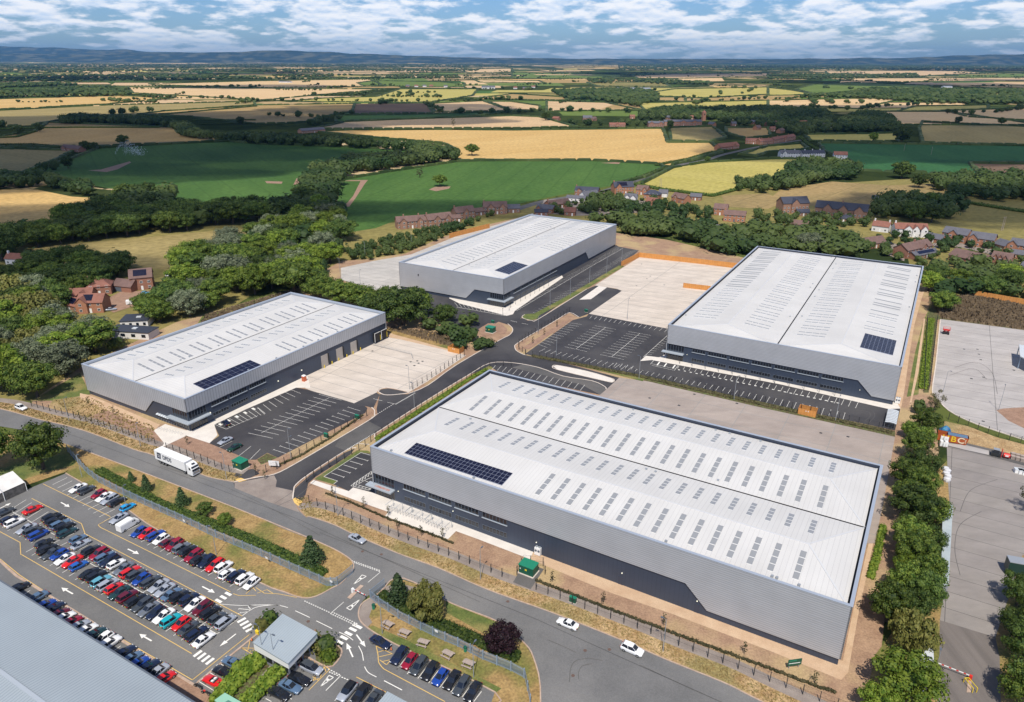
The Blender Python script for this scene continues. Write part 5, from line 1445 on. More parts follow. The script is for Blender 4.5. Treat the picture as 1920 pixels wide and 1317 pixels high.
def text(body, name, size, parent, loc, rot, m, sx=1.0, off=0.0):
    cu = bpy.data.curves.new(name,'FONT'); cu.body = body; cu.size = size; cu.extrude = 0.01; cu.align_x = 'CENTER'; cu.align_y = 'CENTER'; cu.offset = off
    me = bpy.data.meshes.new_from_object(bpy.data.objects.new(name,cu)); me.materials.clear(); me.materials.append(m); o = bpy.data.objects.new(name,me); C.objects.link(o); o.parent = parent; o.location = loc; o.rotation_euler = rot; o.scale = (sx,1,1)
    return o


# articulated lorry; x forward
a = at(*T1(1165, 905)); b = at(*T1(1455, 1030)); d = (b - a).normalized()
nrm = Vector((-d.y, d.x, 0))
p = (a + b) / 2 + nrm * 1.25
t = thing('articulated_lorry','white articulated lorry with a navy emblem and DFDS lettering on the public road','lorry',(p.x,p.y,.1),math.atan2(d.y,d.x))
mb = MB(); mb.box(-8.2, 5.2, -1.27, 1.27, 1.15, 4.0); tb = mb.obj('trailer_body', M['white'], t)
mb = MB(); mb.box(-8.1, 5.0, -.5, .5, .85, 1.15); mb.obj('chassis', M['black'], t)
cabm = MB(); rr = []
for x, zt, w_ in ((5.75, 3.75, 1.2), (6.1, 3.8, 1.22), (7.0, 3.65, 1.22), (7.55, 3.1, 1.22), (7.95, 2.4, 1.2), (8.05, 1.5, 1.2), (8.05, .55, 1.18)):
    rr.append([(x, -w_, .55), (x, w_, .55), (x, w_, zt - .2), (x, w_ * .9, zt), (x, -w_ * .9, zt), (x, -w_, zt - .2)])
loft(cabm, rr[:-1]); cb = cabm.obj('cab', M['white'], t)
mb = MB(); mb.quad((8.03,-1.1,2.2),(8.03,1.1,2.2),(7.6,1.05,3.1),(7.6,-1.05,3.1)); mb.quad((8.08,-1.1,1.75),(8.08,1.1,1.75),(8.03,1.1,2.2),(8.03,-1.1,2.2)); mb.obj('windscreen',M['glass'],cb)
mb = MB(); mb.box(6.9, 7.4, -.45, .45, 3.6, 3.72); mb.obj('roof_hatch', M['black'], cb)
for sy in (-1, 1):
    mb = MB(); mb.quad((6.7,sy * 1.225,2.1),(7.5,sy * 1.225,2.1),(7.4,sy * 1.225,2.8),(6.7,sy * 1.225,2.8)); mb.obj('side_window',M['glass'],cb)
    mb = MB(); mb.box(8.0, 8.1, sy * .85 - .2, sy * .85 + .2, .9, 1.2); mb.obj('headlight', M['metal'], cb)
mb = MB(); mb.box(7.95, 8.12, -.9, .9, .95, 1.6); mb.obj('grille', M['metal'], cb)
for x in (-6.4, -5.1, -3.8, 4.5, 7.0):
    for sy in (-1, 1):
        mb = MB(); mb.tube([(x,sy * 1.0 - .15,.5),(x,sy * 1.0 + .15,.5)],.5,16); mb.tube([(x,sy * 1.0 - .16,.5),(x,sy * 1.0 + .16,.5)],.25,10,1); mb.obj('wheel',[M['rubber'],M['metal']],t)
NAVY = paint('navy', (.008, .018, .05), .4)
mb = MB(); plate(mb, 'b', -1.275, [(-7.3, 1.75), (-5.6, 1.75), (-5.2, 3.65), (-6.9, 3.65)], -.015); em = mb.obj('emblem', NAVY, tb)
mb = MB()
for k in range(4):
    an = PI / 4 + k * PI / 2; cx, cz = -6.25, 2.7
    pts = [(cx + math.cos(an) * .12,cz + math.sin(an) * .12),(cx + math.cos(an - .42) * .62,cz + math.sin(an - .42) * .62),(cx + math.cos(an) * .5,cz + math.sin(an) * .5),(cx + math.cos(an + .42) * .62,cz + math.sin(an + .42) * .62)]
    mb.poly([(s, -1.297, z) for s, z in pts])
mb.obj('cross', M['white'], em)
text('DFDS', 'lettering', 1.75, tb, (-2.65, -1.285, 2.65), (PI / 2, 0, 0), NAVY, 0.92, 0.055)
# box trailer at the right edge
p = at(1915, 1075, 1)
t = thing('box_trailer', 'dark green box trailer with a pale roof at the right edge', 'trailer', (p.x + 3, p.y - .5, .1), YAW + R(12))
mb = MB(); mb.box(-6, 6, -1.3, 1.3, 1.0, 3.7); mb.obj('body', paint('trailer_green', (.008, .04, .035), .4), t)
mb = MB(); mb.box(-6.03, 6.03, -1.33, 1.33, 3.7, 3.82); mb.obj('roof', M['galv'], t)
for x in (-4.5, -3.3, 3.8):
    for sy in (-1, 1): mb = MB(); mb.tube([(x, sy - .15, .5), (x, sy + .15, .5)], .5, 14); mb.obj('wheel', M['rubber'], t)
# ------------------------------------------------------------------ fences
def walk(P, step):
    """points every `step` metres along a polyline"""
    out = []; rest = 0.0
    for a, b in zip(P, P[1:]):
        L_ = (b - a).length; d = (b - a).normalized(); s = rest
        while s <= L_:
            out.append((a + d * s, d)); s += step
        rest = s - L_
    return out


def fence(name, label, pix, kind, group=None, h=2.4, step=3.0):
    P = [at(*p) for p in pix]; o = P[0]
    t = thing(name, label, 'fence', (o.x, o.y, 0), 0, group)
    Q = [p - o for p in P]; mk = {'palisade': 'blue_fence', 'mesh': 'post_dark', 'timber': 'timber'}[kind]
    posts = walk(Q, step)
    pm = MB(); pw = .07 if kind == 'mesh' else .1; pm.box(-pw, pw, -pw, pw, 0, h + .08); me = pm.mesh('post', M[mk])
    for p, d in posts[:98]: link('post', me, t, (p.x, p.y, 0), math.atan2(d.y, d.x))
    mb = MB()
    for a, b in zip(Q, Q[1:]):
        zs = (.35, h - .35) if kind == 'palisade' else (.1, h * .5, h)
        up = Vector((0, 0, 1))
        if kind != 'timber':
            for z in zs: mb.beam(a + up * z, b + up * z, .05 if kind == 'palisade' else .02, .06 if kind == 'palisade' else .025)
        else:
            mb.beam(a + up * (h / 2 + .05), b + up * (h / 2 + .05), .08, h - .1)
    if kind == 'palisade':
        for p, d in walk(Q, .17):
            n = d * .042; mb.quad((p.x - n.x, p.y - n.y, .05), (p.x + n.x, p.y + n.y, .05), (p.x + n.x, p.y + n.y, h), (p.x - n.x, p.y - n.y, h))
    elif kind == 'mesh':
        for p, d in walk(Q, .25):
            n = d * .007; mb.quad((p.x - n.x, p.y - n.y, .05), (p.x + n.x, p.y + n.y, .05), (p.x + n.x, p.y + n.y, h), (p.x - n.x, p.y - n.y, h))
    mb.obj('pales' if kind != 'timber' else 'boards', M[mk], t)
    return t


FB = 'blue palisade fences of the works'
fence('palisade_fence','long blue palisade fence curving between the car park bays and the hedge',[(128,848),(150,873),(163,888),(185,905),(225,926),(276,950),(350,983),(400,1007),(480,1040),(546,1070),(613,1100),(632,1099)],'palisade',FB,2.4,3.0)
fence('palisade_fence','blue palisade fence behind the picnic tables',[(695,1123),(713,1138),(749,1162),(786,1181),(822,1198),(862,1215),(901,1236),(944,1253),(960,1260),(984,1273),(994,1318),(994,1380)],'palisade',FB,2.4,3.0)
for a,b,lab in (((633,1099),(662,1075),'open blue gate leaf at the end of the longer fence'),((695,1123),(721,1102),'open blue gate leaf beside the white barrier and green bin')):
    A, B_ = at(*a), at(*b); t = thing('gate', lab, 'gate', (A.x, A.y, 0), math.atan2((B_ - A).y, (B_ - A).x)); ln = (B_ - A).length
    mb = MB()
    for z in (.15, 1.2, 2.3): mb.beam((0, 0, z), (ln, 0, z), .06, .08)
    mb.beam((0, 0, .1), (0, 0, 2.5), .14, .14); mb.beam((ln, 0, .1), (ln, 0, 2.4), .1, .1); mb.obj('gate_frame', M['blue_fence'], t)
    mb = MB()
    for k in range(int(ln / .2)): mb.beam((k * .2, 0, .15), (k * .2, 0, 2.35), .08, .03)
    mb.obj('bars', M['blue_fence'], t)
FM = 'dark steel mesh fences of the estate'
for lab, pts in (
        ('dark mesh fence by the footway in front of the lower left warehouse', [(60, 763), (125, 780), (190, 800), (250, 820), (303, 838)]),
        ('dark mesh fence between the lorry and the new bays', [(313, 844), (376, 865), (413, 880), (436, 888)]),
        ('dark mesh fence with saplings between the new bays and the estate road',[(480,892),(520,880),(545,865),(605,830),(655,800),(690,780)]),
        ('dark mesh fence in front of the bicycle shelter of the largest warehouse',[(580,944),(598,951),(643,968),(680,983),(772,1017),(849,1046),(954,1088)]),
        ('long dark mesh fence below the striped wall, along the footway',[(1005,1107),(1100,1144),(1204,1183),(1287,1218),(1374,1252),(1437,1277),(1500,1301),(1560,1326),(1600,1342)]),
        ('dark mesh fence between the estate road and the largest warehouse',[(575,905),(600,888),(680,842),(705,822),(780,773),(856,725),(916,690),(925,686),(962,688)]),
        ('dark mesh fence round the corner by the brown planting strip', [(1068, 586), (1023, 613), (985, 637), (972, 647), (972, 655), (986, 666)]),
        ('dark mesh fence between the rows of bays and the pink concrete yard',[(986,667),(1050,678),(1185,703),(1286,723),(1440,757),(1578,788),(1678,812)]),
        ('dark mesh fence between the pale dock yard and the estate road', [(773, 731), (805, 712), (871, 668)]),
        ('left one of the two dark fences along the track behind the right warehouse', [(1738, 598), (1731, 737)]),
        ('right one of the two dark fences, by the edge of the grey yard', [(1757, 598), (1741, 737)]),
        ('dark mesh fence along the lower edge of the grey yard', [(1778, 787), (1866, 818), (1925, 836), (1960, 846)]),
        ('dark mesh fence round the green kiosk on its tarmac pad', [(1022, 1078), (1018, 1062), (982, 1057), (967, 1082)])):
    fence('mesh_fence', lab, pts, 'mesh', FM, 2.4, 2.9)
fence('timber_fence','long tall orange timber fence round two sides of the pale yard',[(1165,500),(1198,483),(1290,493),(1385,504)],'timber',None,3.0,3)
fence('timber_fence', 'short orange timber screen standing in the pale yard', [(1281, 540), (1332, 546)], 'timber', None, 2.6, 3)
fence('timber_fence', 'orange timber fence at the far left end of the rear yard', [(843, 447), (918, 428)], 'timber', None, 3.2, 3)
fence('timber_fence', 'pinkish timber fence on the scrubby bank at the right', [(1823, 556), (1870, 564), (1960, 580)], 'timber', None, 3.0, 3)


def bin_store(c, ang, lab, L_=5.5, D=3.4):
    p = at(*c); t = thing('bin_store', lab, 'bin store', (p.x, p.y, 0.1), ang)
    for x0,x1,y0,y1 in ((-L_ / 2,L_ / 2,-D / 2,-D / 2 + .12),(-L_ / 2,L_ / 2,D / 2 - .12,D / 2),(-L_ / 2,-L_ / 2 + .12,-D / 2 + .12,D / 2 - .12),(L_ / 2 - .12,L_ / 2,-D / 2 + .12,D / 2 - .12)):
        mb = MB(); mb.box(x0, x1, y0, y1, 0, 2.1); mb.obj('side_panel', M['timber'], t)
    for x in (-.35, .35):
        mb = MB(); mb.box(x - .14, x + .14, -D / 2 - .03, -D / 2, 1.45, 1.75); mb.obj('notice', M['white'], t)


bin_store(Z144(505, 800), YAW, 'orange timber bin store between the fence and the pink yard')
bin_store(T6(1497, 78), YAW, 'orange timber bin store at the far corner of the dock yard')

# ------------------------------------------------------------------ lamps
lp = MB(); lp.tube([(0, 0, 0), (0, 0, 1), (0, 0, 8)], [.1, .085, .05], 8); LPM = lp.mesh('pole', M['galv'])
lh = MB(); lh.beam((0, 0, 8), (.7, 0, 8.15), .06, .06); lh.box(.5, 1.15, -.14, .14, 8.1, 8.22); LHM = lh.mesh('lamp_head', M['frame'])
LAMPS = [((264,838),'street lamp on the verge at the left end of the lorry',1),((130,791),'street lamp on the verge below the blank end wall of the left warehouse',1),((425,899),'street lamp on the verge beside the green kiosk and the lorry cab',1),((154,895),'lamp post on the grass beside the corner of the works car park',.9),
         ((239,959),'lamp post standing behind the sky blue car',.9),((406,1041),'lamp post beside the blue palisade fence above the crimson cars',.95),((634,968),'street lamp before the white paving of the largest warehouse',1.1),((901,1087),'street lamp on the verge left of the green kiosk by the striped wall',1.0),
         ((1243,1223),'street lamp on the verge behind the white off-roader',1.0),((717,1189),'lamp post by the first picnic table',1.0),((888,1271),'lamp post by the last picnic table',1.0),((768,731),'lamp post at the gate of the dock yard',1.1),((543,840),'nearer lamp post among the new bays',.8),
         ((546,863),'lamp post against the fence below the new bays',.9),((777,765),'lamp post on the estate road below the dark planted island',1.1),((1009,627),'lamp post at the kerb above the brown planting strip',1),((1031,578),'lamp post nearest the glazed corner in the long strip of bays',1.1),((1069,557),'second lamp post up the long strip of bays',1.1),
         ((1105,533),'third lamp post up the long strip of bays',1.1),((1137,514),'fourth lamp post up the long strip of bays',1.1),((1165,498),'lamp post at the corner of the orange fence',1.1),((1043,668),'lamp post at the lower edge of the west bays',1.1),((1176,600),'lamp post at the near edge of the pale yard',1.2),
         ((1198,711),'lamp post on the planted strip left of the pink yard',1.1),((1376,750),'lamp post in the middle of the planted strip above the pink yard',1.1),((1566,791),'lamp post beside the orange bin store',1.1),((639,525),'tall lamp post by the bare earth of the rear yard',1.4),((676,538),'lamp post in the rear yard above the dense trees',1.1),
         ((772,464),'lamp post against the hedge of the rear yard',1.3),((685,484),'lamp post at the left end of the hedge behind the rear yard',1.2),((1768,736),'leaning lamp post at the left edge of the grey yard',1.0),((1872,770),'lamp post at the pink gravel island',1.1),((496,1243),'left lamp post at the gatehouse front',1.1),((517,1251),'right lamp post at the gatehouse front',1.0),
         ((1745, 1287), 'lamp post beside the guard hut and road barrier', 1.0)]
for i, (q, lab, s) in enumerate(LAMPS):
    p = at(*q); t = thing('street_lamp', lab, 'street lamp', (p.x, p.y, .08), [YAW, YAW + PI / 2, YAW + PI][i % 3], 'lamp posts'); t.scale = (1, 1, s)
    link('pole', LPM, t); link('lamp_head', LHM, t)

# short dark lamp posts on the paving before the right and rear warehouses
bp = MB(); bp.tube([(0,0,0),(0,0,3.2)],.06,6); BPM = bp.mesh('pole',M['post_dark']); bh = MB(); bh.tube([(0,0,3.2),(0,0,3.35)],.2,8); BHM = bh.mesh('lamp_head',M['post_dark'])
pts = [Z118(*q) for q in ((648,572),(806,604),(975,638),(1145,673),(1322,708),(1497,747),(1682,783),(1866,822))] + [Z144(*q) for q in ((85,410),(270,447),(460,490),(655,531),(855,571))]
for i, q in enumerate(pts):
    p = at(*q); t = thing('path_lamp',f'{nth(i)} short dark lamp post from the left, on the paving below the ribbon windows','path lamp',(p.x,p.y,.1),0,'short dark lamp posts before the right warehouse'); link('pole',BPM,t); link('lamp_head',BHM,t)
pts = [Z86(*q) for q in ((660,735),(755,665),(775,625),(850,570),(925,528),(997,490),(1070,450),(1138,410),(1208,370),(1275,332),(1345,298))]
for i, q in enumerate(pts):
    p = at(*q); t = thing('path_lamp',f'{nth(i)} short dark lamp post from the left, beside the rear warehouse','path lamp',(p.x,p.y,.1),0,'short dark lamp posts before the rear warehouse'); link('pole',BPM,t); link('lamp_head',BHM,t)

# ------------------------------------------------------------------ green kiosks and cabinets


def kiosk(q, ang, lab, sx=3.6, sy=2.6, hz=2.3):
    p = at(*q); t = thing('substation_kiosk', lab, 'kiosk', (p.x, p.y, .1), ang)
    mb = MB(); mb.box(-sx / 2 - .2, sx / 2 + .2, -sy / 2 - .2, sy / 2 + .2, 0, .25); mb.obj('plinth', M['kerb'], t)
    mb = MB(); mb.box(-sx / 2, sx / 2, -sy / 2, sy / 2, .25, hz); mb.obj('body', M['green_dark'], t)
    mb = MB(); mb.prism([(-sx / 2 - .1,-sy / 2 - .1),(sx / 2 + .1,-sy / 2 - .1),(sx / 2 + .1,sy / 2 + .1),(-sx / 2 - .1,sy / 2 + .1)],hz,hz + .18); mb.obj('roof',M['green_box'],t)
    mb = MB(); mb.box(-.25, .25, -sy / 2 - .02, -sy / 2, 1.3, 1.7); mb.obj('warning_sign', M['yellow'], t)
    mb = MB(); mb.box(-sx / 2 + .25, -sx / 2 + .5, -sy / 2 - .02, -sy / 2, 1.3, 1.6); mb.obj('label_plate', M['white'], t)
    for x in (-sx / 4, sx / 4): mb = MB(); mb.box(x - .03, x + .03, -sy / 2 - .05, -sy / 2, .9, 1.2); mb.obj('handle', M['black'], t)


kiosk(T1(1805, 948), YAW, 'green substation kiosk in the corner by the lorry cab and the junction')
kiosk(Z86(478, 985), YAW, 'green substation kiosk on the brown earth before the rear warehouse')
kiosk((991, 1074), YAW, 'green substation kiosk on a tarmac pad before the dark wall')
sheet('tarmac_pad', 'tarmac_mid', [(962, 1093), (982, 1058), (1020, 1068), (995, 1106)], 15)
sheet('tarmac_pad', 'tarmac', [(436, 893), (448, 884), (475, 880), (487, 889), (462, 900)], 12)
for q,lab in (((670,786),'small green cabinet at the upper end of the planted fence'),((612,821),'small green cabinet midway along the planted fence'),((1074,1130),'small green cabinet behind the long mesh fence'),((924,607),'small green cabinet beside the kiosk on brown earth'),((1099,586),'small green cabinet at the edge of the pale yard')):
    p = at(*q); t = thing('cabinet', lab, 'cabinet', (p.x, p.y, .08), YAW, 'small green cabinets')
    mb = MB(); mb.box(-.75, .75, -.3, .3, .1, 1.35); mb.obj('body', M['green_dark'], t)
    mb = MB(); mb.box(-.8, .8, -.35, .35, 1.35, 1.42); mb.obj('lid', M['green_box'], t)
    mb = MB(); mb.box(-.82, .82, -.37, .37, 0, .1); mb.obj('base', M['kerb'], t)

# ------------------------------------------------------------------ picnic tables, bins
bt = MB(); bt.box(-.9, .9, -.36, .36, .72, .77); BT = bt.mesh('table_top', M['bench'])
bs = MB(); bs.box(-.9, .9, -.13, .13, .43, .47); BS = bs.mesh('seat', M['bench'])
bl = MB()
bl.beam((0,-.7,0),(0,-.25,.72),.07,.09); bl.beam((0,.7,0),(0,.25,.72),.07,.09); bl.beam((0,-.8,.4),(0,.8,.4),.07,.09); BL_ = bl.mesh('leg',M['bench'])
for i, q in enumerate(((938, 780), (1057, 840), (1190, 910), (1365, 992), (1512, 1060))):
    p = at(*Z4(*q)); t = thing('picnic_table',f'{nth(i)} wooden picnic table from the left on the lawn by the palisade fence','picnic table',(p.x,p.y,.1),h7 + PI / 2 + .1 * (i % 3 - 1),'picnic tables on the lawn')
    t.scale = (1.25, 1.25, 1.1)
    link('table_top', BT, t)
    for y in (-.68, .68): link('seat', BS, t, (0, y, 0))
    for x in (-.65, .65): link('leg', BL_, t, (x, 0, 0))
for q, lab in (((838, 655), 'green litter bin by the gate leaf'), ((1490, 958), 'green litter bin behind the fourth picnic table')):
    p = at(*Z4(*q)); t = thing('litter_bin', lab, 'bin', (p.x, p.y, .1), h7, 'green bins')
    mb = MB(); mb.tube([(0, 0, 0), (0, 0, 1.0)], [.3, .36], 12); mb.obj('body', M['green_box'], t)
    mb = MB(); mb.tube([(0, 0, 1.0), (0, 0, 1.2), (0, 0, 1.28)], [.38, .36, .1], 12); mb.obj('lid', M['green_dark'], t)
p = at(*ZA(315, 385)); t = thing('wheeled_bin', 'green wheeled bin beside the white marquee', 'bin', (p.x, p.y, .1), h1)
mb = MB(); mb.box(-.35,.35,-.4,.4,.1,1.05); mb.obj('body',M['green_box'],t); mb = MB(); mb.box(-.38,.38,-.45,.45,1.05,1.12); mb.obj('lid',M['green_dark'],t)


# ------------------------------------------------------------------ gatehouse, works building, marquee, small roofs
def world_poly(pix, z): return [at(u, v, z) for u, v in pix]


def inset(P, d):
    c = sum(P, Vector()) / len(P); return [p + (c - p).normalized() * d for p in P]


STEEL = striped('steel_roof', (0.33, 0.38, 0.41), (0.27, 0.31, 0.335), 0, .5, .2, .5, 0, rot=-h7 - PI / 2, nscale=.15, noise_c=.94)
P = world_poly([(530, 1153), (595, 1185), (540, 1243), (474, 1207)], 4.2)
o0 = P[0].copy(); o0.z = 0
t = thing('gatehouse', 'small gatehouse with a grey metal roof between the car park and the entrance', 'gatehouse', o0)
Q = [p - o0 for p in P]; Q[0].z = Q[3].z = 4.5; Q[1].z = Q[2].z = 4.0
mb = MB(); mb.poly(Q[::-1]); mb.poly([p - Vector((0, 0, .28)) for p in Q])
for i in range(4): a, b = Q[i], Q[(i + 1) % 4]; mb.quad(a - Vector((0, 0, .28)), b - Vector((0, 0, .28)), b, a)
mb.obj('roof', STEEL, t)
I_ = inset(Q, .55)
mb = MB()
for i in range(4):
    a, b = I_[i], I_[(i + 1) % 4]; mb.quad((a.x, a.y, 0), (b.x, b.y, 0), (b.x, b.y, 2.55), (a.x, a.y, 2.55))
mb.obj('wall', mat('gatehouse_brick', (.16, .17, .2), (.22, .23, .26), 4, 4, .8), t)
mb = MB(); I_0 = I_; I_ = inset(Q, .12)
for i in range(4):
    a, b = I_[i], I_[(i + 1) % 4]; mb.quad((a.x, a.y, 2.55), (b.x, b.y, 2.55), (b.x, b.y, b.z - .3), (a.x, a.y, a.z - .3))
mb.obj('fascia', M['white'], t); I_ = I_0
for i in (1, 2):
    a, b = I_[i], I_[(i + 1) % 4]; d = (b - a); d.z = 0; ln = d.length; d.normalize(); n = Vector((d.y, -d.x, 0))
    if n.dot(I_[i] - sum(I_, Vector()) / 4) < 0: n = -n
    for k in range(4):
        s0, s1 = ln * (k + .12) / 4, ln * (k + .88) / 4
        mb = MB(); A = a + d * s0 + n * .05; B_ = a + d * s1 + n * .05; zb = .1 if k == 1 else .9
        mb.quad((A.x, A.y, zb), (B_.x, B_.y, zb), (B_.x, B_.y, 2.35), (A.x, A.y, 2.35)); mb.obj('window', M['glass'], t)

ROOFB = striped('works_roof', (0.31, 0.355, 0.385), (0.235, 0.27, 0.30), 1, .62, .28, .5, 0, rot=0.0, nscale=.1, noise_c=.95)
e0, e1 = at(0, 1090, 9), at(361, 1317, 9); dr = (e1 - e0).normalized(); pn = Vector((dr.y, -dr.x, 0))
if pn.y > 0: pn = -pn
org = Vector((e0.x, e0.y, 0)) - dr * 4.0
t = thing('works_building', 'long low building with a ribbed grey-blue metal roof in the near left corner', 'building', org, math.atan2(dr.y, dr.x))
L0, DP = 95.0, 13.0
ln0 = 0
mb = MB(); sgn = 1 if (Matrix.Rotation(-math.atan2(dr.y, dr.x), 3, 'Z') @ pn).y > 0 else -1
mb.quad((0,0,9),(L0,0,9),(L0,sgn * DP,10.6),(0,sgn * DP,10.6)); mb.quad((0,sgn * DP,10.6),(L0,sgn * DP,10.6),(L0,sgn * DP * 2,9),(0,sgn * DP * 2,9))
ro = mb.obj('roof', striped('works_roof', (0.31, 0.355, 0.385), (0.235, 0.27, 0.30), 0, .62, .28, .5, 0, nscale=.1, noise_c=.95), t)
mb = MB(); mb.beam((0, sgn * DP, 10.65), (L0, sgn * DP, 10.65), .7, .15); mb.obj('ridge', M['sill'], t)
mb = MB(); mb.beam((0, -sgn * .12, 8.95), (L0, -sgn * .12, 8.95), .28, .22); mb.obj('gutter', M['frame'], t)
mb = MB(); y0 = sgn * .5; y1 = sgn * (DP * 2 - .5)
for a,b in (((.3,y0),(L0 - .3,y0)),((L0 - .3,y0),(L0 - .3,y1)),((L0 - .3,y1),(.3,y1)),((.3,y1),(.3,y0))): mb.quad((*a,0),(*b,0),(*b,8.95),(*a,8.95))
mb.obj('wall', M['dark_wall'], t)
mb = MB()
for x in (.3, L0 - .3): mb.poly([(x, y0, 8.9), (x, sgn * DP, 10.5), (x, y1, 8.9)])
mb.obj('gable', M['dark_wall'], t)

# marquee
e0, e1 = at(46.7, 905, 2.7), at(-40, 944, 2.7); dr = (e1 - e0); dr.z = 0; dr.normalize(); n = Vector((-dr.y, dr.x, 0))
if n.y < 0: n = -n
t = thing('marquee', 'white canvas marquee at the left edge beside the big tree', 'marquee', (e0.x, e0.y, .05))
PVC = mat('canvas', (.72, .70, .66), (.62, .60, .57), .4, 5, .7)
Lm, Dm = 22, 9
A = [Vector((0, 0, 2.7)), dr * Lm + Vector((0, 0, 2.7)), dr * Lm + n * Dm + Vector((0, 0, 2.7)), n * Dm + Vector((0, 0, 2.7))]
R0_, R1_ = dr * .2 + n * Dm / 2 + Vector((0, 0, 4.9)), dr * (Lm - .2) + n * Dm / 2 + Vector((0, 0, 4.9))
mb = MB(); mb.poly([A[0],A[1],R1_,R0_]); mb.poly([A[3],R0_,R1_,A[2]]); mb.poly([A[0],R0_,A[3]]); mb.poly([A[1],A[2],R1_]); mb.obj('canopy',PVC,t)
mb = MB()
for a, b in ((A[0], A[1]), (A[0], A[3])):
    a = a + (sum(A, Vector()) / 4 - a) * .02; b = b + (sum(A, Vector()) / 4 - b) * .02
    mb.quad((a.x, a.y, 0), (b.x, b.y, 0), (b.x, b.y, 2.66), (a.x, a.y, 2.66))
mb.obj('side_wall', mat('canvas_window', (.07, .065, .06), (.16, .15, .14), 1.2, 4, .4), t)
for k in range(5):
    q = dr * (Lm * k / 4); mb = MB(); mb.beam((q.x, q.y, 0), (q.x, q.y, 2.7), .12, .12); mb.obj('post', M['white'], t)
mb = MB(); mb.beam(A[0] + (R0_ - A[0]) * .0 + dr * 5.5 + Vector((0,0,.03)),R0_ + dr * 5.5 + Vector((0,0,.03)),.12,.05); mb.obj('seam',M['galv'],t)

for nm, lab, cat, pix, z, mk, wallm in (
        ('canopy_building','pale green flat roof with a recessed centre at the bottom edge','building',[(402,1313),(421.5,1299),(462,1322),(440,1345)],3.4,paint('green_roof',(.27,.50,.38),.6),'green_box'),
        ('kiosk_building','small grey roofed hut at the bottom edge beside a dark saloon','hut',[(708,1318),(726.6,1296.6),(770,1320),(748,1345)],3.0,STEEL,'white')):
    P = world_poly(pix, z); o0 = Vector((P[0].x, P[0].y, 0)); t = thing(nm, lab, cat, o0); Q = [p - o0 for p in P]
    mb = MB(); mb.poly(Q); mb.poly([p - Vector((0, 0, .25)) for p in Q])
    for i in range(4): a, b = Q[i], Q[(i + 1) % 4]; mb.quad(a - Vector((0, 0, .25)), b - Vector((0, 0, .25)), b, a)
    mb.obj('roof', mk, t)
    if nm == 'canopy_building':
        I_ = inset(Q, 2.0); mb = MB(); mb.poly([p + Vector((0, 0, .02)) for p in I_]); mb.obj('recess', paint('green_recess', (.08, .22, .17), .5), t)
    I_ = inset(Q, .5); mb = MB()
    for i in range(4): a, b = I_[i], I_[(i + 1) % 4]; mb.quad((a.x, a.y, 0), (b.x, b.y, 0), (b.x, b.y, z - .25), (a.x, a.y, z - .25))
    mb.obj('wall', M[wallm], t)

# long pale shed beside the tree belt
P = world_poly([(1768, 945), (1787, 946), (1778.5, 1099), (1764, 1096)], 3.2); o0 = Vector((P[0].x, P[0].y, 0))
t = thing('long_shed', 'long pale flat-roofed shed beside the tree belt and the dark yard', 'shed', o0); Q = [p - o0 for p in P]
mb = MB(); mb.poly(Q[::-1])
for i in range(4): a, b = Q[i], Q[(i + 1) % 4]; mb.quad(a - Vector((0, 0, .2)), b - Vector((0, 0, .2)), b, a)
mb.obj('roof', mat('shed_roof', (.42, .47, .49), (.34, .39, .41), .4, 5, .6), t)
I_ = inset(Q, .2); mb = MB()
for i in range(4): a, b = I_[i], I_[(i + 1) % 4]; mb.quad((a.x, a.y, 0), (b.x, b.y, 0), (b.x, b.y, 3.0), (a.x, a.y, 3.0))
mb.obj('wall', M['galv'], t)


# ------------------------------------------------------------------ bicycle shelters
def bike_shelter(c, ang, lab, L_=6.5, D=2.3, group=None, hoops=7, mr=None):
    p = at(*c) if len(c) == 2 else c; t = thing('bicycle_shelter', lab, 'bicycle shelter', (p.x, p.y, .11), ang, group)
    mb = MB()
    prof = [(-D / 2, 2.1), (-D / 4, 2.35), (D / 8, 2.4), (D / 2, 2.15)]
    for i in range(3):
        a, b = prof[i], prof[i + 1]; n_ = 9 if mr else 13
        for k in range(n_):
            x0 = -L_ / 2 + L_ * k / n_; x1 = x0 + L_ / n_ * (.86 if mr else .12)
            mb.quad((x0, a[0], a[1]), (x1, a[0], a[1]), (x1, b[0], b[1]), (x0, b[0], b[1]))
    mb.obj('roof', mr or M['rooflight_clear'], t)
    for x in (-L_ / 2 + .1, 0, L_ / 2 - .1):
        mb = MB(); mb.beam((x,D / 2,0),(x,D / 2,2.12),.08,.08); mb.beam((x,D / 2,2.12),(x,-D / 2,2.08),.07,.07); mb.obj('frame',M['galv'],t)
    for k in range(hoops):
        x = -L_ / 2 + L_ * (k + .5) / hoops; mb = MB(); mb.tube([(x,-.5,0),(x,-.5,.7),(x,-.3,.82),(x,.3,.82),(x,.5,.7),(x,.5,0)],.035,6); mb.obj('cycle_stand',M['galv'],t)
    return t


M['rooflight_clear'] = paint('clear_panels', (.55, .58, .60), .15)
for i, q in enumerate(((748, 962), (785, 975), (822, 990))):
    bike_shelter(q,YAW,f'{("left", "middle", "right")[i]} bay of the bicycle shelters on the white paving',6.2,3.0,'bicycle shelters before the largest warehouse',7)
q = Z26(500,905); bike_shelter(q,YAW,'slatted bicycle shelter against the dark end wall of the left warehouse',10,1.8,None,8,M['rooflight_clear'])
P = world_poly([(1675, 768), (1671, 793)], 2.4); c = (P[0] + P[1]) / 2; c.z = 0
bike_shelter(c,YAW + PI / 2,'slatted curved shelter at the right end of the dark car park',(P[0] - P[1]).length,3.2,None,6,M['rooflight_clear'])
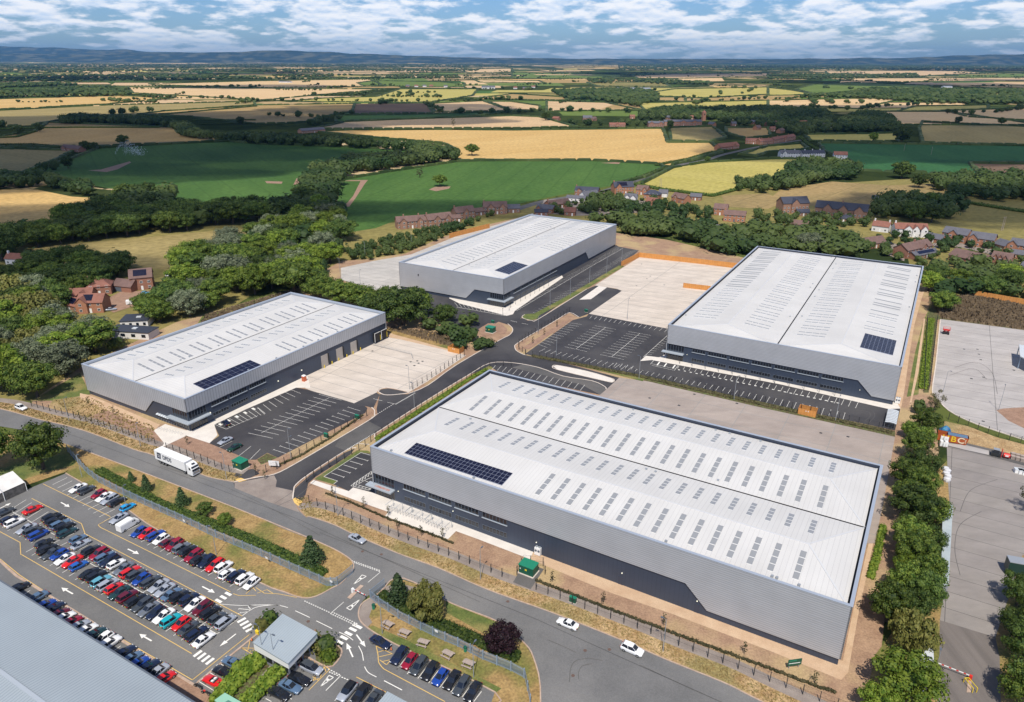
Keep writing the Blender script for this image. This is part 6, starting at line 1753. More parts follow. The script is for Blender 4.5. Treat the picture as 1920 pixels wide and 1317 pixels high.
# free-standing hoops on the paving of the left warehouse
p0, p1 = at(*Z26(330, 1010)), at(*Z26(700, 1100))
for i in range(9):
    p = p0.lerp(p1,i / 8); t = thing('cycle_stand',f'{nth(i)} steel cycle hoop from the left on the white paving by the glazed corner','cycle stand',(p.x,p.y,.12),YAW + .6,'cycle hoops by the left warehouse')
    mb = MB(); mb.tube([(0, -.45, 0), (0, -.45, .7), (0, -.25, .82), (0, .25, .82), (0, .45, .7), (0, .45, 0)], .03, 6); mb.obj('hoop', M['galv'], t)

# ------------------------------------------------------------------ dock-yard things
for i, q in enumerate(((425, 1140), (550, 1075), (660, 1020), (792, 962), (893, 912), (1015, 850))):
    p = at(*(560 + q[0] / 8.723,560 + q[1] / 8.723)); t = thing('bollard',f'{nth(i)} yellow bollard from the left beside the pale dock doors','bollard',(p.x,p.y,.1),0,'yellow bollards by the dock doors')
    mb = MB(); mb.tube([(0, 0, 0), (0, 0, 1.1), (0, 0, 1.2)], [.17, .17, .08], 10); mb.obj('post', M['yellow'], t)
zz_ = lambda x, y: (560 + x / 8.723, 560 + y / 8.723)
P = [at(*zz_(1225, 775)), at(*zz_(1840, 925)), at(*zz_(1870, 1005))]; o0 = P[0]
t = thing('guard_rail', 'thin steel guard rail across the pale dock yard', 'guard rail', (o0.x, o0.y, .1)); Q = [p - o0 for p in P]
for z in (.55, 1.1):
    mb = MB()
    for a, b in zip(Q, Q[1:]): mb.beam(a + Vector((0, 0, z)), b + Vector((0, 0, z)), .06, .06)
    mb.obj('rail', M['galv'], t)
for p_, d_ in walk(Q, 2.0): mb = MB(); mb.beam((p_.x, p_.y, 0), (p_.x, p_.y, 1.1), .06, .06); mb.obj('post', M['galv'], t)
p = at(*T6(362,300)); t = thing('portable_toilet','orange portable toilet with a white roof at the end of the bays','portable toilet',(p.x,p.y,.1),YAW)
mb = MB(); mb.box(-.6, .6, -.6, .6, 0, 2.0); mb.obj('cabin', paint('toilet_orange', (.55, .13, .05), .5), t)
mb = MB(); loft(mb,[[(-.62,-.62,2.0),(.62,-.62,2.0),(.62,.62,2.0),(-.62,.62,2.0)],[(-.4,-.4,2.35),(.4,-.4,2.35),(.4,.4,2.35),(-.4,.4,2.35)]]); mb.obj('roof',M['white'],t)
mb = MB(); mb.box(-.4, .4, -.63, -.6, .15, 1.85); mb.obj('door', paint('toilet_door', (.48, .11, .05), .5), t)
for q,lab in (((1008.7,1041),'white cooling unit by the dark wall and the green kiosk'),((1682,757),'white cooling unit at the corner of the right warehouse')):
    p = at(*q); t = thing('cooling_unit', lab, 'cooling unit', (p.x, p.y, .1), YAW)
    mb = MB(); mb.box(-.75, .75, -.45, .45, .15, 2.1); mb.obj('casing', M['white'], t)
    for x in (-.37, .37):
        mb = MB(); mb.tube([(x,-.46,1.35),(x,-.5,1.35)],.3,12); mb.obj('fan',M['frame'],t); mb = MB(); mb.tube([(x,0,2.1),(x,0,2.3)],.3,12); mb.obj('outlet',M['galv'],t)


def board(name, lab, q, ang, w_, h_, z0, m, edge=None):
    p = at(*q); t = thing(name, lab, 'sign', (p.x, p.y, .05), ang)
    for x in (-w_ * .35, w_ * .35): mb = MB(); mb.beam((x, .08, 0), (x, .08, z0 + h_), .09, .09); mb.obj('post', M['galv'], t)
    mb = MB(); mb.box(-w_ / 2, w_ / 2, -.03, .03, z0, z0 + h_); mb.obj('panel', m, t)
    return t


board('sign_board', 'white sign board on the verge at the mouth of the estate road', T6(138, 950), YAW + R(25), 3.0, 1.6, .7, M['white'])
tt = board('sign_board','dark green agents board leaning on the brown earth at the far right corner',(1488,1254),YAW + R(40),2.8,1.5,.8,M['green_dark'])
mb = MB(); mb.box(-1.2, .3, -.06, -.03, 1.9, 2.1); mb.obj('heading_stripe', M['green_box'], tt)
mb = MB(); mb.box(-1.2, 1.1, -.06, -.03, 1.3, 1.42); mb.obj('text_stripe', M['white'], tt)
board('sign_board', 'white sign panel on the grass above the guard hut', (1738, 1198), YAW + R(60), 2.2, 1.7, 1.2, M['white'])
board('sign_board', 'white sign panel on the grass below the guard hut', (1732, 1302), YAW + R(60), 2.2, 1.9, 1.0, M['white'])
for i, q in enumerate(((300, 948.5), (345, 976), (500, 1046), (621, 1090), (818, 1183))):
    p = at(q[0],q[1],1.8); t = thing('notice',f'{nth(i)} small white notice from the left, fixed to the blue palisade fences','notice',(p.x,p.y - .1,1.8),R(-35),'notices on the blue fence')
    mb = MB(); mb.box(-.4, .4, -.02, .02, -.25, .25); mb.obj('panel', M['white'], t)

# ------------------------------------------------------------------ barriers


def barrier(name, lab, a, b, post):
    A, B_ = at(*a), at(*b); d = B_ - A; t = thing(name, lab, 'barrier', (A.x, A.y, .1), math.atan2(d.y, d.x))
    mb = MB(); mb.box(-.25, .25, -.25, .25, 0, 1.1); mb.obj('cabinet', post, t)
    arm = MB(); arm.beam((.2, 0, 1.0), (d.length, 0, 1.0), .12, .12); ar = arm.obj('arm', M['white'], t)
    for k in range(int(d.length / 1.2)):
        mb = MB(); mb.beam((.8 + k * 1.2, 0, 1.0), (1.2 + k * 1.2, 0, 1.0), .13, .13); mb.obj('stripe', M['red'], ar)
    mb = MB(); mb.beam((d.length, 0, 0), (d.length, 0, .95), .1, .1); mb.obj('rest_post', M['post_dark'], t)


barrier('road_barrier', 'white barrier arm across the works entrance', (662, 1112), (686, 1124), M['white'])
barrier('road_barrier', 'long white barrier arm across the road at the lower right', (1818, 1276), (1757, 1252), M['red'])
sheet('traffic_island', 'kerb_old', [(651, 1122), (676, 1098), (682, 1100), (657, 1125)], 22)
sheet('traffic_island', 'kerb_old', [(1812, 1300), (1815, 1268), (1822, 1268), (1820, 1300)], 22)
p = at(1818, 1290); t = thing('safety_frame', 'yellow safety rail frame beside the red barrier post', 'safety rail', (p.x, p.y, .15), R(95))
for a,b in (((-1.2,-.4,1),(1.2,-.4,1)),((-1.2,.4,1),(1.2,.4,1)),((-1.2,-.4,0),(-1.2,-.4,1)),((1.2,-.4,0),(1.2,-.4,1)),((-1.2,.4,0),(-1.2,.4,1)),((1.2,.4,0),(1.2,.4,1)),((1.2,-.4,1),(1.2,.4,1))):
    mb = MB(); mb.beam(a, b, .11, .11); mb.obj('rail', M['yellow'], t)
# guard hut with its flat roof
P = world_poly([(1735, 1205), (1750, 1215), (1752, 1252), (1722, 1246)], 2.9); o0 = Vector((P[0].x, P[0].y, 0))
t = thing('guard_hut', 'small guard hut with pale flat roof panels beside the lower right barrier', 'hut', o0); Q = [p - o0 for p in P]
mb = MB(); mb.poly(Q)
for i in range(4): a, b = Q[i], Q[(i + 1) % 4]; mb.quad(a - Vector((0, 0, .2)), b - Vector((0, 0, .2)), b, a)
mb.obj('roof', M['rooflight_clear'], t)
I_ = inset(Q, .5); mb = MB()
for i in range(4): a, b = I_[i], I_[(i + 1) % 4]; mb.quad((a.x, a.y, 0), (b.x, b.y, 0), (b.x, b.y, 2.7), (a.x, a.y, 2.7))
mb.obj('wall', M['frame'], t)
for i in (2, 3):
    a, b = I_[i], I_[(i + 1) % 4]; a = a.lerp(b, .12); b = b.lerp(a, .12); n = (a - sum(I_, Vector()) / 4); n.z = 0; n = n.normalized() * .06
    mb = MB(); mb.quad((a.x + n.x,a.y + n.y,1.0),(b.x + n.x,b.y + n.y,1.0),(b.x + n.x,b.y + n.y,2.3),(a.x + n.x,a.y + n.y,2.3)); mb.obj('window',M['glass'],t)

# ------------------------------------------------------------------ the neighbour's yard: skip, tanks, bags, lift, pallets
a, b = at(*T8(1262, 742)), at(*T8(1492, 788)); d = (b - a).normalized(); p = (a + b) / 2 + Vector((-d.y, d.x, 0)) * 1.25; LN = (b - a).length
t = thing('waste_skip', 'rusty orange waste skip lettered in yellow beside the tree belt', 'skip', (p.x, p.y, .1), math.atan2(d.y, d.x))
RUST = mat('skip_paint', (.42, .10, .022), (.34, .07, .02), .8, 6, .6)
for k, (y0, y1) in enumerate(((-1.25, -1.17), (1.17, 1.25))):
    mb = MB(); plate(mb, 'b', y0, [(-LN / 2, .15), (LN / 2 - .5, .15), (LN / 2, 2.4), (-LN / 2, 2.4)], .08); mb.obj('side', RUST, t)
mb = MB(); mb.box(-LN / 2,-LN / 2 + .08,-1.17,1.17,.15,2.4); mb.obj('end',RUST,t); mb = MB(); mb.quad((LN / 2 - .5,-1.17,.15),(LN / 2 - .5,1.17,.15),(LN / 2,1.17,2.4),(LN / 2,-1.17,2.4)); mb.obj('end',RUST,t)
mb = MB(); mb.box(-LN / 2, LN / 2 - .5, -1.17, 1.17, .12, .2); mb.obj('floor', RUST, t)
mb = MB(); mb.box(-LN / 2 + 2.6, LN / 2 - .3, -1.1, 1.1, 2.1, 2.36); mb.obj('cover', paint('skip_cover', (.10, .17, .26), .5), t)
YL = paint('skip_yellow', (.72, .47, .02), .6); CR = paint('skip_cream', (.75, .62, .42), .6)
for ch, x, m_ in (('U', -1.9, YL), ('B', .15, YL), ('C', 2.1, CR)): text(ch, 'letter', 2.5, t, (x, -1.262, 1.25), (PI / 2, 0, 0), m_, 1.05, .05)
for z in (.75, 1.2, 1.65):
    mb = MB(); mb.box(3.15, 3.45, -1.262, -1.25, z, z + .22); mb.obj('mark', CR, t)
t = thing('tarpaulin', 'crumpled blue tarpaulin heap at the left end of the skip', 'tarpaulin', at(*T8(1320, 690))[:2] + (.1,), .4)
mb = MB(); rr = random.Random(4); rings = [[(math.cos(a_) * r_ * rr.uniform(.8,1.2),math.sin(a_) * r_ * rr.uniform(.6,1),z_ + rr.uniform(-.1,.15)) for a_ in [2 * PI * k / 10 for k in range(10)]] for r_,z_ in ((2.2,0),(2.0,.9),(1.3,1.8),(.3,2.5))]
loft(mb, rings); mb.obj('heap', mat('tarp_blue', (.01, .05, .22), (.03, .22, .36), 1.5, 4, .5), t)
for i, q in enumerate(((1300, 745), (1298, 785), (1325, 752), (1322, 790))):
    p = at(*T8(*q)); t = thing('liquid_container',f'{("far left", "near left", "far right", "near right")[i]} white caged liquid container of the four below the skip','container',(p.x,p.y,.1),YAW + R(15),'white caged containers by the skip')
    mb = MB(); mb.box(-.62,.62,-.55,.55,.2,1.7); mb.obj('tank',M['white'],t); mb = MB(); mb.box(-.65,.65,-.58,.58,0,.15); mb.obj('pallet',M['bench'],t)
    for x in (-.64, 0, .64): mb = MB(); mb.beam((x, -.6, .15), (x, -.6, 1.15), .04, .04); mb.obj('cage_bar', M['galv'], t)
rr = random.Random(9)
for i, q in enumerate(((1325, 970), (1338, 985), (1330, 1005), (1342, 1025), (1335, 1050))):
    p = at(*T8(*q)); t = thing('bulk_bag',f'{nth(i)} white bulk bag from the top, at the edge of the tree belt','bulk bag',(p.x,p.y,.1),i,'white bulk bags by the trees')
    mb = MB(); loft(mb,[[(math.cos(a_) * r_ * rr.uniform(.9,1.1),math.sin(a_) * r_ * rr.uniform(.9,1.1),z_) for a_ in [2 * PI * k / 8 for k in range(8)]] for r_,z_ in ((.8,0),(.95,.5),(.85,1.0),(.3,1.25))]); mb.obj('bag',mat('bag_white',(.62,.62,.62),(.5,.5,.52),3,4,.8),t)
p = at(*T8(1705, 862)); t = thing('forklift', 'dark machine with a clear cab beside the pallet stacks', 'forklift', (p.x, p.y, .1), YAW)
mb = MB(); mb.box(-1.3,1.1,-.7,.7,.35,1.2); mb.obj('chassis',M['post_dark'],t); mb = MB(); mb.box(-.9,.5,-.62,.62,1.2,2.2); mb.obj('cab',M['glass'],t); mb = MB(); mb.box(-1.0,.6,-.7,.7,2.2,2.3); mb.obj('roof',M['galv'],t)
for x in (-.9, .8):
    for y in (-.6, .6): mb = MB(); mb.tube([(x, y - .12, .35), (x, y + .12, .35)], .35, 12); mb.obj('wheel', M['rubber'], t)
mb = MB(); mb.box(1.1, 1.25, -.5, .5, .1, 2.6); mb.obj('mast', M['red'], t)
p = at(*T8(1780, 878)); t = thing('fuel_tank', 'red tank with a white label beside the pallet stacks', 'tank', (p.x, p.y, .1), YAW)
mb = MB(); mb.tube([(-.9,0,.9),(-.75,0,.9),(.75,0,.9),(.9,0,.9)],[.3,.7,.7,.3],14); mb.obj('tank',M['red'],t); mb = MB(); mb.box(-.4,.4,-.74,-.7,.8,1.2); mb.obj('label_plate',M['white'],t)
for x in (-.5, .5): mb = MB(); mb.box(x - .1, x + .1, -.5, .5, 0, .3); mb.obj('foot', M['post_dark'], t)
for i in range(6):
    p = at(*T8(1830 + (i % 3) * 36,862 + (i % 3) * 10 + (i // 3) * 22)); t = thing('pallet_stack',f'{nth(i % 3)} stack of wooden pallets from the left, {("rear", "front")[i // 3]} row by the red tank','pallets',(p.x,p.y,.05),YAW + R(10),'stacks of wooden pallets')
    for k in range(7): mb = MB(); mb.box(-.6, .6, -.5, .5, k * .17, k * .17 + .11); mb.obj('pallet', M['bench'], t)
for i in range(3):
    p = at(*T8(1868 + i * 30,985 + i * 8)); t = thing('crate',f'{("left", "middle", "right")[i]} white crate in the line at the right edge of the dark yard','crate',(p.x,p.y,.1),YAW + R(14),'white crates on the dark yard')
    mb = MB(); mb.box(-.95,.95,-.7,.7,0,1.1); mb.obj('body',M['white'],t); mb = MB(); mb.box(-1,1,-.75,.75,1.1,1.18); mb.obj('lid',M['rooflight_clear'],t)
p = at(*T8(1343,145 - 145 * 0 - 192)) if False else at(1773,627); t = thing('scissor_lift','red platform lift on the grey yard','platform lift',(p.x,p.y,.1),YAW)
mb = MB(); mb.box(-1.2, 1.2, -.8, .8, .5, .9); mb.obj('chassis', M['post_dark'], t)
for k in range(3):
    mb = MB(); mb.beam((-1.1,0,.9 + k * .3),(1.1,0,1.2 + k * .3),.3,.08); mb.beam((1.1,0,.9 + k * .3),(-1.1,0,1.2 + k * .3),.3,.08); mb.obj('scissor_arm',M['red'],t)
mb = MB(); mb.box(-1.3, 1.3, -.85, .85, 1.8, 1.95); mb.obj('platform', M['red'], t)
for a, b in (((-1.3, -.85), (1.3, -.85)), ((-1.3, .85), (1.3, .85)), ((-1.3, -.85), (-1.3, .85)), ((1.3, -.85), (1.3, .85))):
    mb = MB()
    for z in (2.5, 3.0): mb.beam((*a, z), (*b, z), .07, .07)
    for q_ in (a, b): mb.beam((*q_, 1.95), (*q_, 3.0), .07, .07)
    mb.obj('guard_rail', M['red'], t)
for x in (-.9, .9):
    for y in (-.75, .75): mb = MB(); mb.tube([(x, y - .12, .4), (x, y + .12, .4)], .4, 12); mb.obj('wheel', M['rubber'], t)
# open canopy over the yard at the right edge
P = world_poly([(1911,646),(1960,655),(1960,690),(1913,668)],5.2); o0 = Vector((P[0].x,P[0].y,0)); t = thing('yard_canopy','open steel canopy with a blue-grey roof at the right edge','canopy',o0); Q = [p - o0 for p in P]
mb = MB(); mb.poly(Q)
for i in range(4): a, b = Q[i], Q[(i + 1) % 4]; mb.quad(a - Vector((0, 0, .35)), b - Vector((0, 0, .35)), b, a)
mb.obj('roof', M['rooflight_clear'], t)
for i in range(4): a = inset(Q, .5)[i]; mb = MB(); mb.beam((a.x, a.y, 0), (a.x, a.y, 5), .25, .25); mb.obj('post', M['blue_fence'], t)
# drain covers on the yards
dm = MB(); dm.box(-.4, .4, -.4, .4, 0, .015); DM = dm.mesh('drain_cover', M['post_dark'])
i = 0
DR = {'rear of the largest warehouse': [T7(1030, 428), T7(1250, 483), T7(1365, 400), T7(1683, 468), T8(395, 690), T8(598, 718)],
      'grey yard at the right': [T8(1467,62),T8(1567,63),T8(1578,100),T8(1592,141),T8(1522,283),T8(1612,272),T8(1840,220),T8(1610,602)],
      'pale yard behind the west bays': [U3(1010, 732), U3(1035, 713), U3(932, 785), U3(1140, 778), U3(970, 622)],
      'dock yard': [T6(872, 76), T6(1207, 150), T6(1247, 153), T6(1217, 167), T6(1186, 185), T6(1158, 157)]}
for where, ps in DR.items():
    ps.sort()
    for i, q in enumerate(ps):
        p = at(*q); o = link('drain_cover',DM,None,(p.x,p.y,.125),YAW); tag(o,f'{nth(i)} dark drain cover from the left on the {where}','drain cover','drain covers set in the yards')
for i, q in enumerate(((756, 247), (893, 268))):
    pass
mh = MB(); mh.tube([(0, 0, 0), (0, 0, .015)], .35, 14); MH = mh.mesh('manhole_cover', mat('rusty_iron', (.10, .06, .05), (.14, .09, .07), 4))
for i,q in enumerate((Z4(758,247),Z4(893,268),Z4(1792,603),(960 + 520 / 3.796,970 + 952 / 3.796),(960 + 693 / 3.796,970 + 945 / 3.796),(960 + 434 / 3.796,970 + 1131 / 3.796),Z4(372,745))):
    p = at(*q); o = link('manhole_cover',MH,None,(p.x,p.y,.125),0); tag(o,['manhole cover on the road just below the silver saloon','manhole cover on the road right of the silver saloon','manhole cover on the road near the copper-leaved tree','manhole cover between the two white cars','manhole cover left of the white off-roader','single manhole cover in the wide junction','reddish manhole cover above the gatehouse'][i],'manhole cover','manhole covers in the roads')
p = at(*ZC(1812, 360)); t = thing('grit_bin', 'yellow grit bin at the left corner of the gatehouse', 'grit bin', (p.x, p.y, .1), h7)
mb = MB(); mb.box(-.5,.5,-.4,.4,0,.8); mb.obj('body',M['yellow'],t); mb = MB(); loft(mb,[[(-.55,-.45,.8),(.55,-.45,.8),(.55,.45,.8),(-.55,.45,.8)],[(-.35,-.2,1.1),(.35,-.2,1.1),(.35,.2,1.1),(-.35,.2,1.1)]]); mb.obj('lid',M['yellow'],t)
for i, q in enumerate((ZC(1778, 665), ZC(1715, 465), ZE(755, 455))):
    p = at(*q); t = thing('traffic_cone',['orange cone at the lower corner of the gatehouse hatching','pale cone at the upper corner of the gatehouse hatching','pale cone by the navy saloon at the picnic lawn'][i],'traffic cone',(p.x,p.y,.12),0)
    mb = MB(); mb.tube([(0,0,.04),(0,0,.75)],[.17,.04],10); mb.obj('cone',paint('cone',(.75,.22,.08),.6),t); mb = MB(); mb.box(-.22,.22,-.22,.22,0,.04); mb.obj('base',M['rubber'],t)


# ------------------------------------------------------------------ a person by the gatehouse
def person(q, ang, lab, shirt, legs):
    p = at(*q); t = thing('person', lab, 'person', (p.x, p.y, .12), ang)
    J = {'pel': (0,0,.95,.15),'ch': (0,.02,1.3,.17),'nk': (0,.02,1.52,.065),'hd': (0,.04,1.66,.10),'tp': (0,.03,1.78,.07),'ls': (-.2,.02,1.42,.06),'le': (-.28,.02,1.14,.045),'lh': (-.26,.12,.9,.035),'rs': (.2,.02,1.42,.06),'re': (.28,0,1.14,.045),'rh': (.27,.1,.9,.035),
         'lk': (-.11,.06,.5,.07),'lf': (-.12,.0,.07,.05),'lt': (-.12,.16,.04,.04),'rk': (.11,-.02,.5,.07),'rf': (.12,-.12,.07,.05),'rt': (.12,.04,.04,.04),'lhp': (-.1,0,.88,.1),'rhp': (.1,0,.88,.1)}
    Ed = [('pel','ch'),('ch','nk'),('nk','hd'),('hd','tp'),('ch','ls'),('ls','le'),('le','lh'),('ch','rs'),('rs','re'),('re','rh'),('pel','lhp'),('lhp','lk'),('lk','lf'),('lf','lt'),('pel','rhp'),('rhp','rk'),('rk','rf'),('rf','rt')]
    ks = list(J); me = bpy.data.meshes.new('body'); me.from_pydata([J[k][:3] for k in ks], [(ks.index(a), ks.index(b)) for a, b in Ed], [])
    o = bpy.data.objects.new('body', me); C.objects.link(o); o.parent = t
    o.modifiers.new('skin', 'SKIN'); o.modifiers.new('sub', 'SUBSURF').levels = 2; o.modifiers['sub'].render_levels = 2
    sk = me.skin_vertices[0].data
    for i, k in enumerate(ks): sk[i].radius = (J[k][3],) * 2; sk[i].use_root = (k == 'pel')
    m, tr, b = base_mat('figure'); b.inputs['Roughness'].default_value = .8
    tc = N(tr,'ShaderNodeTexCoord'); sp = N(tr,'ShaderNodeSeparateXYZ'); L(tr,tc.outputs['Object'],sp.inputs[0]); cr = N(tr,'ShaderNodeValToRGB'); cr.color_ramp.interpolation = 'CONSTANT'
    dv = N(tr,'ShaderNodeMath',operation='DIVIDE'); dv.inputs[1].default_value = 1.9; L(tr,sp.outputs['Z'],dv.inputs[0]); L(tr,dv.outputs[0],cr.inputs['Fac'])
    e = cr.color_ramp.elements; e[0].position = 0; e[0].color = rgb(legs); e[1].position = .5; e[1].color = rgb(shirt); n = e.new(.79); n.color = (.45,.28,.2,1)
    L(tr, cr.outputs['Color'], b.inputs['Base Color']); me.materials.append(m)
    mb = MB(); loft(mb,[[(math.cos(a_) * r_,.02 + math.sin(a_) * r_,z_) for a_ in [2 * PI * k / 10 for k in range(10)]] for r_,z_ in ((.1,1.7),(.115,1.76),(.1,1.82),(.04,1.86))]); mb.obj('hair',paint('hair',(.04,.025,.02),.8),t)


person(ZD(1025, 800), 1.2, 'person in dark blue clothes walking beside the gatehouse', (.01, .015, .04), (.015, .018, .03))
# ------------------------------------------------------------------ houses
BR = mat('brick',(.25,.115,.075),(.32,.155,.10),1.5,5,.85); BRO = mat('brick_orange',(.32,.14,.08),(.40,.19,.11),1.5,5,.85); BRB = mat('brick_brown',(.25,.135,.09),(.33,.185,.125),1.5,5,.85)
REN = mat('render_white', (.72, .70, .67), (.64, .62, .6), 1, 4, .8)
TB = striped('tile_brown',(.165,.10,.085),(.12,.072,.06),2,.45,.25,.8,nscale=.5,noise_c=.86); TG = striped('tile_grey',(.115,.115,.135),(.085,.085,.1),2,.45,.25,.7,nscale=.5,noise_c=.88)
TR = striped('tile_red',(.24,.10,.07),(.18,.075,.05),2,.45,.25,.8,nscale=.5,noise_c=.85); TD = striped('tile_dark',(.045,.05,.075),(.03,.035,.05),2,.45,.25,.6,nscale=.5,noise_c=.9)
WF = M['white']


def house(lab,a,b,depth=8,eave=5.0,rise=2.8,wall=BR,roof=TB,gables=(),chim=1,win=True,nm='house',cat='house',grp=None,pv=0,garage=False,hip=False,base=0.0):
    """a,b: readings of the near wall's foot, left and right"""
    A, B_ = at(*a), at(*b); d = B_ - A; ln = d.length; ang = math.atan2(d.y, d.x)
    t = thing(nm, lab, cat, (A.x, A.y, base), ang, grp)
    mb = MB(); mb.box(0, ln, 0, depth, 0, eave)
    if not hip:
        for x in (0.01, ln - .01): mb.poly([(x, 0, eave), (x, depth, eave), (x, depth / 2, eave + rise)])
    for gx, gw in gables:
        x0, x1 = ln * gx - gw / 2, ln * gx + gw / 2
        mb.box(x0, x1, -1.2, -.003, 0, eave); mb.poly([(x0, -1.2, eave), (x1, -1.2, eave), ((x0 + x1) / 2, -1.2, eave + rise * .8)])
    mb.obj('wall', wall, t)
    mb = MB(); o_ = .35; k = rise / (depth / 2)
    hx = depth / 2 if hip else -o_
    def slab(p):
        mb.poly(p); mb.poly([(x, y, z - .16) for x, y, z in p][::-1])
        for i in range(len(p)): u, v = p[i], p[(i + 1) % len(p)]; mb.quad((u[0], u[1], u[2] - .16), (v[0], v[1], v[2] - .16), v, u)
    e_ = eave - o_ * k + .12; r_ = eave + rise + .12
    slab([(-o_,-o_,e_),(ln + o_,-o_,e_),(ln - hx,depth / 2,r_),(hx,depth / 2,r_)]); slab([(ln + o_,depth + o_,e_),(-o_,depth + o_,e_),(hx,depth / 2,r_),(ln - hx,depth / 2,r_)])
    if hip:
        slab([(-o_,depth + o_,e_),(-o_,-o_,e_),(hx,depth / 2,r_)]); slab([(ln + o_,-o_,e_),(ln + o_,depth + o_,e_),(ln - hx,depth / 2,r_)])
    for gx, gw in gables:
        c_ = ln * gx; h_ = rise * .8; w2 = gw / 2 + .3
        slab([(c_ - w2,-1.5,eave - .1),(c_,-1.5,eave + h_ + .12),(c_,depth / 2 * .8,eave + h_ + .12),(c_ - w2,0,eave - .1)]); slab([(c_,-1.5,eave + h_ + .12),(c_ + w2,-1.5,eave - .1),(c_ + w2,0,eave - .1),(c_,depth / 2 * .8,eave + h_ + .12)])
    rf = mb.obj('roof', roof, t)
    for c_ in range(chim):
        x = (.6 if c_ == 0 else ln - .6) if ln < 20 else ln * (c_ + .5) / chim
        mb = MB(); mb.box(x - .4, x + .4, depth / 2 - .45, depth / 2 + .45, eave + rise - .6, eave + rise + 1.3); mb.obj('chimney', wall, rf)
    if pv:
        mb = MB(); y0, y1 = depth * .08, depth * .42; x0, x1 = ln * .18, ln * (.18 + pv); f = lambda y: eave + y * k + .2
        mb.quad((x0, y0, f(y0)), (x1, y0, f(y0)), (x1, y1, f(y1)), (x0, y1, f(y1))); mb.obj('solar_panels', M['pv'], rf)
    if win:
        fl = 2 if eave > 4 else 1; n = max(2, int(ln / 2.9))
        wm = MB(); wm.box(-.65,.65,-.05,.0,0,1.2); wm_ = wm.mesh('window',WF); gm = MB(); gm.quad((-.55,-.06,.1),(-.05,-.06,.1),(-.05,-.06,1.1),(-.55,-.06,1.1)); gm.quad((.05,-.06,.1),(.55,-.06,.1),(.55,-.06,1.1),(.05,-.06,1.1)); gm_ = gm.mesh('pane',M['glass'])
        for f_ in range(fl):
            for i in range(n):
                x = ln * (i + .5) / n; y = 0
                for gx, gw in gables:
                    if abs(x - ln * gx) < gw / 2: y = -1.2
                if garage and f_ == 0 and i < n // 2: continue
                if f_ == 0 and i == n // 2:
                    dm_ = MB(); dm_.box(x - .5, x + .5, y - .06, y, 0, 2.1); dm_.obj('door', WF if i % 2 else M['frame'], t); continue
                o = link('window', wm_, t, (x, y, .9 + f_ * 2.6)); link('pane', gm_, o)
    if garage:
        mb = MB(); mb.box(ln * .1, ln * .45, -.06, 0, 0, 2.2); mb.obj('garage_door', M['frame'], t)
    return t


U1 = lambda x, y: (x / 3.992, 340 + y / 3.992)
U2 = lambda x, y: (480 + x / 3.992, 340 + y / 3.992)
U4 = lambda x, y: (1440 + x / 3.992, 340 + y / 3.992)
V9 = lambda x, y: (960 + x / 3.992, 60 + y / 3.992)
V4 = lambda x, y: (480 + x / 3.992, 60 + y / 3.992)
V0 = lambda x, y: (x / 3.992, 60 + y / 3.992)
V14 = lambda x, y: (1440 + x / 3.992, 60 + y / 3.992)
# new brown-brick houses along the green field
house('leftmost brown-brick house of the row by the green field', U2(1060, 362), U2(1285, 345), 8, 5, 3, BRB, TB, ((.2, 5), (.75, 4)), 2)
house('second brown-brick house of the row, a tall chimney at its left end',U2(1292,350),U2(1472,328),8,5.4,3.2,BRB,TB,((.35,5),(.8,4)),1)
house('low brown link building between two houses by the green field', U2(1475, 310), U2(1535, 305), 6, 3, 2, BRB, TB, (), 0)
house('third brown-brick house of the row by the field', U2(1500, 292), U2(1640, 275), 8, 5.4, 3.2, BRB, TB, ((.5, 4),), 1)
house('low brown building right of the third house by the field', U2(1640, 262), U2(1730, 250), 6, 3, 2.2, BRB, TB, (), 0)
house('fourth brown-brick house of the row, steep roofed, by the field', U2(1705, 250), U2(1880, 246), 9, 5.4, 3.4, BRB, TB, ((.3, 5), (.8, 4)), 1)
house('low brown house at the right end of the row by the field', U2(1875, 238), U3(60, 236), 7, 3.4, 2.4, BRB, TG, (), 0)
# the cluster behind the rear warehouse
house('small orange-gabled house nearest the rear warehouse roof', U3(180, 232), U3(300, 245), 7, 3.5, 2.4, BRO, TG, ((.2, 4),), 0)
house('dark blue-roofed outbuilding partly behind the rear warehouse roof', U3(170, 262), U3(270, 262), 6, 3, 1.8, BR, TD, (), 0)
house('long brown-roofed bungalow beside parked cars', U3(285, 212), U3(438, 192), 8, 3.4, 2.8, BRO, TB, ((.15, 5),), 1)
house('brown-tiled cottage at the edge of the clipped hedge', U3(390, 258), U3(470, 262), 7, 3.2, 2.6, BR, TR, (), 1)
house('dark-roofed brick house at the edge of the green field with a white chimney', U3(468, 108), U3(640, 118), 9, 4.5, 2.8, BR, TD, ((.2, 5),), 1)
house('low grey-roofed range in front of the dark-roofed house', U3(405, 150), U3(545, 158), 7, 3, 1.6, REN, TG, (), 0)
house('grey-roofed gabled house right of the low range', U3(545, 145), U3(650, 130), 7, 4, 2.8, REN, TG, ((.3, 4),), 0)
house('tall brick house with roof lights and solar roof by the lane', U3(768, 98), U3(910, 92), 9, 6, 3.8, BRO, TD, ((.2, 5),), 1, pv=.5)
house('brown-roofed brick house right of the tall one', U3(925, 98), U3(1008, 106), 8, 4.5, 3, BRO, TB, ((.8, 4),), 0)
house('white twin-gabled cottage among orange trees', U3(840, 152), U3(928, 158), 7, 3.6, 2.6, REN, TG, ((.25, 4.5), (.75, 4.5)), 0)
house('black-roofed red house behind white cars', U3(982, 132), U3(1095, 142), 9, 4.2, 3, BRO, TD, (), 0, hip=True)
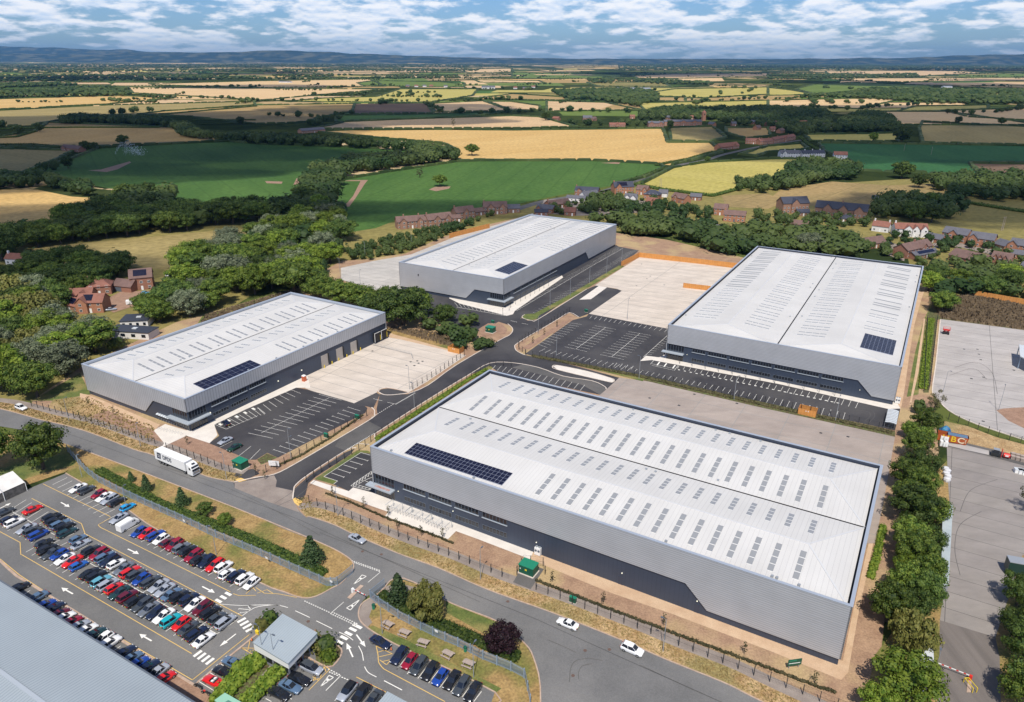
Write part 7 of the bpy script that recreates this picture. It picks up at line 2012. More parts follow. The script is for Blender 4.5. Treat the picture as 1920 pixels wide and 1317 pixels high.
house('orange-roofed house with a white gable', U3(1000, 180), U3(1078, 190), 7, 3.4, 2.6, BRO, TR, ((.7, 4),), 0)
house('brown-roofed house half hidden by the trees', U3(1190, 152), U3(1285, 172), 8, 4.2, 3, BRO, TB, ((.4, 5),), 0)
house('small white-sided house between the red roofs', U3(1095, 118), U3(1160, 122), 6, 3.6, 2.4, REN, TG, (), 0)
house('grey-roofed bungalow at the right end of the cluster', U3(1330, 142), U3(1412, 148), 7, 3.2, 2.2, BR, TG, (), 0)
house('left brick house of the pair in the trees above the orange fence', U3(1505, 252), U3(1605, 260), 8, 5, 3, BRO, TB, (), 0)
house('right brick house of the pair, long and low, in the trees', U3(1580, 300), U3(1740, 312), 8, 5, 2.6, BRO, TB, (), 1)
house('small slate roof among the trees above the right warehouse', U3(1515, 400), U3(1570, 398), 8, 3.2, 2.6, BR, TG, (), 0)
# right cluster
house('three-storey brown house with a blue-black roof, left one', U4(108, 242), U4(300, 236), 11, 7.5, 4, BRB, TD, ((.45, 6),), 0)
house('long three-storey brown terrace with three blue-black gables',U4(342,268),U4(728,306),12,7.5,4,BRB,TD,((.25,6),(.55,6),(.85,6)),1)
house('low dark-roofed garage before the long terrace', U4(505, 305), U4(620, 312), 6, 2.8, 2, BRB, TD, (), 0)
house('low dark-roofed garage between the two tall brown buildings', U4(220, 262), U4(310, 262), 6, 2.8, 2, BRB, TD, (), 0)
house('brown-roofed bungalow half hidden by trees left of the terrace', U4(150, 345), U4(285, 362), 8, 2.8, 2.2, BR, TB, (), 0)
house('white cottage with a brown roof and a chimney at each end', U4(772, 372), U4(895, 388), 7, 4, 2.8, REN, TR, (), 2)
house('large white house with brown roof and several gables', U4(945, 412), U4(1188, 422), 9, 5.2, 3, REN, TR, ((.38, 5), (.62, 4), (.88, 4)), 1)
house('red brick house with a weathered grey roof beside the orange yard', U4(712, 515), U4(878, 492), 8, 3.2, 3.2, BRO, TB, (), 0)
house('red brick house with a front wing, before the parked cars', U4(1035, 582), U4(1222, 540), 9, 5, 3, BR, TB, ((.6, 6),), 1)
house('solar-roofed low extension right of the red brick house', U4(1100, 592), U4(1270, 560), 6, 2.6, 1.6, BR, TG, (), 0, pv=.7)
house('brick double garage left of the orange brick house', U4(1170, 448), U4(1290, 470), 7, 2.8, 2.4, BRO, TG, (), 0)
house('large orange brick house with a grey roof and gravel forecourt', U4(1292, 440), U4(1475, 470), 10, 5.4, 3, BRO, TG, ((.45, 5),), 0)
house('orange brick house with grey roof right of the gravel forecourt', U4(1495, 482), U4(1675, 508), 10, 5.4, 3, BRO, TG, ((.15, 5),), 0)
house('orange brick garage wing with dark doors', U4(1675, 505), U4(1760, 530), 9, 3.6, 2.6, BRO, TG, (), 0, garage=True)
house('orange brick house at the right edge with a gable to the front', U4(1790, 530), U4(1925, 552), 9, 5.2, 3, BRO, TG, ((.2, 5),), 0)
house('grey-roofed brick garage at the right edge', U4(1810, 575), U4(1925, 590), 6, 2.8, 2, BRO, TG, (), 0)
house('large brown-roofed bungalow with a brick gable below the new houses', U4(1345, 590), U4(1590, 650), 11, 3.4, 3.2, BR, TB, (), 0)
house('brick house with a row of white dormers', U4(1655, 625), U4(1800, 650), 8, 4.4, 3, BR, TB, ((.25, 3), (.5, 3), (.75, 3)), 0)
house('brick house at the right edge below the dormered one', U4(1862, 710), U4(1935, 725), 8, 4.4, 3, BR, TG, ((.3, 4),), 0)
# left cluster
house('white cottage with a brown roof and a chimney at each end, left edge', U1(45, 625), U1(200, 632), 6, 3.6, 2.4, REN, TR, (), 2)
house('tall brick house with a solar roof and white windows', U1(985, 822), U1(1152, 806), 9, 6.4, 3.4, BR, TB, (), 0, pv=.6)
house('brick cart shed with a wide dark opening beside the tall house', U1(852, 822), U1(985, 836), 7, 3, 2.6, BR, TB, (), 0, garage=True, win=False)
house('red-roofed hipped house with a white chimney pot', U1(660, 860), U1(838, 845), 9, 4.4, 3, BR, TR, (), 1, hip=True)
house('rambling red-tiled range in front of the hipped house', U1(470, 915), U1(690, 905), 8, 3.2, 2.8, BR, TR, ((.3, 5), (.7, 5)), 0)
house('red brick house with solar panels nearest the dark trees', U1(590, 988), U1(778, 985), 8, 5, 3, BRO, TR, ((.2, 5),), 0, pv=.4)
house('low red-tiled wing left of the solar-roofed brick house', U1(462, 960), U1(590, 985), 8, 2.8, 2.6, BR, TR, (), 0, pv=.5)
for lab,a,b,dp in (('flat dark-roofed white bungalow, upper block with a roof light',U1(905,1102),U1(1112,1092),9),('flat dark-roofed white bungalow, lower block against the warehouse',U1(812,1170),U1(1118,1190),7)):
    A, B_ = at(*a), at(*b); d = B_ - A; ln = d.length; t = thing('bungalow', lab, 'bungalow', (A.x, A.y, 0), math.atan2(d.y, d.x))
    mb = MB(); mb.box(0,ln,0,dp,0,3); mb.obj('wall',REN,t); mb = MB(); mb.box(-.3,ln + .3,-.3,dp + .3,3,3.25); mb.obj('roof',paint('felt',(.035,.04,.055),.6),t)
    mb = MB(); mb.box(ln * .5, ln * .5 + 2, dp * .4, dp * .4 + 1.6, 3.25, 3.6); mb.obj('roof_light', M['rooflight_clear'], t)
    for k in range(4): mb = MB(); mb.box(ln * (k + .3) / 4, ln * (k + .7) / 4, -.05, 0, .9, 2.2); mb.obj('window', M['glass'], t)
# the distant village and farms
far = [('red brick mansion block of the distant village, left one',V9(1020,716),V9(1135,716),12,7,3,BR,TG,((.2,8),(.8,8)),2),('long brick range of the distant village with grey roofs',V9(1140,705),V9(1420,703),14,7,3,BRO,TG,((.2,8),(.5,10),(.8,8)),3),
       ('pale-roofed brick house of the distant village behind the wheat field',V9(730,718),V9(848,718),10,5,3,BRO,TR,((.5,7),),1),('dark-roofed house left of the village woods',V9(532,668),V9(600,668),10,6,4,BR,TG,(),1),('low red house at the left end of the village, by the wheat field',V9(300,662),V9(345,665),8,4,3,BR,TR,(),0),
       ('brown-roofed house by the lane at the corner of the wheat field',V9(1560,888),V9(1700,872),10,4,4,BR,TR,((.7,6),),0),('row of brick cottages behind the lane, left part',V9(1745,838),V9(1850,842),8,4.5,3,BRO,TR,(),2),('row of brick cottages behind the lane, right part',V9(1855,845),V14(40,838),8,4.5,3,BRO,TR,(),2),
       ('brick terrace above the lane bend',V14(45,835),V14(205,808),8,5,3,BRO,TR,((.5,5),),2),('left white house by the yellow-green field',V14(92,940),V14(240,940),9,5,3,REN,TG,((.2,5),),2),('middle white house by the yellow-green field, a long pair',V14(255,942),V14(425,938),9,5,3,REN,TD,(),3),
       ('cream house with a red roof at the corner of the dark crop',V14(490,955),V14(590,958),9,5.5,3.2,REN,TR,(),0),('brown-roofed village house at the left of the tree clump',V14(0,715),V14(80,705),10,5,3.5,BR,TR,(),0),('long brown village roofs above the lane',V14(125,708),V14(300,702),10,5,3.5,BRO,TR,((.3,8),),1),
       ('small white house in the village trees',V14(415,718),V14(495,718),8,4,3,REN,TG,(),0),('pale farm barns beyond the village',V9(790,440),V9(1040,440),30,6,4,REN,M['galv'],(),0),('dark farmhouse with white bargeboards in the shaded fields',V0(458,888),V0(590,902),10,4,3,BR,TB,((.2,8),),0),
       ('farm buildings at the bend of the tree belt',V4(345,762),V4(520,748),12,4,3,BRB,TG,(),0),('white farmhouse beyond the yellow-green fields',V4(1690,428),V4(1790,428),14,7,5,REN,TG,(),1),('small dark sheep shelter in the rough meadow',U4(790,135),U4(840,135),4,2,1,M['frame'],TG,(),0),
       ('brick houses at the far end of the village lane',V9(1640,660),V9(1720,660),10,5,3,REN,TG,(),1),('white house in the trees at the far right of the village',V9(1830,640),V9(1872,640),10,5,3,REN,TG,(),0),('red brick houses at the right edge of the village',V9(1880,700),V14(20,690),9,5,3,BRO,TR,(),1),
       ('low pale barn on the skyline fields at the right',V14(1315,420),V14(1380,420),20,5,3,REN,M['galv'],(),0),('small white cottage among the far hedges, left',V4(170,380),V4(255,382),15,5,3,REN,TG,(),0)]
for q in far:
    lab, a, b, dp, ev, rs, wl, rf, gb, ch = q
    house(lab, a, b, dp, ev, rs, wl, rf, gb, ch, True, 'house' if 'barn' not in lab else 'barn', 'house' if 'barn' not in lab else 'barn')
spots = [(V9,1165,655,0),(V9,1285,648,1),(V9,1345,655,0),(V9,1480,705,0),(V9,1505,640,2),(V9,1660,705,1),(V9,1790,690,0),(V9,1850,735,0),(V14,35,745,0),(V14,110,760,0),(V14,175,745,1),(V14,240,725,0),(V14,330,735,1),(V14,60,665,0),(V14,215,650,2),(V14,340,690,0),(V9,620,668,0),(V9,900,650,0)]
spots.sort(key=lambda q: q[0](q[1], q[2])[0])
for i, (rd, x, y, k) in enumerate(spots):
    house(f'{nth(i)} small house from the left among the trees of the distant village',rd(x - 16,y),rd(x + 16 + (i % 3) * 4,y + (i % 3 - 1) * 4),8,4.2,3,(BRO,BR,REN)[k],(TB,TR,TG)[(i + k) % 3],(),i % 2,grp='small houses of the distant village')
spots = [(V9,25,428),(V9,95,432),(V9,160,420),(V4,1135,413),(V4,1200,414),(V4,1262,413),(V4,1312,413),(V4,1420,416),(V4,820,350),(V0,900,222),(V0,1450,240)]
spots.sort(key=lambda q: q[0](q[1], q[2])[0])
for i, (rd, x, y) in enumerate(spots):
    house(f'{nth(i)} pale speck-like farmhouse from the left beyond the yellow-green fields',rd(x - 14,y),rd(x + 14,y),10,5,4,REN if i % 3 else BR,TG if i % 2 else TR,(),0,True,'farmhouse','farmhouse','far farmhouses')
# church tower of the village
p = at(*V9(1432, 665)); t = thing('church_tower', 'slim red brick tower rising from the village trees', 'tower', (p.x, p.y, 0), .3)
mb = MB(); mb.box(-3,3,-3,3,0,15); mb.obj('shaft',BR,t); mb = MB(); loft(mb,[[(-3.2,-3.2,15),(3.2,-3.2,15),(3.2,3.2,15),(-3.2,3.2,15)],[(-.3,-.3,19),(.3,-.3,19),(.3,.3,19),(-.3,.3,19)]]); mb.obj('roof',TR,t)
mb = MB(); mb.box(-1, 1, -3.1, -3, 10, 13); mb.obj('window', M['glass'], t)
# paved drives round the houses
for pts in ([U1(800,880),U1(900,830),U1(1130,820),U1(1130,900),U1(1040,925),U1(850,985),U1(800,960)],): sheet('drive','soil_pink',pts,9)
for pts in ([U4(870,470),U4(1030,470),U4(1020,600),U4(860,540),U4(840,510)],[U4(1230,470),U4(1300,440),U4(1480,465),U4(1740,520),U4(1700,560),U4(1550,520),U4(1400,490),U4(1250,500)],[U3(200,240),U3(240,140),U3(480,130),U3(700,110),U3(1100,160),U3(1090,230),U3(500,260)]): sheet('drive','path',pts,9)
# poles carrying the village line
for i,(q,lab) in enumerate(((V9(1105,1175),'wooden pole pair in the corner of the yellow-green field'),(U4(1745,370),'wooden pole pair in the pasture at the right'),(U1(1270,655),'single wooden pole in the tawny strip field'),(V0(748,590),'wooden pole in the shaded fields at the left'),(V14(1220,920),'left pole in the dark crop field'),(V14(1017,892),'small pole left of the other in the dark crop field'))):
    p = at(*q); t = thing('utility_pole', lab, 'pole', (p.x, p.y, 0), .4)
    mb = MB(); mb.tube([(0,0,0),(0,0,9.5)],[.18,.12],8); mb.obj('pole',M['bench'],t); mb = MB(); mb.beam((-.9,0,9),(.9,0,9),.12,.12); mb.obj('crossarm',M['bench'],t)
    if 'pair' in lab: mb = MB(); mb.tube([(1.6, 0, 0), (1.6, 0, 9.5)], [.18, .12], 8); mb.obj('pole', M['bench'], t)
# parked cars among the houses
hc = [((317,517),'white',H_,'white hatchback behind the hedge above the tall brick house'),(U1(1090,835),'pale blue',H_,'pale blue hatchback by the door of the tall brick house'),(U1(1065,868),'white',H_,'white hatchback below the pale blue one on the drive'),(U1(830,958),'silver',S_a,'silver saloon at the gate below the white van'),
      (U4(990,508),'black',O_,'black off-roader beside the red brick house with a wing'),(U4(1000,535),'dark grey',E_,'dark estate car just below the black off-roader'),(U3(450,158),'silver',H_,'silver hatchback by the brown-roofed bungalow'),(U3(300,155),'white',O_,'white off-roader left of the brown-roofed bungalow'),
      (U3(995,190),'white',H_,'white hatchback below the black-roofed red house'),(U3(460,210),'white',E_,'white estate car right of the brown-roofed bungalow'),(U4(920,468),'black',S_a,'black saloon behind the orange hedge yard')]
for q, c, k, lab in hc: place_car(k, c, at(q[0], q[1], .7), R(25), lab, 'cars parked at the houses')
# ------------------------------------------------------------------ trees
LEAF = {
    'broad': foliage('leaf_broad', (.040, .082, .012), (.155, .205, .032)),
    'dark': foliage('leaf_dark', (.030, .064, .012), (.110, .158, .030)),
    'light': foliage('leaf_light', (.075, .135, .012), (.21, .27, .035)),
    'silver': foliage('leaf_silver', (.10, .13, .07), (.24, .27, .16)),
    'conifer': foliage('leaf_conifer', (.028, .060, .022), (.080, .125, .045)),
    'copper': foliage('leaf_copper', (.018, .008, .012), (.045, .018, .026)),
    'willow': foliage('leaf_willow', (.10, .11, .025), (.20, .19, .05)),
    'sparse': foliage('leaf_sparse', (.055, .055, .022), (.12, .105, .05)),
    'far': foliage('leaf_far', (.028, .056, .014), (.078, .108, .028), scale=.012),
}
BARK = mat('bark', (.06, .045, .035), (.11, .085, .065), 2, 5, .95)


def blob_pts(r, n, jit):
    """directions spread evenly over a ball"""
    g = PI * (3 - math.sqrt(5)); out = []
    for i in range(n):
        z = 1 - 2 * (i + .5) / n; q = math.sqrt(1 - z * z); a = g * i + jit
        out.append(Vector((q * math.cos(a), q * math.sin(a), z)))
    return out


def leafy(mb, c, rad, n, size, rr, squash=1.0, droop=0.0):
    """a clump: n small leaf sprays standing on a ball"""
    for d in blob_pts(rad, n, rr.random() * 6):
        if d.z < -.55: continue
        p = c + Vector((d.x, d.y, d.z * squash)) * rad * rr.uniform(.72, 1.28)
        nrm = (d + Vector((rr.uniform(-.6, .6), rr.uniform(-.6, .6), rr.uniform(-.2, .7)))).normalized()
        u = nrm.cross(Vector((rr.uniform(-1, 1), rr.uniform(-1, 1), rr.uniform(-1, 1))))
        if u.length < .05: continue
        u.normalize(); v = nrm.cross(u); s = size * rr.uniform(.6, 1.35)
        dv = Vector((0, 0, -droop * s))
        mb.quad(p - u * s * .5 - v * s * .4, p + u * s * .42 - v * s * .5, p + u * s * .5 + v * s * .45 + dv, p - u * s * .35 + v * s * .5 + dv)


def core(mb, c, rad, rr):
    i = len(mb.v); P = blob_pts(rad, 14, rr.random() * 6)
    pts = [c + p * rad * rr.uniform(.85, 1.1) for p in P]
    bm = bmesh.new(); vs = [bm.verts.new(p) for p in pts]; bmesh.ops.convex_hull(bm, input=vs); bm.verts.index_update()
    idx = {v: k for k, v in enumerate(bm.verts)}
    for v in bm.verts: mb.v.append(tuple(v.co))
    for f in bm.faces: mb.f.append(tuple(i + idx[v] for v in f.verts)); mb.m.append(0)
    bm.free()


def tree_mesh(kind, seed, dense=1.0):
    """unit tree, 10 m tall: (trunk mesh, crown mesh)"""
    rr = random.Random(seed * 31 + hash_(kind)); tb = MB(); cb = MB()
    if kind in ('conifer',):
        tb.tube([(0, 0, 0), (0, 0, 5), (0, 0, 9.6)], [.28, .16, .03], 7)
        for k in range(9):
            z = 1.1 + k * .98; r = 2.7 * (1 - k / 9.6)
            for j in range(max(3, int(8 - k * .6))):
                a = 2 * PI * j / max(3, int(8 - k * .6)) + k; c = Vector((math.cos(a) * r * .62, math.sin(a) * r * .62, z))
                leafy(cb, c, r * .48 + .1, int(34 * dense), .42, rr, .7, .25)
        return tb.mesh('trunk', BARK), cb.mesh('crown', LEAF[kind])
    R_,H0,flat_ = {'broad': (4.6,2.0,.78),'dark': (4.8,1.6,.78),'light': (4.4,1.6,.8),'silver': (4.2,1.4,.95),'copper': (4.4,.9,.85),'willow': (4.3,1.0,.8),'sparse': (3.6,1.4,.9),'oak': (5.2,2.6,.66)}[kind]
    lean = Vector((rr.uniform(-.3, .3), rr.uniform(-.3, .3), 0))
    tb.tube([(0, 0, 0), tuple(lean * .3 + Vector((0, 0, 1.5))), tuple(lean + Vector((0, 0, 4.5)))], [.42, .32, .16], 8)
    n = {'sparse': 12, 'silver': 26, 'willow': 20}.get(kind, 26)
    cz = H0 + (10 - H0) / 2
    for i, d in enumerate(blob_pts(1, n, rr.random() * 6)):
        rad = rr.uniform(.95, 1.75) * (.8 if kind == 'sparse' else 1.0)
        c = Vector((d.x * (R_ - rad * .7), d.y * (R_ - rad * .7), cz + d.z * ((10 - H0) / 2 - rad * .85)))
        c += Vector((rr.uniform(-.8, .8), rr.uniform(-.8, .8), rr.uniform(-.6, .6)))
        if d.z > -.4: tb.tube([tuple(lean * .7 + Vector((0,0,3.0))),tuple(lean * .7 + (c - lean) * .45 + Vector((0,0,1.2))),tuple(c)],[.15,.09,.03],5,cap=False)
        if kind != 'sparse': core(cb, c, rad * .6, rr)
        leafy(cb,c,rad * 1.05,int((150 if kind != 'sparse' else 70) * dense),{'silver': .34,'willow': .5,'sparse': .36}.get(kind,.36) * (1 if dense == 1 else 1.5),rr,flat_ if kind != 'willow' else 1.2,.9 if kind == 'willow' else .15)
    if kind not in ('sparse',): core(cb, Vector((0, 0, cz)), R_ * .5, rr)
    return tb.mesh('trunk', BARK), cb.mesh('crown', LEAF['broad' if kind == 'oak' else kind])


def hash_(s): return sum(ord(c) * (i + 3) for i, c in enumerate(s))


_tm = {}


def tree_kind(kind, seed, far=False):
    k = (kind, seed, far)
    if k not in _tm: _tm[k] = tree_mesh(kind, seed, .42 if far else 1.0)
    return _tm[k]


NAMES = {'broad': 'broad green','dark': 'dark green','light': 'bright green','silver': 'silvery grey-green','conifer': 'conical dark','copper': 'copper-leaved','willow': 'yellowish drooping','sparse': 'thin brownish','oak': 'round-crowned'}
TREES = []      # (x, y, height, kind, place, width factor, own label)


def single(q, h, kind, lab, wf=1.0):
    p = at(*q); TREES.append((p.x, p.y, h, kind, None, wf, lab))


def inside(p, poly):
    c = False; n = len(poly)
    for i in range(n):
        a, b = poly[i], poly[(i + 1) % n]
        if (a.y > p[1]) != (b.y > p[1]) and p[0] < (b.x - a.x) * (p[1] - a.y) / (b.y - a.y) + a.x: c = not c
    return c


def grove(pix, gap, h0, h1, kinds, place, seed=1, wf=1.0):
    """trees dotted over an area read off the photograph, jittered on a grid"""
    rr = random.Random(seed); P = [at(*q) for q in pix]
    x0, x1 = min(p.x for p in P), max(p.x for p in P); y0, y1 = min(p.y for p in P), max(p.y for p in P)
    y = y0; row = 0
    while y < y1:
        x = x0 + (row % 2) * gap / 2
        while x < x1:
            q = (x + rr.uniform(-.32, .32) * gap, y + rr.uniform(-.32, .32) * gap)
            if inside(q, P): TREES.append((q[0], q[1], rr.uniform(h0, h1), rr.choice(kinds), place, wf * rr.uniform(.9, 1.15), None))
            x += gap
        y += gap * .87; row += 1


def row(pix, gap, h0, h1, kinds, place, seed=1, wd=0.0, wf=1.0):
    rr = random.Random(seed); P = [at(*q) for q in pix]
    for a, b in zip(P, P[1:]):
        n = max(1, int((b - a).length / gap))
        for i in range(n):
            q = a.lerp(b,(i + rr.uniform(.1,.9)) / n); TREES.append((q.x + rr.uniform(-wd,wd),q.y + rr.uniform(-wd,wd),rr.uniform(h0,h1),rr.choice(kinds),place,wf * rr.uniform(.85,1.15),None))


Bd, Dk, Lt, Sv = 'broad', 'dark', 'light', 'silver'
# near trees one by one
single((82, 880), 14, 'oak', 'large round-crowned tree with a bare trunk beside the marquee', .92)
single((-12, 885), 14, Bd, 'tree cut by the left edge beside the large round-crowned one', .9)
single((276,921),5.5,'conifer','small conical tree in the verge, first right of the lorry shadow'); single((343,949),6,'conifer','small conical tree in the verge right of the first',1.1); single((247,903),3.4,'conifer','young conical tree left of the two small ones',1.2)
single((386,965),3.4,Dk,'low dark bush in the verge near the fence lamp',1.2); single((423,984),3.2,Bd,'low green bush in the verge, right of the dark bush',1.2)
single((586,1056),8.0,'conifer','conical fir at the end of the verge by the entrance',1.25); single((748,1130),8.0,'conifer','conical fir right of the works gate',1.15); single((800,1158),8.0,'willow','bushy yellow-green tree right of the fir',1.05)
single((942, 1222), 6.8, 'copper', 'round copper-leaved tree at the road corner', 1.1)
for i,(x,y,h,k,w_) in enumerate(((1700,960,9,Bd,1.2),(1752,985,9,Bd,1.1),(1738,900,9,Dk,1.2),(1700,1035,9,Bd,1.2),(1752,1095,8,Bd,1.1),(1715,1165,8,Dk,1.1),(1740,840,7,Bd,1.2),(1690,1317,10.5,Lt,1.35),(1640,1345,7,Lt,1.2),(1722,1225,9,'willow',1.1),(1690,1205,8,'willow',.9),(1662,1165,9.5,Bd,1.1),(1705,1120,8.5,Bd,1.1),(1745,1140,9,Dk,1.05),(1722,1065,10,Bd,1.15),(1690,1075,6.5,Lt,1),
                                     (1748,1045,8.5,Dk,1.0),(1722,985,11,Dk,1.2),(1710,920,10,Bd,1.1),(1735,935,9.5,Bd,1.1),(1728,862,9,Bd,1.1),(1712,880,7,'sparse',1),(1752,880,7.5,'sparse',1),(1745,812,8.5,Bd,1.2),(1715,822,6,Bd,1),(1765,770,7,'sparse',1.2),(1735,775,5,'sparse',1.1),
                                     (1905,1135,8,Dk,1.1),(1925,960,8,'sparse',1.1),(1915,1240,9,Dk,1.1),(1905,1320,9,Bd,1.1),(1940,1190,9,Bd,1.1),(1896,1190,6,Dk,1.1))):
    nm = NAMES[k]; side = 'belt right of the largest warehouse' if x < 1800 else 'clump at the right edge by the dark yard'
    single((x - 14 if 1700 < x < 1800 else x, y), h, k, None, w_ * .82); TREES[-1] = TREES[-1][:4] + (side,) + TREES[-1][5:]
for x,y,h,k in ((757,610,17,Dk),(725,590,13,Bd),(552,550,16,'oak'),(600,562,12,Bd),(640,572,12,Bd),(675,580,12,Bd),(705,596,12,Dk),(780,590,12,Bd),(590,545,11,Dk),(832,606,8.5,Dk),(808,618,6,Bd),(876,612,6.5,Lt),(855,640,7,Lt),(835,628,6,Bd),(880,640,6,Bd),(900,655,5,Bd),(918,652,4,Lt),(865,655,4.5,Bd)):
    single((x, y), h, k, None, 1.35); TREES[-1] = TREES[-1][:4] + ('belt between the left and rear warehouses',) + TREES[-1][5:]
single((885,292),14,'oak','lone round tree standing in the golden field',1.1); single((825,350),11,'oak','lone dark tree in the near green field',1.1); single((787,333),9,'sparse','thin pale tree in the near green field',1.0)
single((850,236),13,'sparse','bare dead tree in the pale field',.8); single((231,273),14,Dk,'lone round tree on the edge of the shaded brown field',1.1); single((452,234),14,Dk,'lone dark tree between the shaded fields'); single((37,253),13,Dk,'ragged tree at the left edge of the shaded fields'); single((75,248),12,Dk,'tree right of the ragged one at the left')
single((162,284),13,Dk,'tree at the shaded farmhouse'); single((178,280),9,Dk,'smaller tree at the shaded farmhouse'); single((128,316),13,Dk,'tree at the bend of the bare strip'); single((1690,268),21,Dk,'largest lone tree above the dark crop field',1.15); single((1637,266),13,Lt,'round tree left of the largest lone tree',1.05)
single((1796,232),13,Dk,'tree in the middle of the shaded pale fields',1.1); single((1877,234),13,Dk,'tree at the right of the shaded pale fields',1.1); single((1776,214),11,Dk,'left tree of a pair on the far edge of the shaded fields'); single((1790,214),11,Dk,'right tree of a pair on the far edge of the shaded fields'); single((1820,217),12,Dk,'single tree right of the pair on the far edge')
single((1690,335),17,Dk,'big dark tree on the lower edge of the dark crop field',1.2); single((1722,352),13,Dk,'dark tree right below the big one',1.1); single((1326,305),7,Dk,'small round tree beside the lane'); single((1256,245),17,Dk,'tall tree on the corner of the golden field',.7); single((1023,226),16,Dk,'spreading tree at the left end of the village wheat field',1.2)
# masses of trees
grove([(-60,690),(-60,565),(60,548),(110,590),(190,640),(240,632),(165,692),(110,735),(60,750),(-60,752)],12,10,15,[Bd,Lt,Sv,Dk,'willow',Bd],'wood left of the lower left warehouse',3,1.25)
grove([(60,482),(100,494),(240,498),(250,520),(205,530),(180,545),(130,560),(100,590),(0,575),(-60,560),(-60,535),(50,532)],12,9,13,[Dk,Bd,Dk],'trees round the red brick houses',5,1.2)
grove([(278,585),(300,545),(330,520),(360,488),(480,448),(560,415),(640,405),(640,470),(598,520),(560,543),(520,548),(430,572),(330,606),(300,625),(282,622)],12,7,15,[Bd,Lt,Sv,Sv,Lt,Lt,Dk],'wood behind the lower left warehouse',8,1.3)
grove([(645,478),(700,456),(800,436),(900,414),(925,401),(928,405),(838,444),(760,475),(690,489),(650,490)],5.5,3,5.5,[Lt,Bd,Lt],'hedge trees behind the rear yard',11)
grove([(1090,420),(1160,416),(1300,424),(1440,438),(1590,448),(1620,474),(1590,484),(1420,470),(1395,486),(1330,470),(1250,448),(1160,441),(1158,425)],11,6.5,11.5,[Bd,Sv,Bd,Dk,Sv,Lt],'belt behind the orange fence',13,1.5)
grove([(1738,520),(1785,512),(1960,545),(1960,572),(1830,552),(1800,575),(1765,602),(1740,590)],11,7,11,[Bd,Bd,Lt,Dk],'group behind the scrubby bank',15,1.3)
grove([(1130, 395), (1250, 385), (1340, 400), (1340, 412), (1160, 408)], 10, 4, 8, [Bd, Dk, Lt], 'gardens behind the rear warehouse', 17)
grove([(1400,400),(1480,405),(1640,412),(1640,430),(1580,432),(1440,425)],10,4,8,[Bd,Lt,Bd],'gardens below the tall brown houses',19)
grove([(1630,408),(1640,388),(1720,380),(1800,388),(1806,412),(1740,424),(1690,418)],13,10,15,[Dk,'conifer',Dk],'group behind the white house',21)
grove([(1820, 500), (1960, 520), (1960, 545), (1830, 528)], 11, 7, 10, [Bd, Dk, Lt], 'garden trees at the right edge', 23)
grove([(1110, 375), (1165, 372), (1190, 400), (1100, 402)], 10, 7, 10, [Bd, Dk, 'willow'], 'trees by the bungalow behind the rear warehouse', 24)
grove([(188, 640), (215, 648), (262, 645), (262, 658), (200, 668)], 8, 5, 8, [Bd, Lt, Dk], 'edge of the wood by the flat-roofed bungalow', 61, 1.2)
grove([(262, 585), (285, 560), (300, 575), (290, 610), (270, 610)], 9, 6, 9, [Bd, Dk], 'shrubbery above the flat-roofed bungalow', 62, 1.2)
grove([(1640,446),(1700,440),(1760,446),(1960,476),(1960,524),(1850,522),(1740,508),(1690,500),(1625,474)],11,3,5.5,[Bd,Lt,Bd,Dk],'gardens of the right-hand houses',63,1.25)
grove([(1005,398),(1100,378),(1180,372),(1290,384),(1290,398),(1180,398),(1060,404)],11,3,6,[Bd,Lt,'willow',Dk],'gardens of the cluster behind',64,1.2)
grove([(0, 470), (24, 460), (26, 485), (0, 490)], 8, 16, 19, ['conifer', Dk], 'tall dark trees at the white cottage', 2, 1.0)
DKH = [Dk, Dk, Dk, Bd]
grove([(115,440),(125,415),(215,400),(235,378),(300,376),(333,374),(300,402),(400,408),(480,403),(545,393),(545,410),(480,416),(380,430),(225,448),(60,466),(20,462),(32,445)],11,11,16,DKH,'dark wood by the tawny strip field',25,1.15)
grove([(480,263),(573,268),(700,276),(768,279),(825,288),(856,297),(850,303),(790,308),(730,320),(655,327),(640,338),(632,370),(624,400),(600,432),(560,425),(545,395),(568,352),(592,325),(650,308),(770,299),(780,289),(765,284),(600,275),(480,272)],12.5,10,15,[Dk,Bd,Dk,Lt],'winding belt between the green fields',27,1.15)
grove([(108,231),(140,224),(230,226),(310,232),(360,245),(372,258),(426,262),(480,264),(480,270),(426,265),(345,258),(330,244),(300,237),(180,232),(112,234)],13,11,15,DKH,'dark belt across the shaded fields',29,1.1)
row([(215, 216), (262, 210), (300, 209)], 14, 10, 14, [Dk], 'short tree row above the dark belt', 31, 6)
grove([(-60,345),(0,338),(60,334),(100,345),(175,352),(178,368),(135,366),(60,352),(0,358),(-60,358)],14,9,13,DKH,'shaded group at the far left',33,1.1)
row([(50, 326), (100, 322), (130, 318)], 12, 8, 12, [Dk], 'shaded hedge trees left of the green field', 35, 4)
grove([(1456,352),(1475,320),(1530,308),(1605,318),(1618,338),(1545,340),(1470,360)],12,9,13,[Bd,Lt,Bd,Dk],'clump right of the yellow-green field',37,1.1)
grove([(1740, 350), (1800, 340), (1960, 336), (1960, 378), (1866, 378), (1790, 371)], 13, 10, 14, [Dk], 'shaded wood at the right edge', 39, 1.15)
grove([(1380, 345), (1440, 342), (1462, 356), (1440, 366), (1385, 360)], 11, 7, 11, [Bd, Dk, Lt], 'corner of the yellow-green field', 41)
grove([(1557,248),(1580,230),(1615,215),(1660,222),(1680,238),(1683,249),(1620,250)],15,12,16,[Dk,Bd],'wood on the right side of the village',43,1.1)
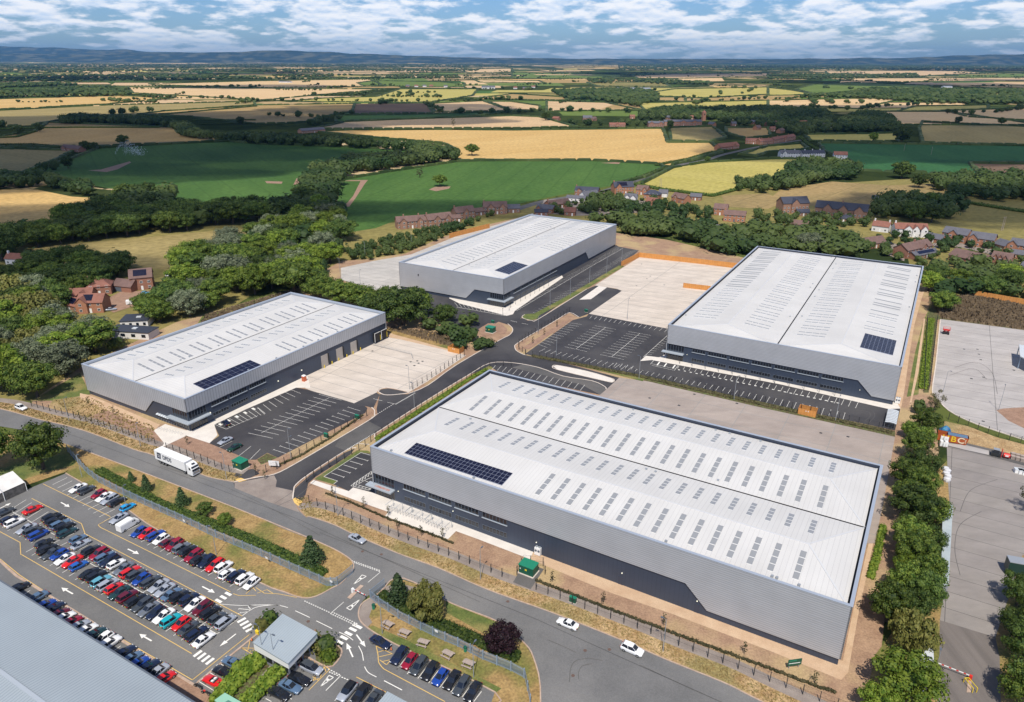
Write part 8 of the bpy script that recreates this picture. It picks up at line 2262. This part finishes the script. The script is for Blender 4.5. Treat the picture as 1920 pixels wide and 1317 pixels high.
grove([(1195,218),(1240,205),(1330,206),(1450,205),(1540,210),(1560,225),(1550,250),(1500,255),(1440,240),(1360,233),(1345,226),(1200,226)],17,8,14,[Dk,Bd,Lt,Dk],'trees of the distant village',45,1.1)
row([(1065, 232), (1100, 236), (1150, 236), (1220, 236)], 14, 9, 13, [Dk, Bd], 'trees before the village houses', 47, 6)
# hedgerow trees of the middle distance
for k,pts in enumerate(([(500,217),(600,222),(660,214)],[(585,236),(605,228),(640,224)],[(800,195),(830,212),(900,215),(960,211)],[(960,213),(1020,208),(1100,210),(1195,212)],[(440,190),(560,190),(650,190),(760,191),(880,190),(960,186)],[(265,183),(300,184),(360,184),(480,188)],[(1610,206),(1660,200),(1720,198),(1766,196)],
                         [(1440,206),(1530,203),(1600,207)],[(0,240),(40,245)],[(1785,213),(1860,212),(1920,205)],[(1260,188),(1330,190),(1440,186)],[(1450,187),(1530,184),(1620,184)])):
    row(pts, 22, 5, 14, [Dk, Bd, Dk], 'distant hedgerows', 50 + k, 9, 1.3)

# ---- build them: the 300 largest in the picture as trees, the rest as one wood
TREES.sort(key=lambda q: -(q[2] * sight(Vector((q[0], q[1], q[2] / 2))) + (1000 if q[6] else 0)))
near, rest = TREES[:298], TREES[298:]
places = {}
def px_x(x, y): return 960 + FOC * x / (y * math.cos(PITCH) + CAM_H * math.sin(PITCH))
for i, q in enumerate(near):
    if q[6] is None: places.setdefault((q[4], q[3]), []).append(i)
for k in places: places[k].sort(key=lambda i: px_x(near[i][0], near[i][1]))
rr = random.Random(5)
for i, (x, y, h_, kd, place, wf, lab) in enumerate(near):
    if lab is None:
        m_ = places[(place, kd)]
        lab = f"{NAMES[kd]} tree, {place}" if len(m_) == 1 else f"{nth(m_.index(i))} {NAMES[kd]} tree from the left, {place}"
    seed = rr.randrange(3 if kd in ('broad', 'dark', 'silver', 'light') else 2)
    tm, cm_ = tree_kind(kd, seed, y > 520)
    t = thing('tree', lab, 'tree', (x, y, 0), rr.uniform(0, 6.28), place)
    s = h_ / 10; t.scale = (s * wf, s * wf, s)
    link('trunk', tm, t); link('crown', cm_, t)
# the rest, and the country beyond: one far wood
rr = random.Random(77)
for (x, y, h_, kd, place, wf, lab) in rest: pass
far_t = [(q[0], q[1], q[2], q[5]) for q in rest]
FW = [([(-60,161),(100,158),(240,168),(248,181),(80,184),(-60,186)],30),([(1033,173),(1100,170),(1193,170),(1235,178),(1233,191),(1195,201),(1135,192),(1060,186)],24),([(1490,183),(1580,178),(1628,168),(1960,172),(1960,197),(1766,196),(1625,187)],26),([(-60,143),(480,140),(480,149),(-60,156)],60),([(480,140),(860,143),(860,148),(480,150)],60),
      ([(1100,150),(1340,152),(1335,160),(1105,157)],44),([(1440,140),(1720,139),(1720,146),(1440,150)],50),([(1160,120),(1960,119),(1960,131),(1160,133)],130),([(-60,122),(960,121),(960,126),(-60,129)],170),([(-60,131),(900,130),(900,134),(-60,137)],95)]
for pix, gap in FW:
    P = [at(*q) for q in pix]; x0, x1 = min(p.x for p in P), max(p.x for p in P); y0, y1 = min(p.y for p in P), max(p.y for p in P); y = y0
    while y < y1:
        x = x0
        while x < x1:
            q = (x + rr.uniform(-.45, .45) * gap, y + rr.uniform(-.45, .45) * gap)
            if inside(q,P) and noise.noise(Vector((q[0] / 400,q[1] / 900,0))) > -.28: far_t.append((q[0],q[1],rr.uniform(11,17),1.0 + gap / 70))
            x += gap
        y += gap
for i in range(1300):            # single trees and hedge lines scattered over the far fields
    v = 114.5 + 82 * rr.random() ** 1.5; u = rr.uniform(-60, 1980)
    p = at(u, v); n = rr.randint(2, 16); a = rr.choice([.1, 1.3, 2.9]) + rr.uniform(-.2, .2)
    if v > 150 and rr.random() < .8: continue
    for k in range(n): far_t.append((p.x + math.cos(a) * k * 13 + rr.uniform(-4,4),p.y + math.sin(a) * k * 13,rr.choice([4,5,7,9,13]) * rr.uniform(.8,1.1),1.5))
cb = MB()
for k_, a_, pp in FIELDS[2:]:            # low hedges round every field
    P = [at(*q) for q in pp]
    for a, b in zip(P, P[1:] + P[:1]):
        if max(a.y, b.y) < 700: continue
        n = max(1, int((b - a).length / 16)); d = (b - a).normalized(); m = Vector((-d.y, d.x, 0)) * (1.6 + a.y / 900)
        for i in range(n):
            if rr.random() < .04: continue
            u, v = a.lerp(b, i / n), a.lerp(b, (i + 1) / n); z = Vector((0, 0, rr.uniform(1.6, 2.5) * (1 + a.y / 5000))); w_ = rr.uniform(.6, 1.2)
            q = [u - m * w_, v - m * w_, v + m * w_, u + m * w_]; t_ = [(k - (k - (u + v) / 2) * .25) + z for k in q]
            for j in range(4): cb.quad(q[j], q[(j + 1) % 4], t_[(j + 1) % 4], t_[j])
            cb.poly(t_)
PROT = []
for s in range(5):
    m_ = MB(); r2 = random.Random(s)
    for k in range(5):
        c = Vector((r2.uniform(-.28, .28), r2.uniform(-.28, .28), r2.uniform(.35, .72))); core(m_, c, r2.uniform(.2, .3), r2)
    core(m_, Vector((0, 0, .4)), .38, r2)
    leafy(m_, Vector((0, 0, .5)), .47, 80, .12, r2)
    PROT.append(m_)
PL = []
for s in range(4):
    m_ = MB(); r2 = random.Random(90 + s)
    core(m_, Vector((0, 0, .45)), .42, r2); core(m_, Vector((.2, .1, .6)), .28, r2); PL.append(m_)
for x, y, h_, wf in far_t:
    pr = rr.choice(PROT if y < 1900 else PL); i = len(cb.v); a = rr.uniform(0, 6.28); ca, sa = math.cos(a) * h_ * wf, math.sin(a) * h_ * wf
    cb.v += [(x + ca * p[0] - sa * p[1],y + sa * p[0] + ca * p[1],p[2] * h_) for p in pr.v]; cb.f += [tuple(i + k for k in f) for f in pr.f]; cb.m += pr.m
tag(cb.obj('distant_woodland', LEAF['far']), 'distant woods and hedgerow trees across the plain', None, None, 'stuff')
print('trees', len(TREES), 'far', len(far_t), 'faces', len(cb.f))


# ------------------------------------------------------------------ hedges and shrubs
def hedge(name, lab, pix, w_, h_, mk, grp=None, seed=1, den=26, leaf=.42, cat='hedge'):
    P = [at(*q) for q in pix]; o = P[0]; rr = random.Random(seed); mb = MB(); Q = [p - o for p in P]
    k = max(1, round(w_ / max(h_, .8))); r_ = max(w_ / k, h_) * .58
    for p, d in walk(Q, r_ * (.95 if w_ < 5 else 1.4)):
        for j in range(k):
            s = ((j + .5) / k - .5) * (w_ - r_ * .6); c = Vector((p.x - d.y * s + rr.uniform(-.15,.15),p.y + d.x * s + rr.uniform(-.15,.15),h_ * .42 + rr.uniform(-.08,.08)))
            core(mb, c, r_ * .9, rr); leafy(mb, c, r_ * 1.06, max(6, den // k), leaf, rr, min(1, h_ / r_ * .6))
    ob = mb.obj(name, LEAF[mk]); ob.location = (o.x, o.y, 0); return tag(ob, lab, cat, grp)


hedge('hedge','long low green hedge in the verge above the blue palisade fence',[(185,884),(215,899),(260,925),(300,947),(400,985),(480,1018),(546,1048),(608,1078)],3.0,1.0,'dark',None,2,60,.26)
hedge('hedge','low green hedge behind the picnic lawn fence',[(714,1118),(745,1135),(800,1163),(870,1192),(940,1224),(975,1236)],3.2,1.1,'dark',None,3,60,.26)
hedge('hedge', 'clipped hedge nearest the red open car', [(410, 1318), (432, 1290), (458, 1262), (490, 1240)], 4.2, 1.6, 'light', None, 4, 90, .26)
hedge('hedge', 'tall clipped hedge above the pale walk', [(446, 1262), (470, 1245), (492, 1234)], 2.6, 2.2, 'light', None, 5, 80, .26)
hedge('hedge','clipped hedge between the walk and the black saloon',[(466,1318),(490,1296),(510,1275),(530,1258)],3.6,2.0,'light',None,6,90,.26)
hedge('shrub','dark round shrub at the upper corner of the gatehouse',[(508,1166),(512,1163)],3.4,2.6,'dark',None,7,60,cat='shrub'); hedge('shrub','yellow-green shrub at the upper side of the gatehouse',[(492,1180),(500,1174)],3.2,2.2,'willow',None,8,60,cat='shrub')
hedge('shrub','dark round shrub in the bed right of the gatehouse',[(614,1216),(618,1218)],4.0,2.8,'dark',None,9,70,cat='shrub'); hedge('shrub','bright yellow shrub in the bed right of the gatehouse',[(600,1220),(602,1226)],2.4,2.0,'willow',None,10,60,cat='shrub'); hedge('shrub','low green shrub at the lower end of the same bed',[(612,1238),(622,1232)],3.6,1.8,'light',None,11,60,cat='shrub')
hedge('hedge','thin row of young hedge plants before the striped wall',[(1006,1090),(1040,1103),(1100,1127),(1180,1158),(1260,1188),(1340,1218),(1440,1254),(1500,1277),(1565,1300)],.6,.7,'sparse',None,12,9,.2)
hedge('hedge','young hedge plants before the bicycle shelters',[(612,927),(650,940),(700,962),(730,975),(800,1000),(850,1020)],.55,.6,'sparse',None,13,7,.2)
hedge('hedge','young hedge along the planted fence of the new bays',[(515,876),(560,858),(620,822),(680,780)],.7,.7,'sparse',None,14,8,.2)
hedge('hedge','green planting along the fence above the pink yard',[(1000,669),(1100,688),(1200,707),(1300,730),(1440,762),(1560,788),(1670,812)],2.0,.7,'sparse',None,15,22,.3)
hedge('hedge','green planting between the largest warehouse and the estate road',[(706,824),(760,790),(820,752),(880,712),(912,694)],1.8,.8,'light',None,16,22,.3)
hedge('hedge','leafy strip behind the lower end of the largest warehouse',[(1655,990),(1645,1040),(1632,1085)],1.8,1.0,'light',None,17,22,.3)
hedge('hedge', 'weedy green strip left of the track fences', [(1745, 600), (1738, 660), (1730, 730)], 3, 1.0, 'light', None, 18, 24, .4)
for i,(pts,lab) in enumerate((([(-60,273),(60,272),(113,277),(180,279),(240,275),(300,271),(430,266)],'dark field hedge along the top of the shaded green field'),([(585,243.5),(700,245),(850,243.5),(960,242),(1082,240),(1240,241)],'dark field hedge between the pale and golden fields'),([(1258,267),(1331,268)],'short hedge at the corner of the golden field'),
                                ([(1230,311),(1290,300),(1330,288),(1362,283)],'hedge between the golden field and the lane'),([(1150,350),(1200,334),(1250,316)],'hedge on the field side of the lane'),([(1520,266),(1600,268),(1700,270),(1800,272),(1960,275)],'dark hedge along the top of the dark crop field'),([(1730,230),(1790,232),(1880,236),(1960,240)],'dark hedge between the two shaded pale fields'),
                                ([(0,243),(60,241),(140,240),(300,240)],'hedge between the two brown fields at the left'),([(363,226),(480,226)],'hedge left of the lone dark tree'),([(375,234),(480,232)],'hedge below the lone dark tree'),([(1190,347),(1240,357),(1336,369),(1400,352)],'hedge below the yellow-green field'),([(1500,258),(1515,272),(1545,288)],'hedge beside the lane at the white houses'),
                                ([(-60,262),(30,258),(65,248)],'hedge under the ragged tree'),([(1745,376),(1800,380),(1900,396),(1960,404)],'hedge between the meadow and the pasture at the right'))):
    P = [at(*q) for q in pts]; w_ = 2.6 + P[0].y / 500; hedge('field_hedge', lab, pts, w_, 2.4, 'dark', 'field hedges', 60 + i, 14, .9, 'hedge')
# saplings
sm_t = MB(); sm_t.tube([(0, 0, 0), (0, 0, 2.6)], [.035, .015], 5); SMT = sm_t.mesh('trunk', BARK)
sm_c = MB(); r2 = random.Random(3)
for k in range(5): leafy(sm_c, Vector((r2.uniform(-.25, .25), r2.uniform(-.25, .25), 1.1 + k * .38)), .3, 10, .22, r2)
SMC = sm_c.mesh('crown', LEAF['sparse'])
for lab,pts in (('before the striped wall',[(1035,1093),(1130,1133),(1244,1174),(1395,1228),(1527,1283)]),('on the soil before the white paving',[(624,930),(682,952),(728,968),(830,1010),(745,992),(790,1006)]),('on the tan earth before the left warehouse',[(166,762),(214,778),(351,835),(480,888),(497,900)]),('on the narrow brown planting strip',[(999,645),(1020,629),(1044,614)])):
    pts.sort()
    for i, q in enumerate(pts):
        p = at(*q); t = thing('sapling',f'{nth(i)} young sapling from the left {lab}','sapling',(p.x,p.y,0),i,'staked saplings'); link('trunk',SMT,t); link('crown',SMC,t); t.scale = (1.1,1.1,1.1)

# rough grass tufts on the verges and the scrubby bank
tf = MB(); r2 = random.Random(8)
def tufts(P, n, s, hh):
    x0, x1 = min(p.x for p in P), max(p.x for p in P); y0, y1 = min(p.y for p in P), max(p.y for p in P); c = 0; g = 0
    while c < n and g < n * 20:
        g += 1; x, y = r2.uniform(x0, x1), r2.uniform(y0, y1)
        if not inside((x, y), P): continue
        c += 1; a = r2.uniform(0, 3.14); k = r2.uniform(.5, 1.4) * s; ux, uy = math.cos(a) * k, math.sin(a) * k
        tf.quad((x - ux,y - uy,.08),(x + ux,y + uy,.08),(x + ux * .6,y + uy * .6 + .1,hh * r2.uniform(.5,1.3)),(x - ux * .7,y - uy * .7,hh * r2.uniform(.5,1.3)))
for RU in (RU1, RU2): tufts(offset(RU, .6) + offset(RU, 3.9)[::-1], 2600, .28, .32)
tufts([at(*q) for q in [(100, 750), (165, 745), (290, 802), (285, 830), (150, 790)]], 900, .3, .4)
tag(tf.obj('rough_grass', mat('straw', (.30, .20, .08), (.22, .19, .07), .3, 5, .95)), 'tufts of dry grass along the verges', None, None, 'stuff')
tf = MB(); tufts([at(*q) for q in [(1745, 562), (1830, 553), (1960, 585), (1960, 624), (1765, 598)]], 5200, .55, 1.1)
tufts([at(*q) for q in [(800,622),(880,640),(870,658),(725,618)]],900,.5,.9); tufts([at(*q) for q in [(385,592),(545,544),(558,549),(365,622)]],1500,.5,.7)
tag(tf.obj('scrub', M['dead_weeds']), 'brown scrub and weeds on the bank', None, None, 'stuff')
# water jet of the irrigation gun
tf = MB(); a, b = at(216, 292), at(268, 292)
for i in range(450):
    s = r2.random() ** .8; z = 26 * (4 * s * (1 - s) * .55 + .05) * (1 if s < .35 else r2.uniform(.15,1.0)); c = a.lerp(b,s); k = .12 + .16 * s; v = Vector((r2.uniform(-1,1),r2.uniform(-1,1),r2.uniform(-1,1))) * (.5 + 5 * s)
    c = c + v + Vector((0, 0, z)); tf.quad(c + Vector((-k, 0, -k)), c + Vector((k, 0, -k)), c + Vector((k, 0, k)), c + Vector((-k, 0, k)))
tag(tf.obj('water_spray', paint('spray', (.7, .75, .8), .6)), 'jet of water from an irrigation gun over the shaded crop', None, None, 'stuff')

# ------------------------------------------------------------------ far hills, cloud shadows, haze
def ridge(pts, dist, m, nm, ny=26):
    """rounded line of hills at a distance; pts are (reading x, height above the plain in metres)"""
    mb = MB(); n = 220; rr = random.Random(int(dist)); prof = []
    x0, x1 = pts[0][0], pts[-1][0]
    for i in range(n + 1):
        u = x0 + (x1 - x0) * i / n
        for a, b in zip(pts, pts[1:]):
            if a[0] <= u <= b[0]: t_ = (u - a[0]) / (b[0] - a[0]); t_ = t_ * t_ * (3 - 2 * t_); h_ = a[1] + (b[1] - a[1]) * t_
        h_ += noise.noise(Vector((u * .03, dist, 0))) * 14 + noise.noise(Vector((u * .12, dist, 5))) * 7
        prof.append((u, max(4, h_)))
    dep = [(-1800, 0), (-900, .45), (-300, .85), (0, 1), (400, .9), (1500, .3), (2600, 0)]
    for u, h_ in prof:
        for d,f in dep: mb.v.append(((u - 960) / FOC * (dist + d) * math.cos(0) * .985,dist + d,h_ * f * (1 + .1 * noise.noise(Vector((u * .02,d,1)))) - .5))
    k = len(dep)
    for i in range(n):
        for j in range(k - 1): mb.f.append((i * k + j, (i + 1) * k + j, (i + 1) * k + j + 1, i * k + j + 1)); mb.m.append(0)
    tag(mb.obj(nm, m, None, True), kind='structure')


HILL = mat('hill', (.014, .024, .012), (.030, .042, .020), .004, 8, 1.0    , c3=(.10, .095, .045), scale3=.0022, spec=0)
ridge([(-120,270),(60,255),(200,215),(320,290),(400,275),(480,320),(530,360),(620,320),(700,270),(780,210),(900,160),(1100,140),(1400,145),(1640,190),(1800,300),(2040,400)],25000,HILL,'hills')
ridge([(-160, 545), (30, 530), (130, 480), (240, 400), (400, 310), (600, 200), (1000, 60), (1500, 40), (2060, 30)], 28600, HILL, 'far_hills')

# clouds standing high over the plain, out of the frame: they shade the land as in the photograph
cm, ct, cbs = base_mat('cloud'); cbs.inputs['Base Color'].default_value = (.85, .85, .87, 1); cbs.inputs['Roughness'].default_value = 1
lw = N(ct, 'ShaderNodeLayerWeight'); lw.inputs['Blend'].default_value = .5
tc = N(ct,'ShaderNodeTexCoord'); nz = N(ct,'ShaderNodeTexNoise'); nz.inputs['Scale'].default_value = .012; nz.inputs['Detail'].default_value = 5; L(ct,tc.outputs['Object'],nz.inputs['Vector'])
ma = N(ct,'ShaderNodeMath',operation='MULTIPLY_ADD'); L(ct,nz.outputs['Fac'],ma.inputs[0]); ma.inputs[1].default_value = 1.1; L(ct,lw.outputs['Facing'],ma.inputs[2])
mr = N(ct,'ShaderNodeMapRange',interpolation_type='SMOOTHSTEP'); mr.inputs['From Min'].default_value = .72; mr.inputs['From Max'].default_value = 1.25; mr.inputs['To Min'].default_value = .48; mr.inputs['To Max'].default_value = 1.0
L(ct,ma.outputs[0],mr.inputs['Value']); tr = N(ct,'ShaderNodeBsdfTransparent'); mxs = N(ct,'ShaderNodeMixShader'); L(ct,mr.outputs[0],mxs.inputs[0]); L(ct,cbs.outputs[0],mxs.inputs[1]); L(ct,tr.outputs[0],mxs.inputs[2])
L(ct, mxs.outputs[0], ct.nodes['Material Output'].inputs['Surface'])
CL = []
def cloud(q, rx, ry, z=1100.0):
    g = at(*q); s = sun_vec * (z / sun_vec.z); bm = bmesh.new(); bmesh.ops.create_icosphere(bm, subdivisions=4, radius=1)
    sd_ = len(CL) * 7.3
    for v in bm.verts:
        k = 1 + .35 * noise.noise(v.co * 1.6 + Vector((sd_, 0, 0))) + .18 * noise.noise(v.co * 4 + Vector((sd_, 0, 0)))
        v.co = Vector((v.co.x * rx * k, v.co.y * ry * k, max(v.co.z, -.25) * 60 * k))
    me = bpy.data.meshes.new('cloud'); bm.to_mesh(me); bm.free(); me.materials.append(cm); me.polygons.foreach_set('use_smooth',[True] * len(me.polygons))
    o = bpy.data.objects.new('cloud', me); C.objects.link(o); o.location = (g.x + s.x, g.y + s.y, z); CL.append(o); tag(o, kind='structure')


for q,rx,ry in (((90,252),560,380),((240,292),300,150),((520,222),420,230),((250,404),190,38),((760,205),330,190),((790,398),130,26),((1800,262),420,330),((1860,392),150,70),((1760,212),520,300),((40,430),90,40),((500,290),120,60),((60,330),220,90),((20,510),90,30)):
    cloud(q, rx, ry)
for i in range(16):
    r2.random(); u, v = r2.uniform(0, 1920), r2.uniform(124, 165); d = at(u, v).y
    if 700 < u < 1500 and v > 150: continue
    cloud((u, v), d * r2.uniform(.06, .16), d * r2.uniform(.06, .12), 1150 + d * .085)

hz = MB(); hz.box(-30000, 30000, -2500, 31800, -1.5, 580)
m = bpy.data.materials.new('haze'); m.use_nodes = True; t = m.node_tree; t.nodes.clear(); o_ = N(t,'ShaderNodeOutputMaterial'); v_ = N(t,'ShaderNodeVolumePrincipled')
v_.inputs['Color'].default_value = (.24, .56, 1.0, 1); v_.inputs['Density'].default_value = 2.3e-5; v_.inputs['Anisotropy'].default_value = .2
L(t, v_.outputs[0], o_.inputs['Volume'])
tag(hz.obj('haze', m), 'thin blue haze over the plain', None, None, 'stuff')
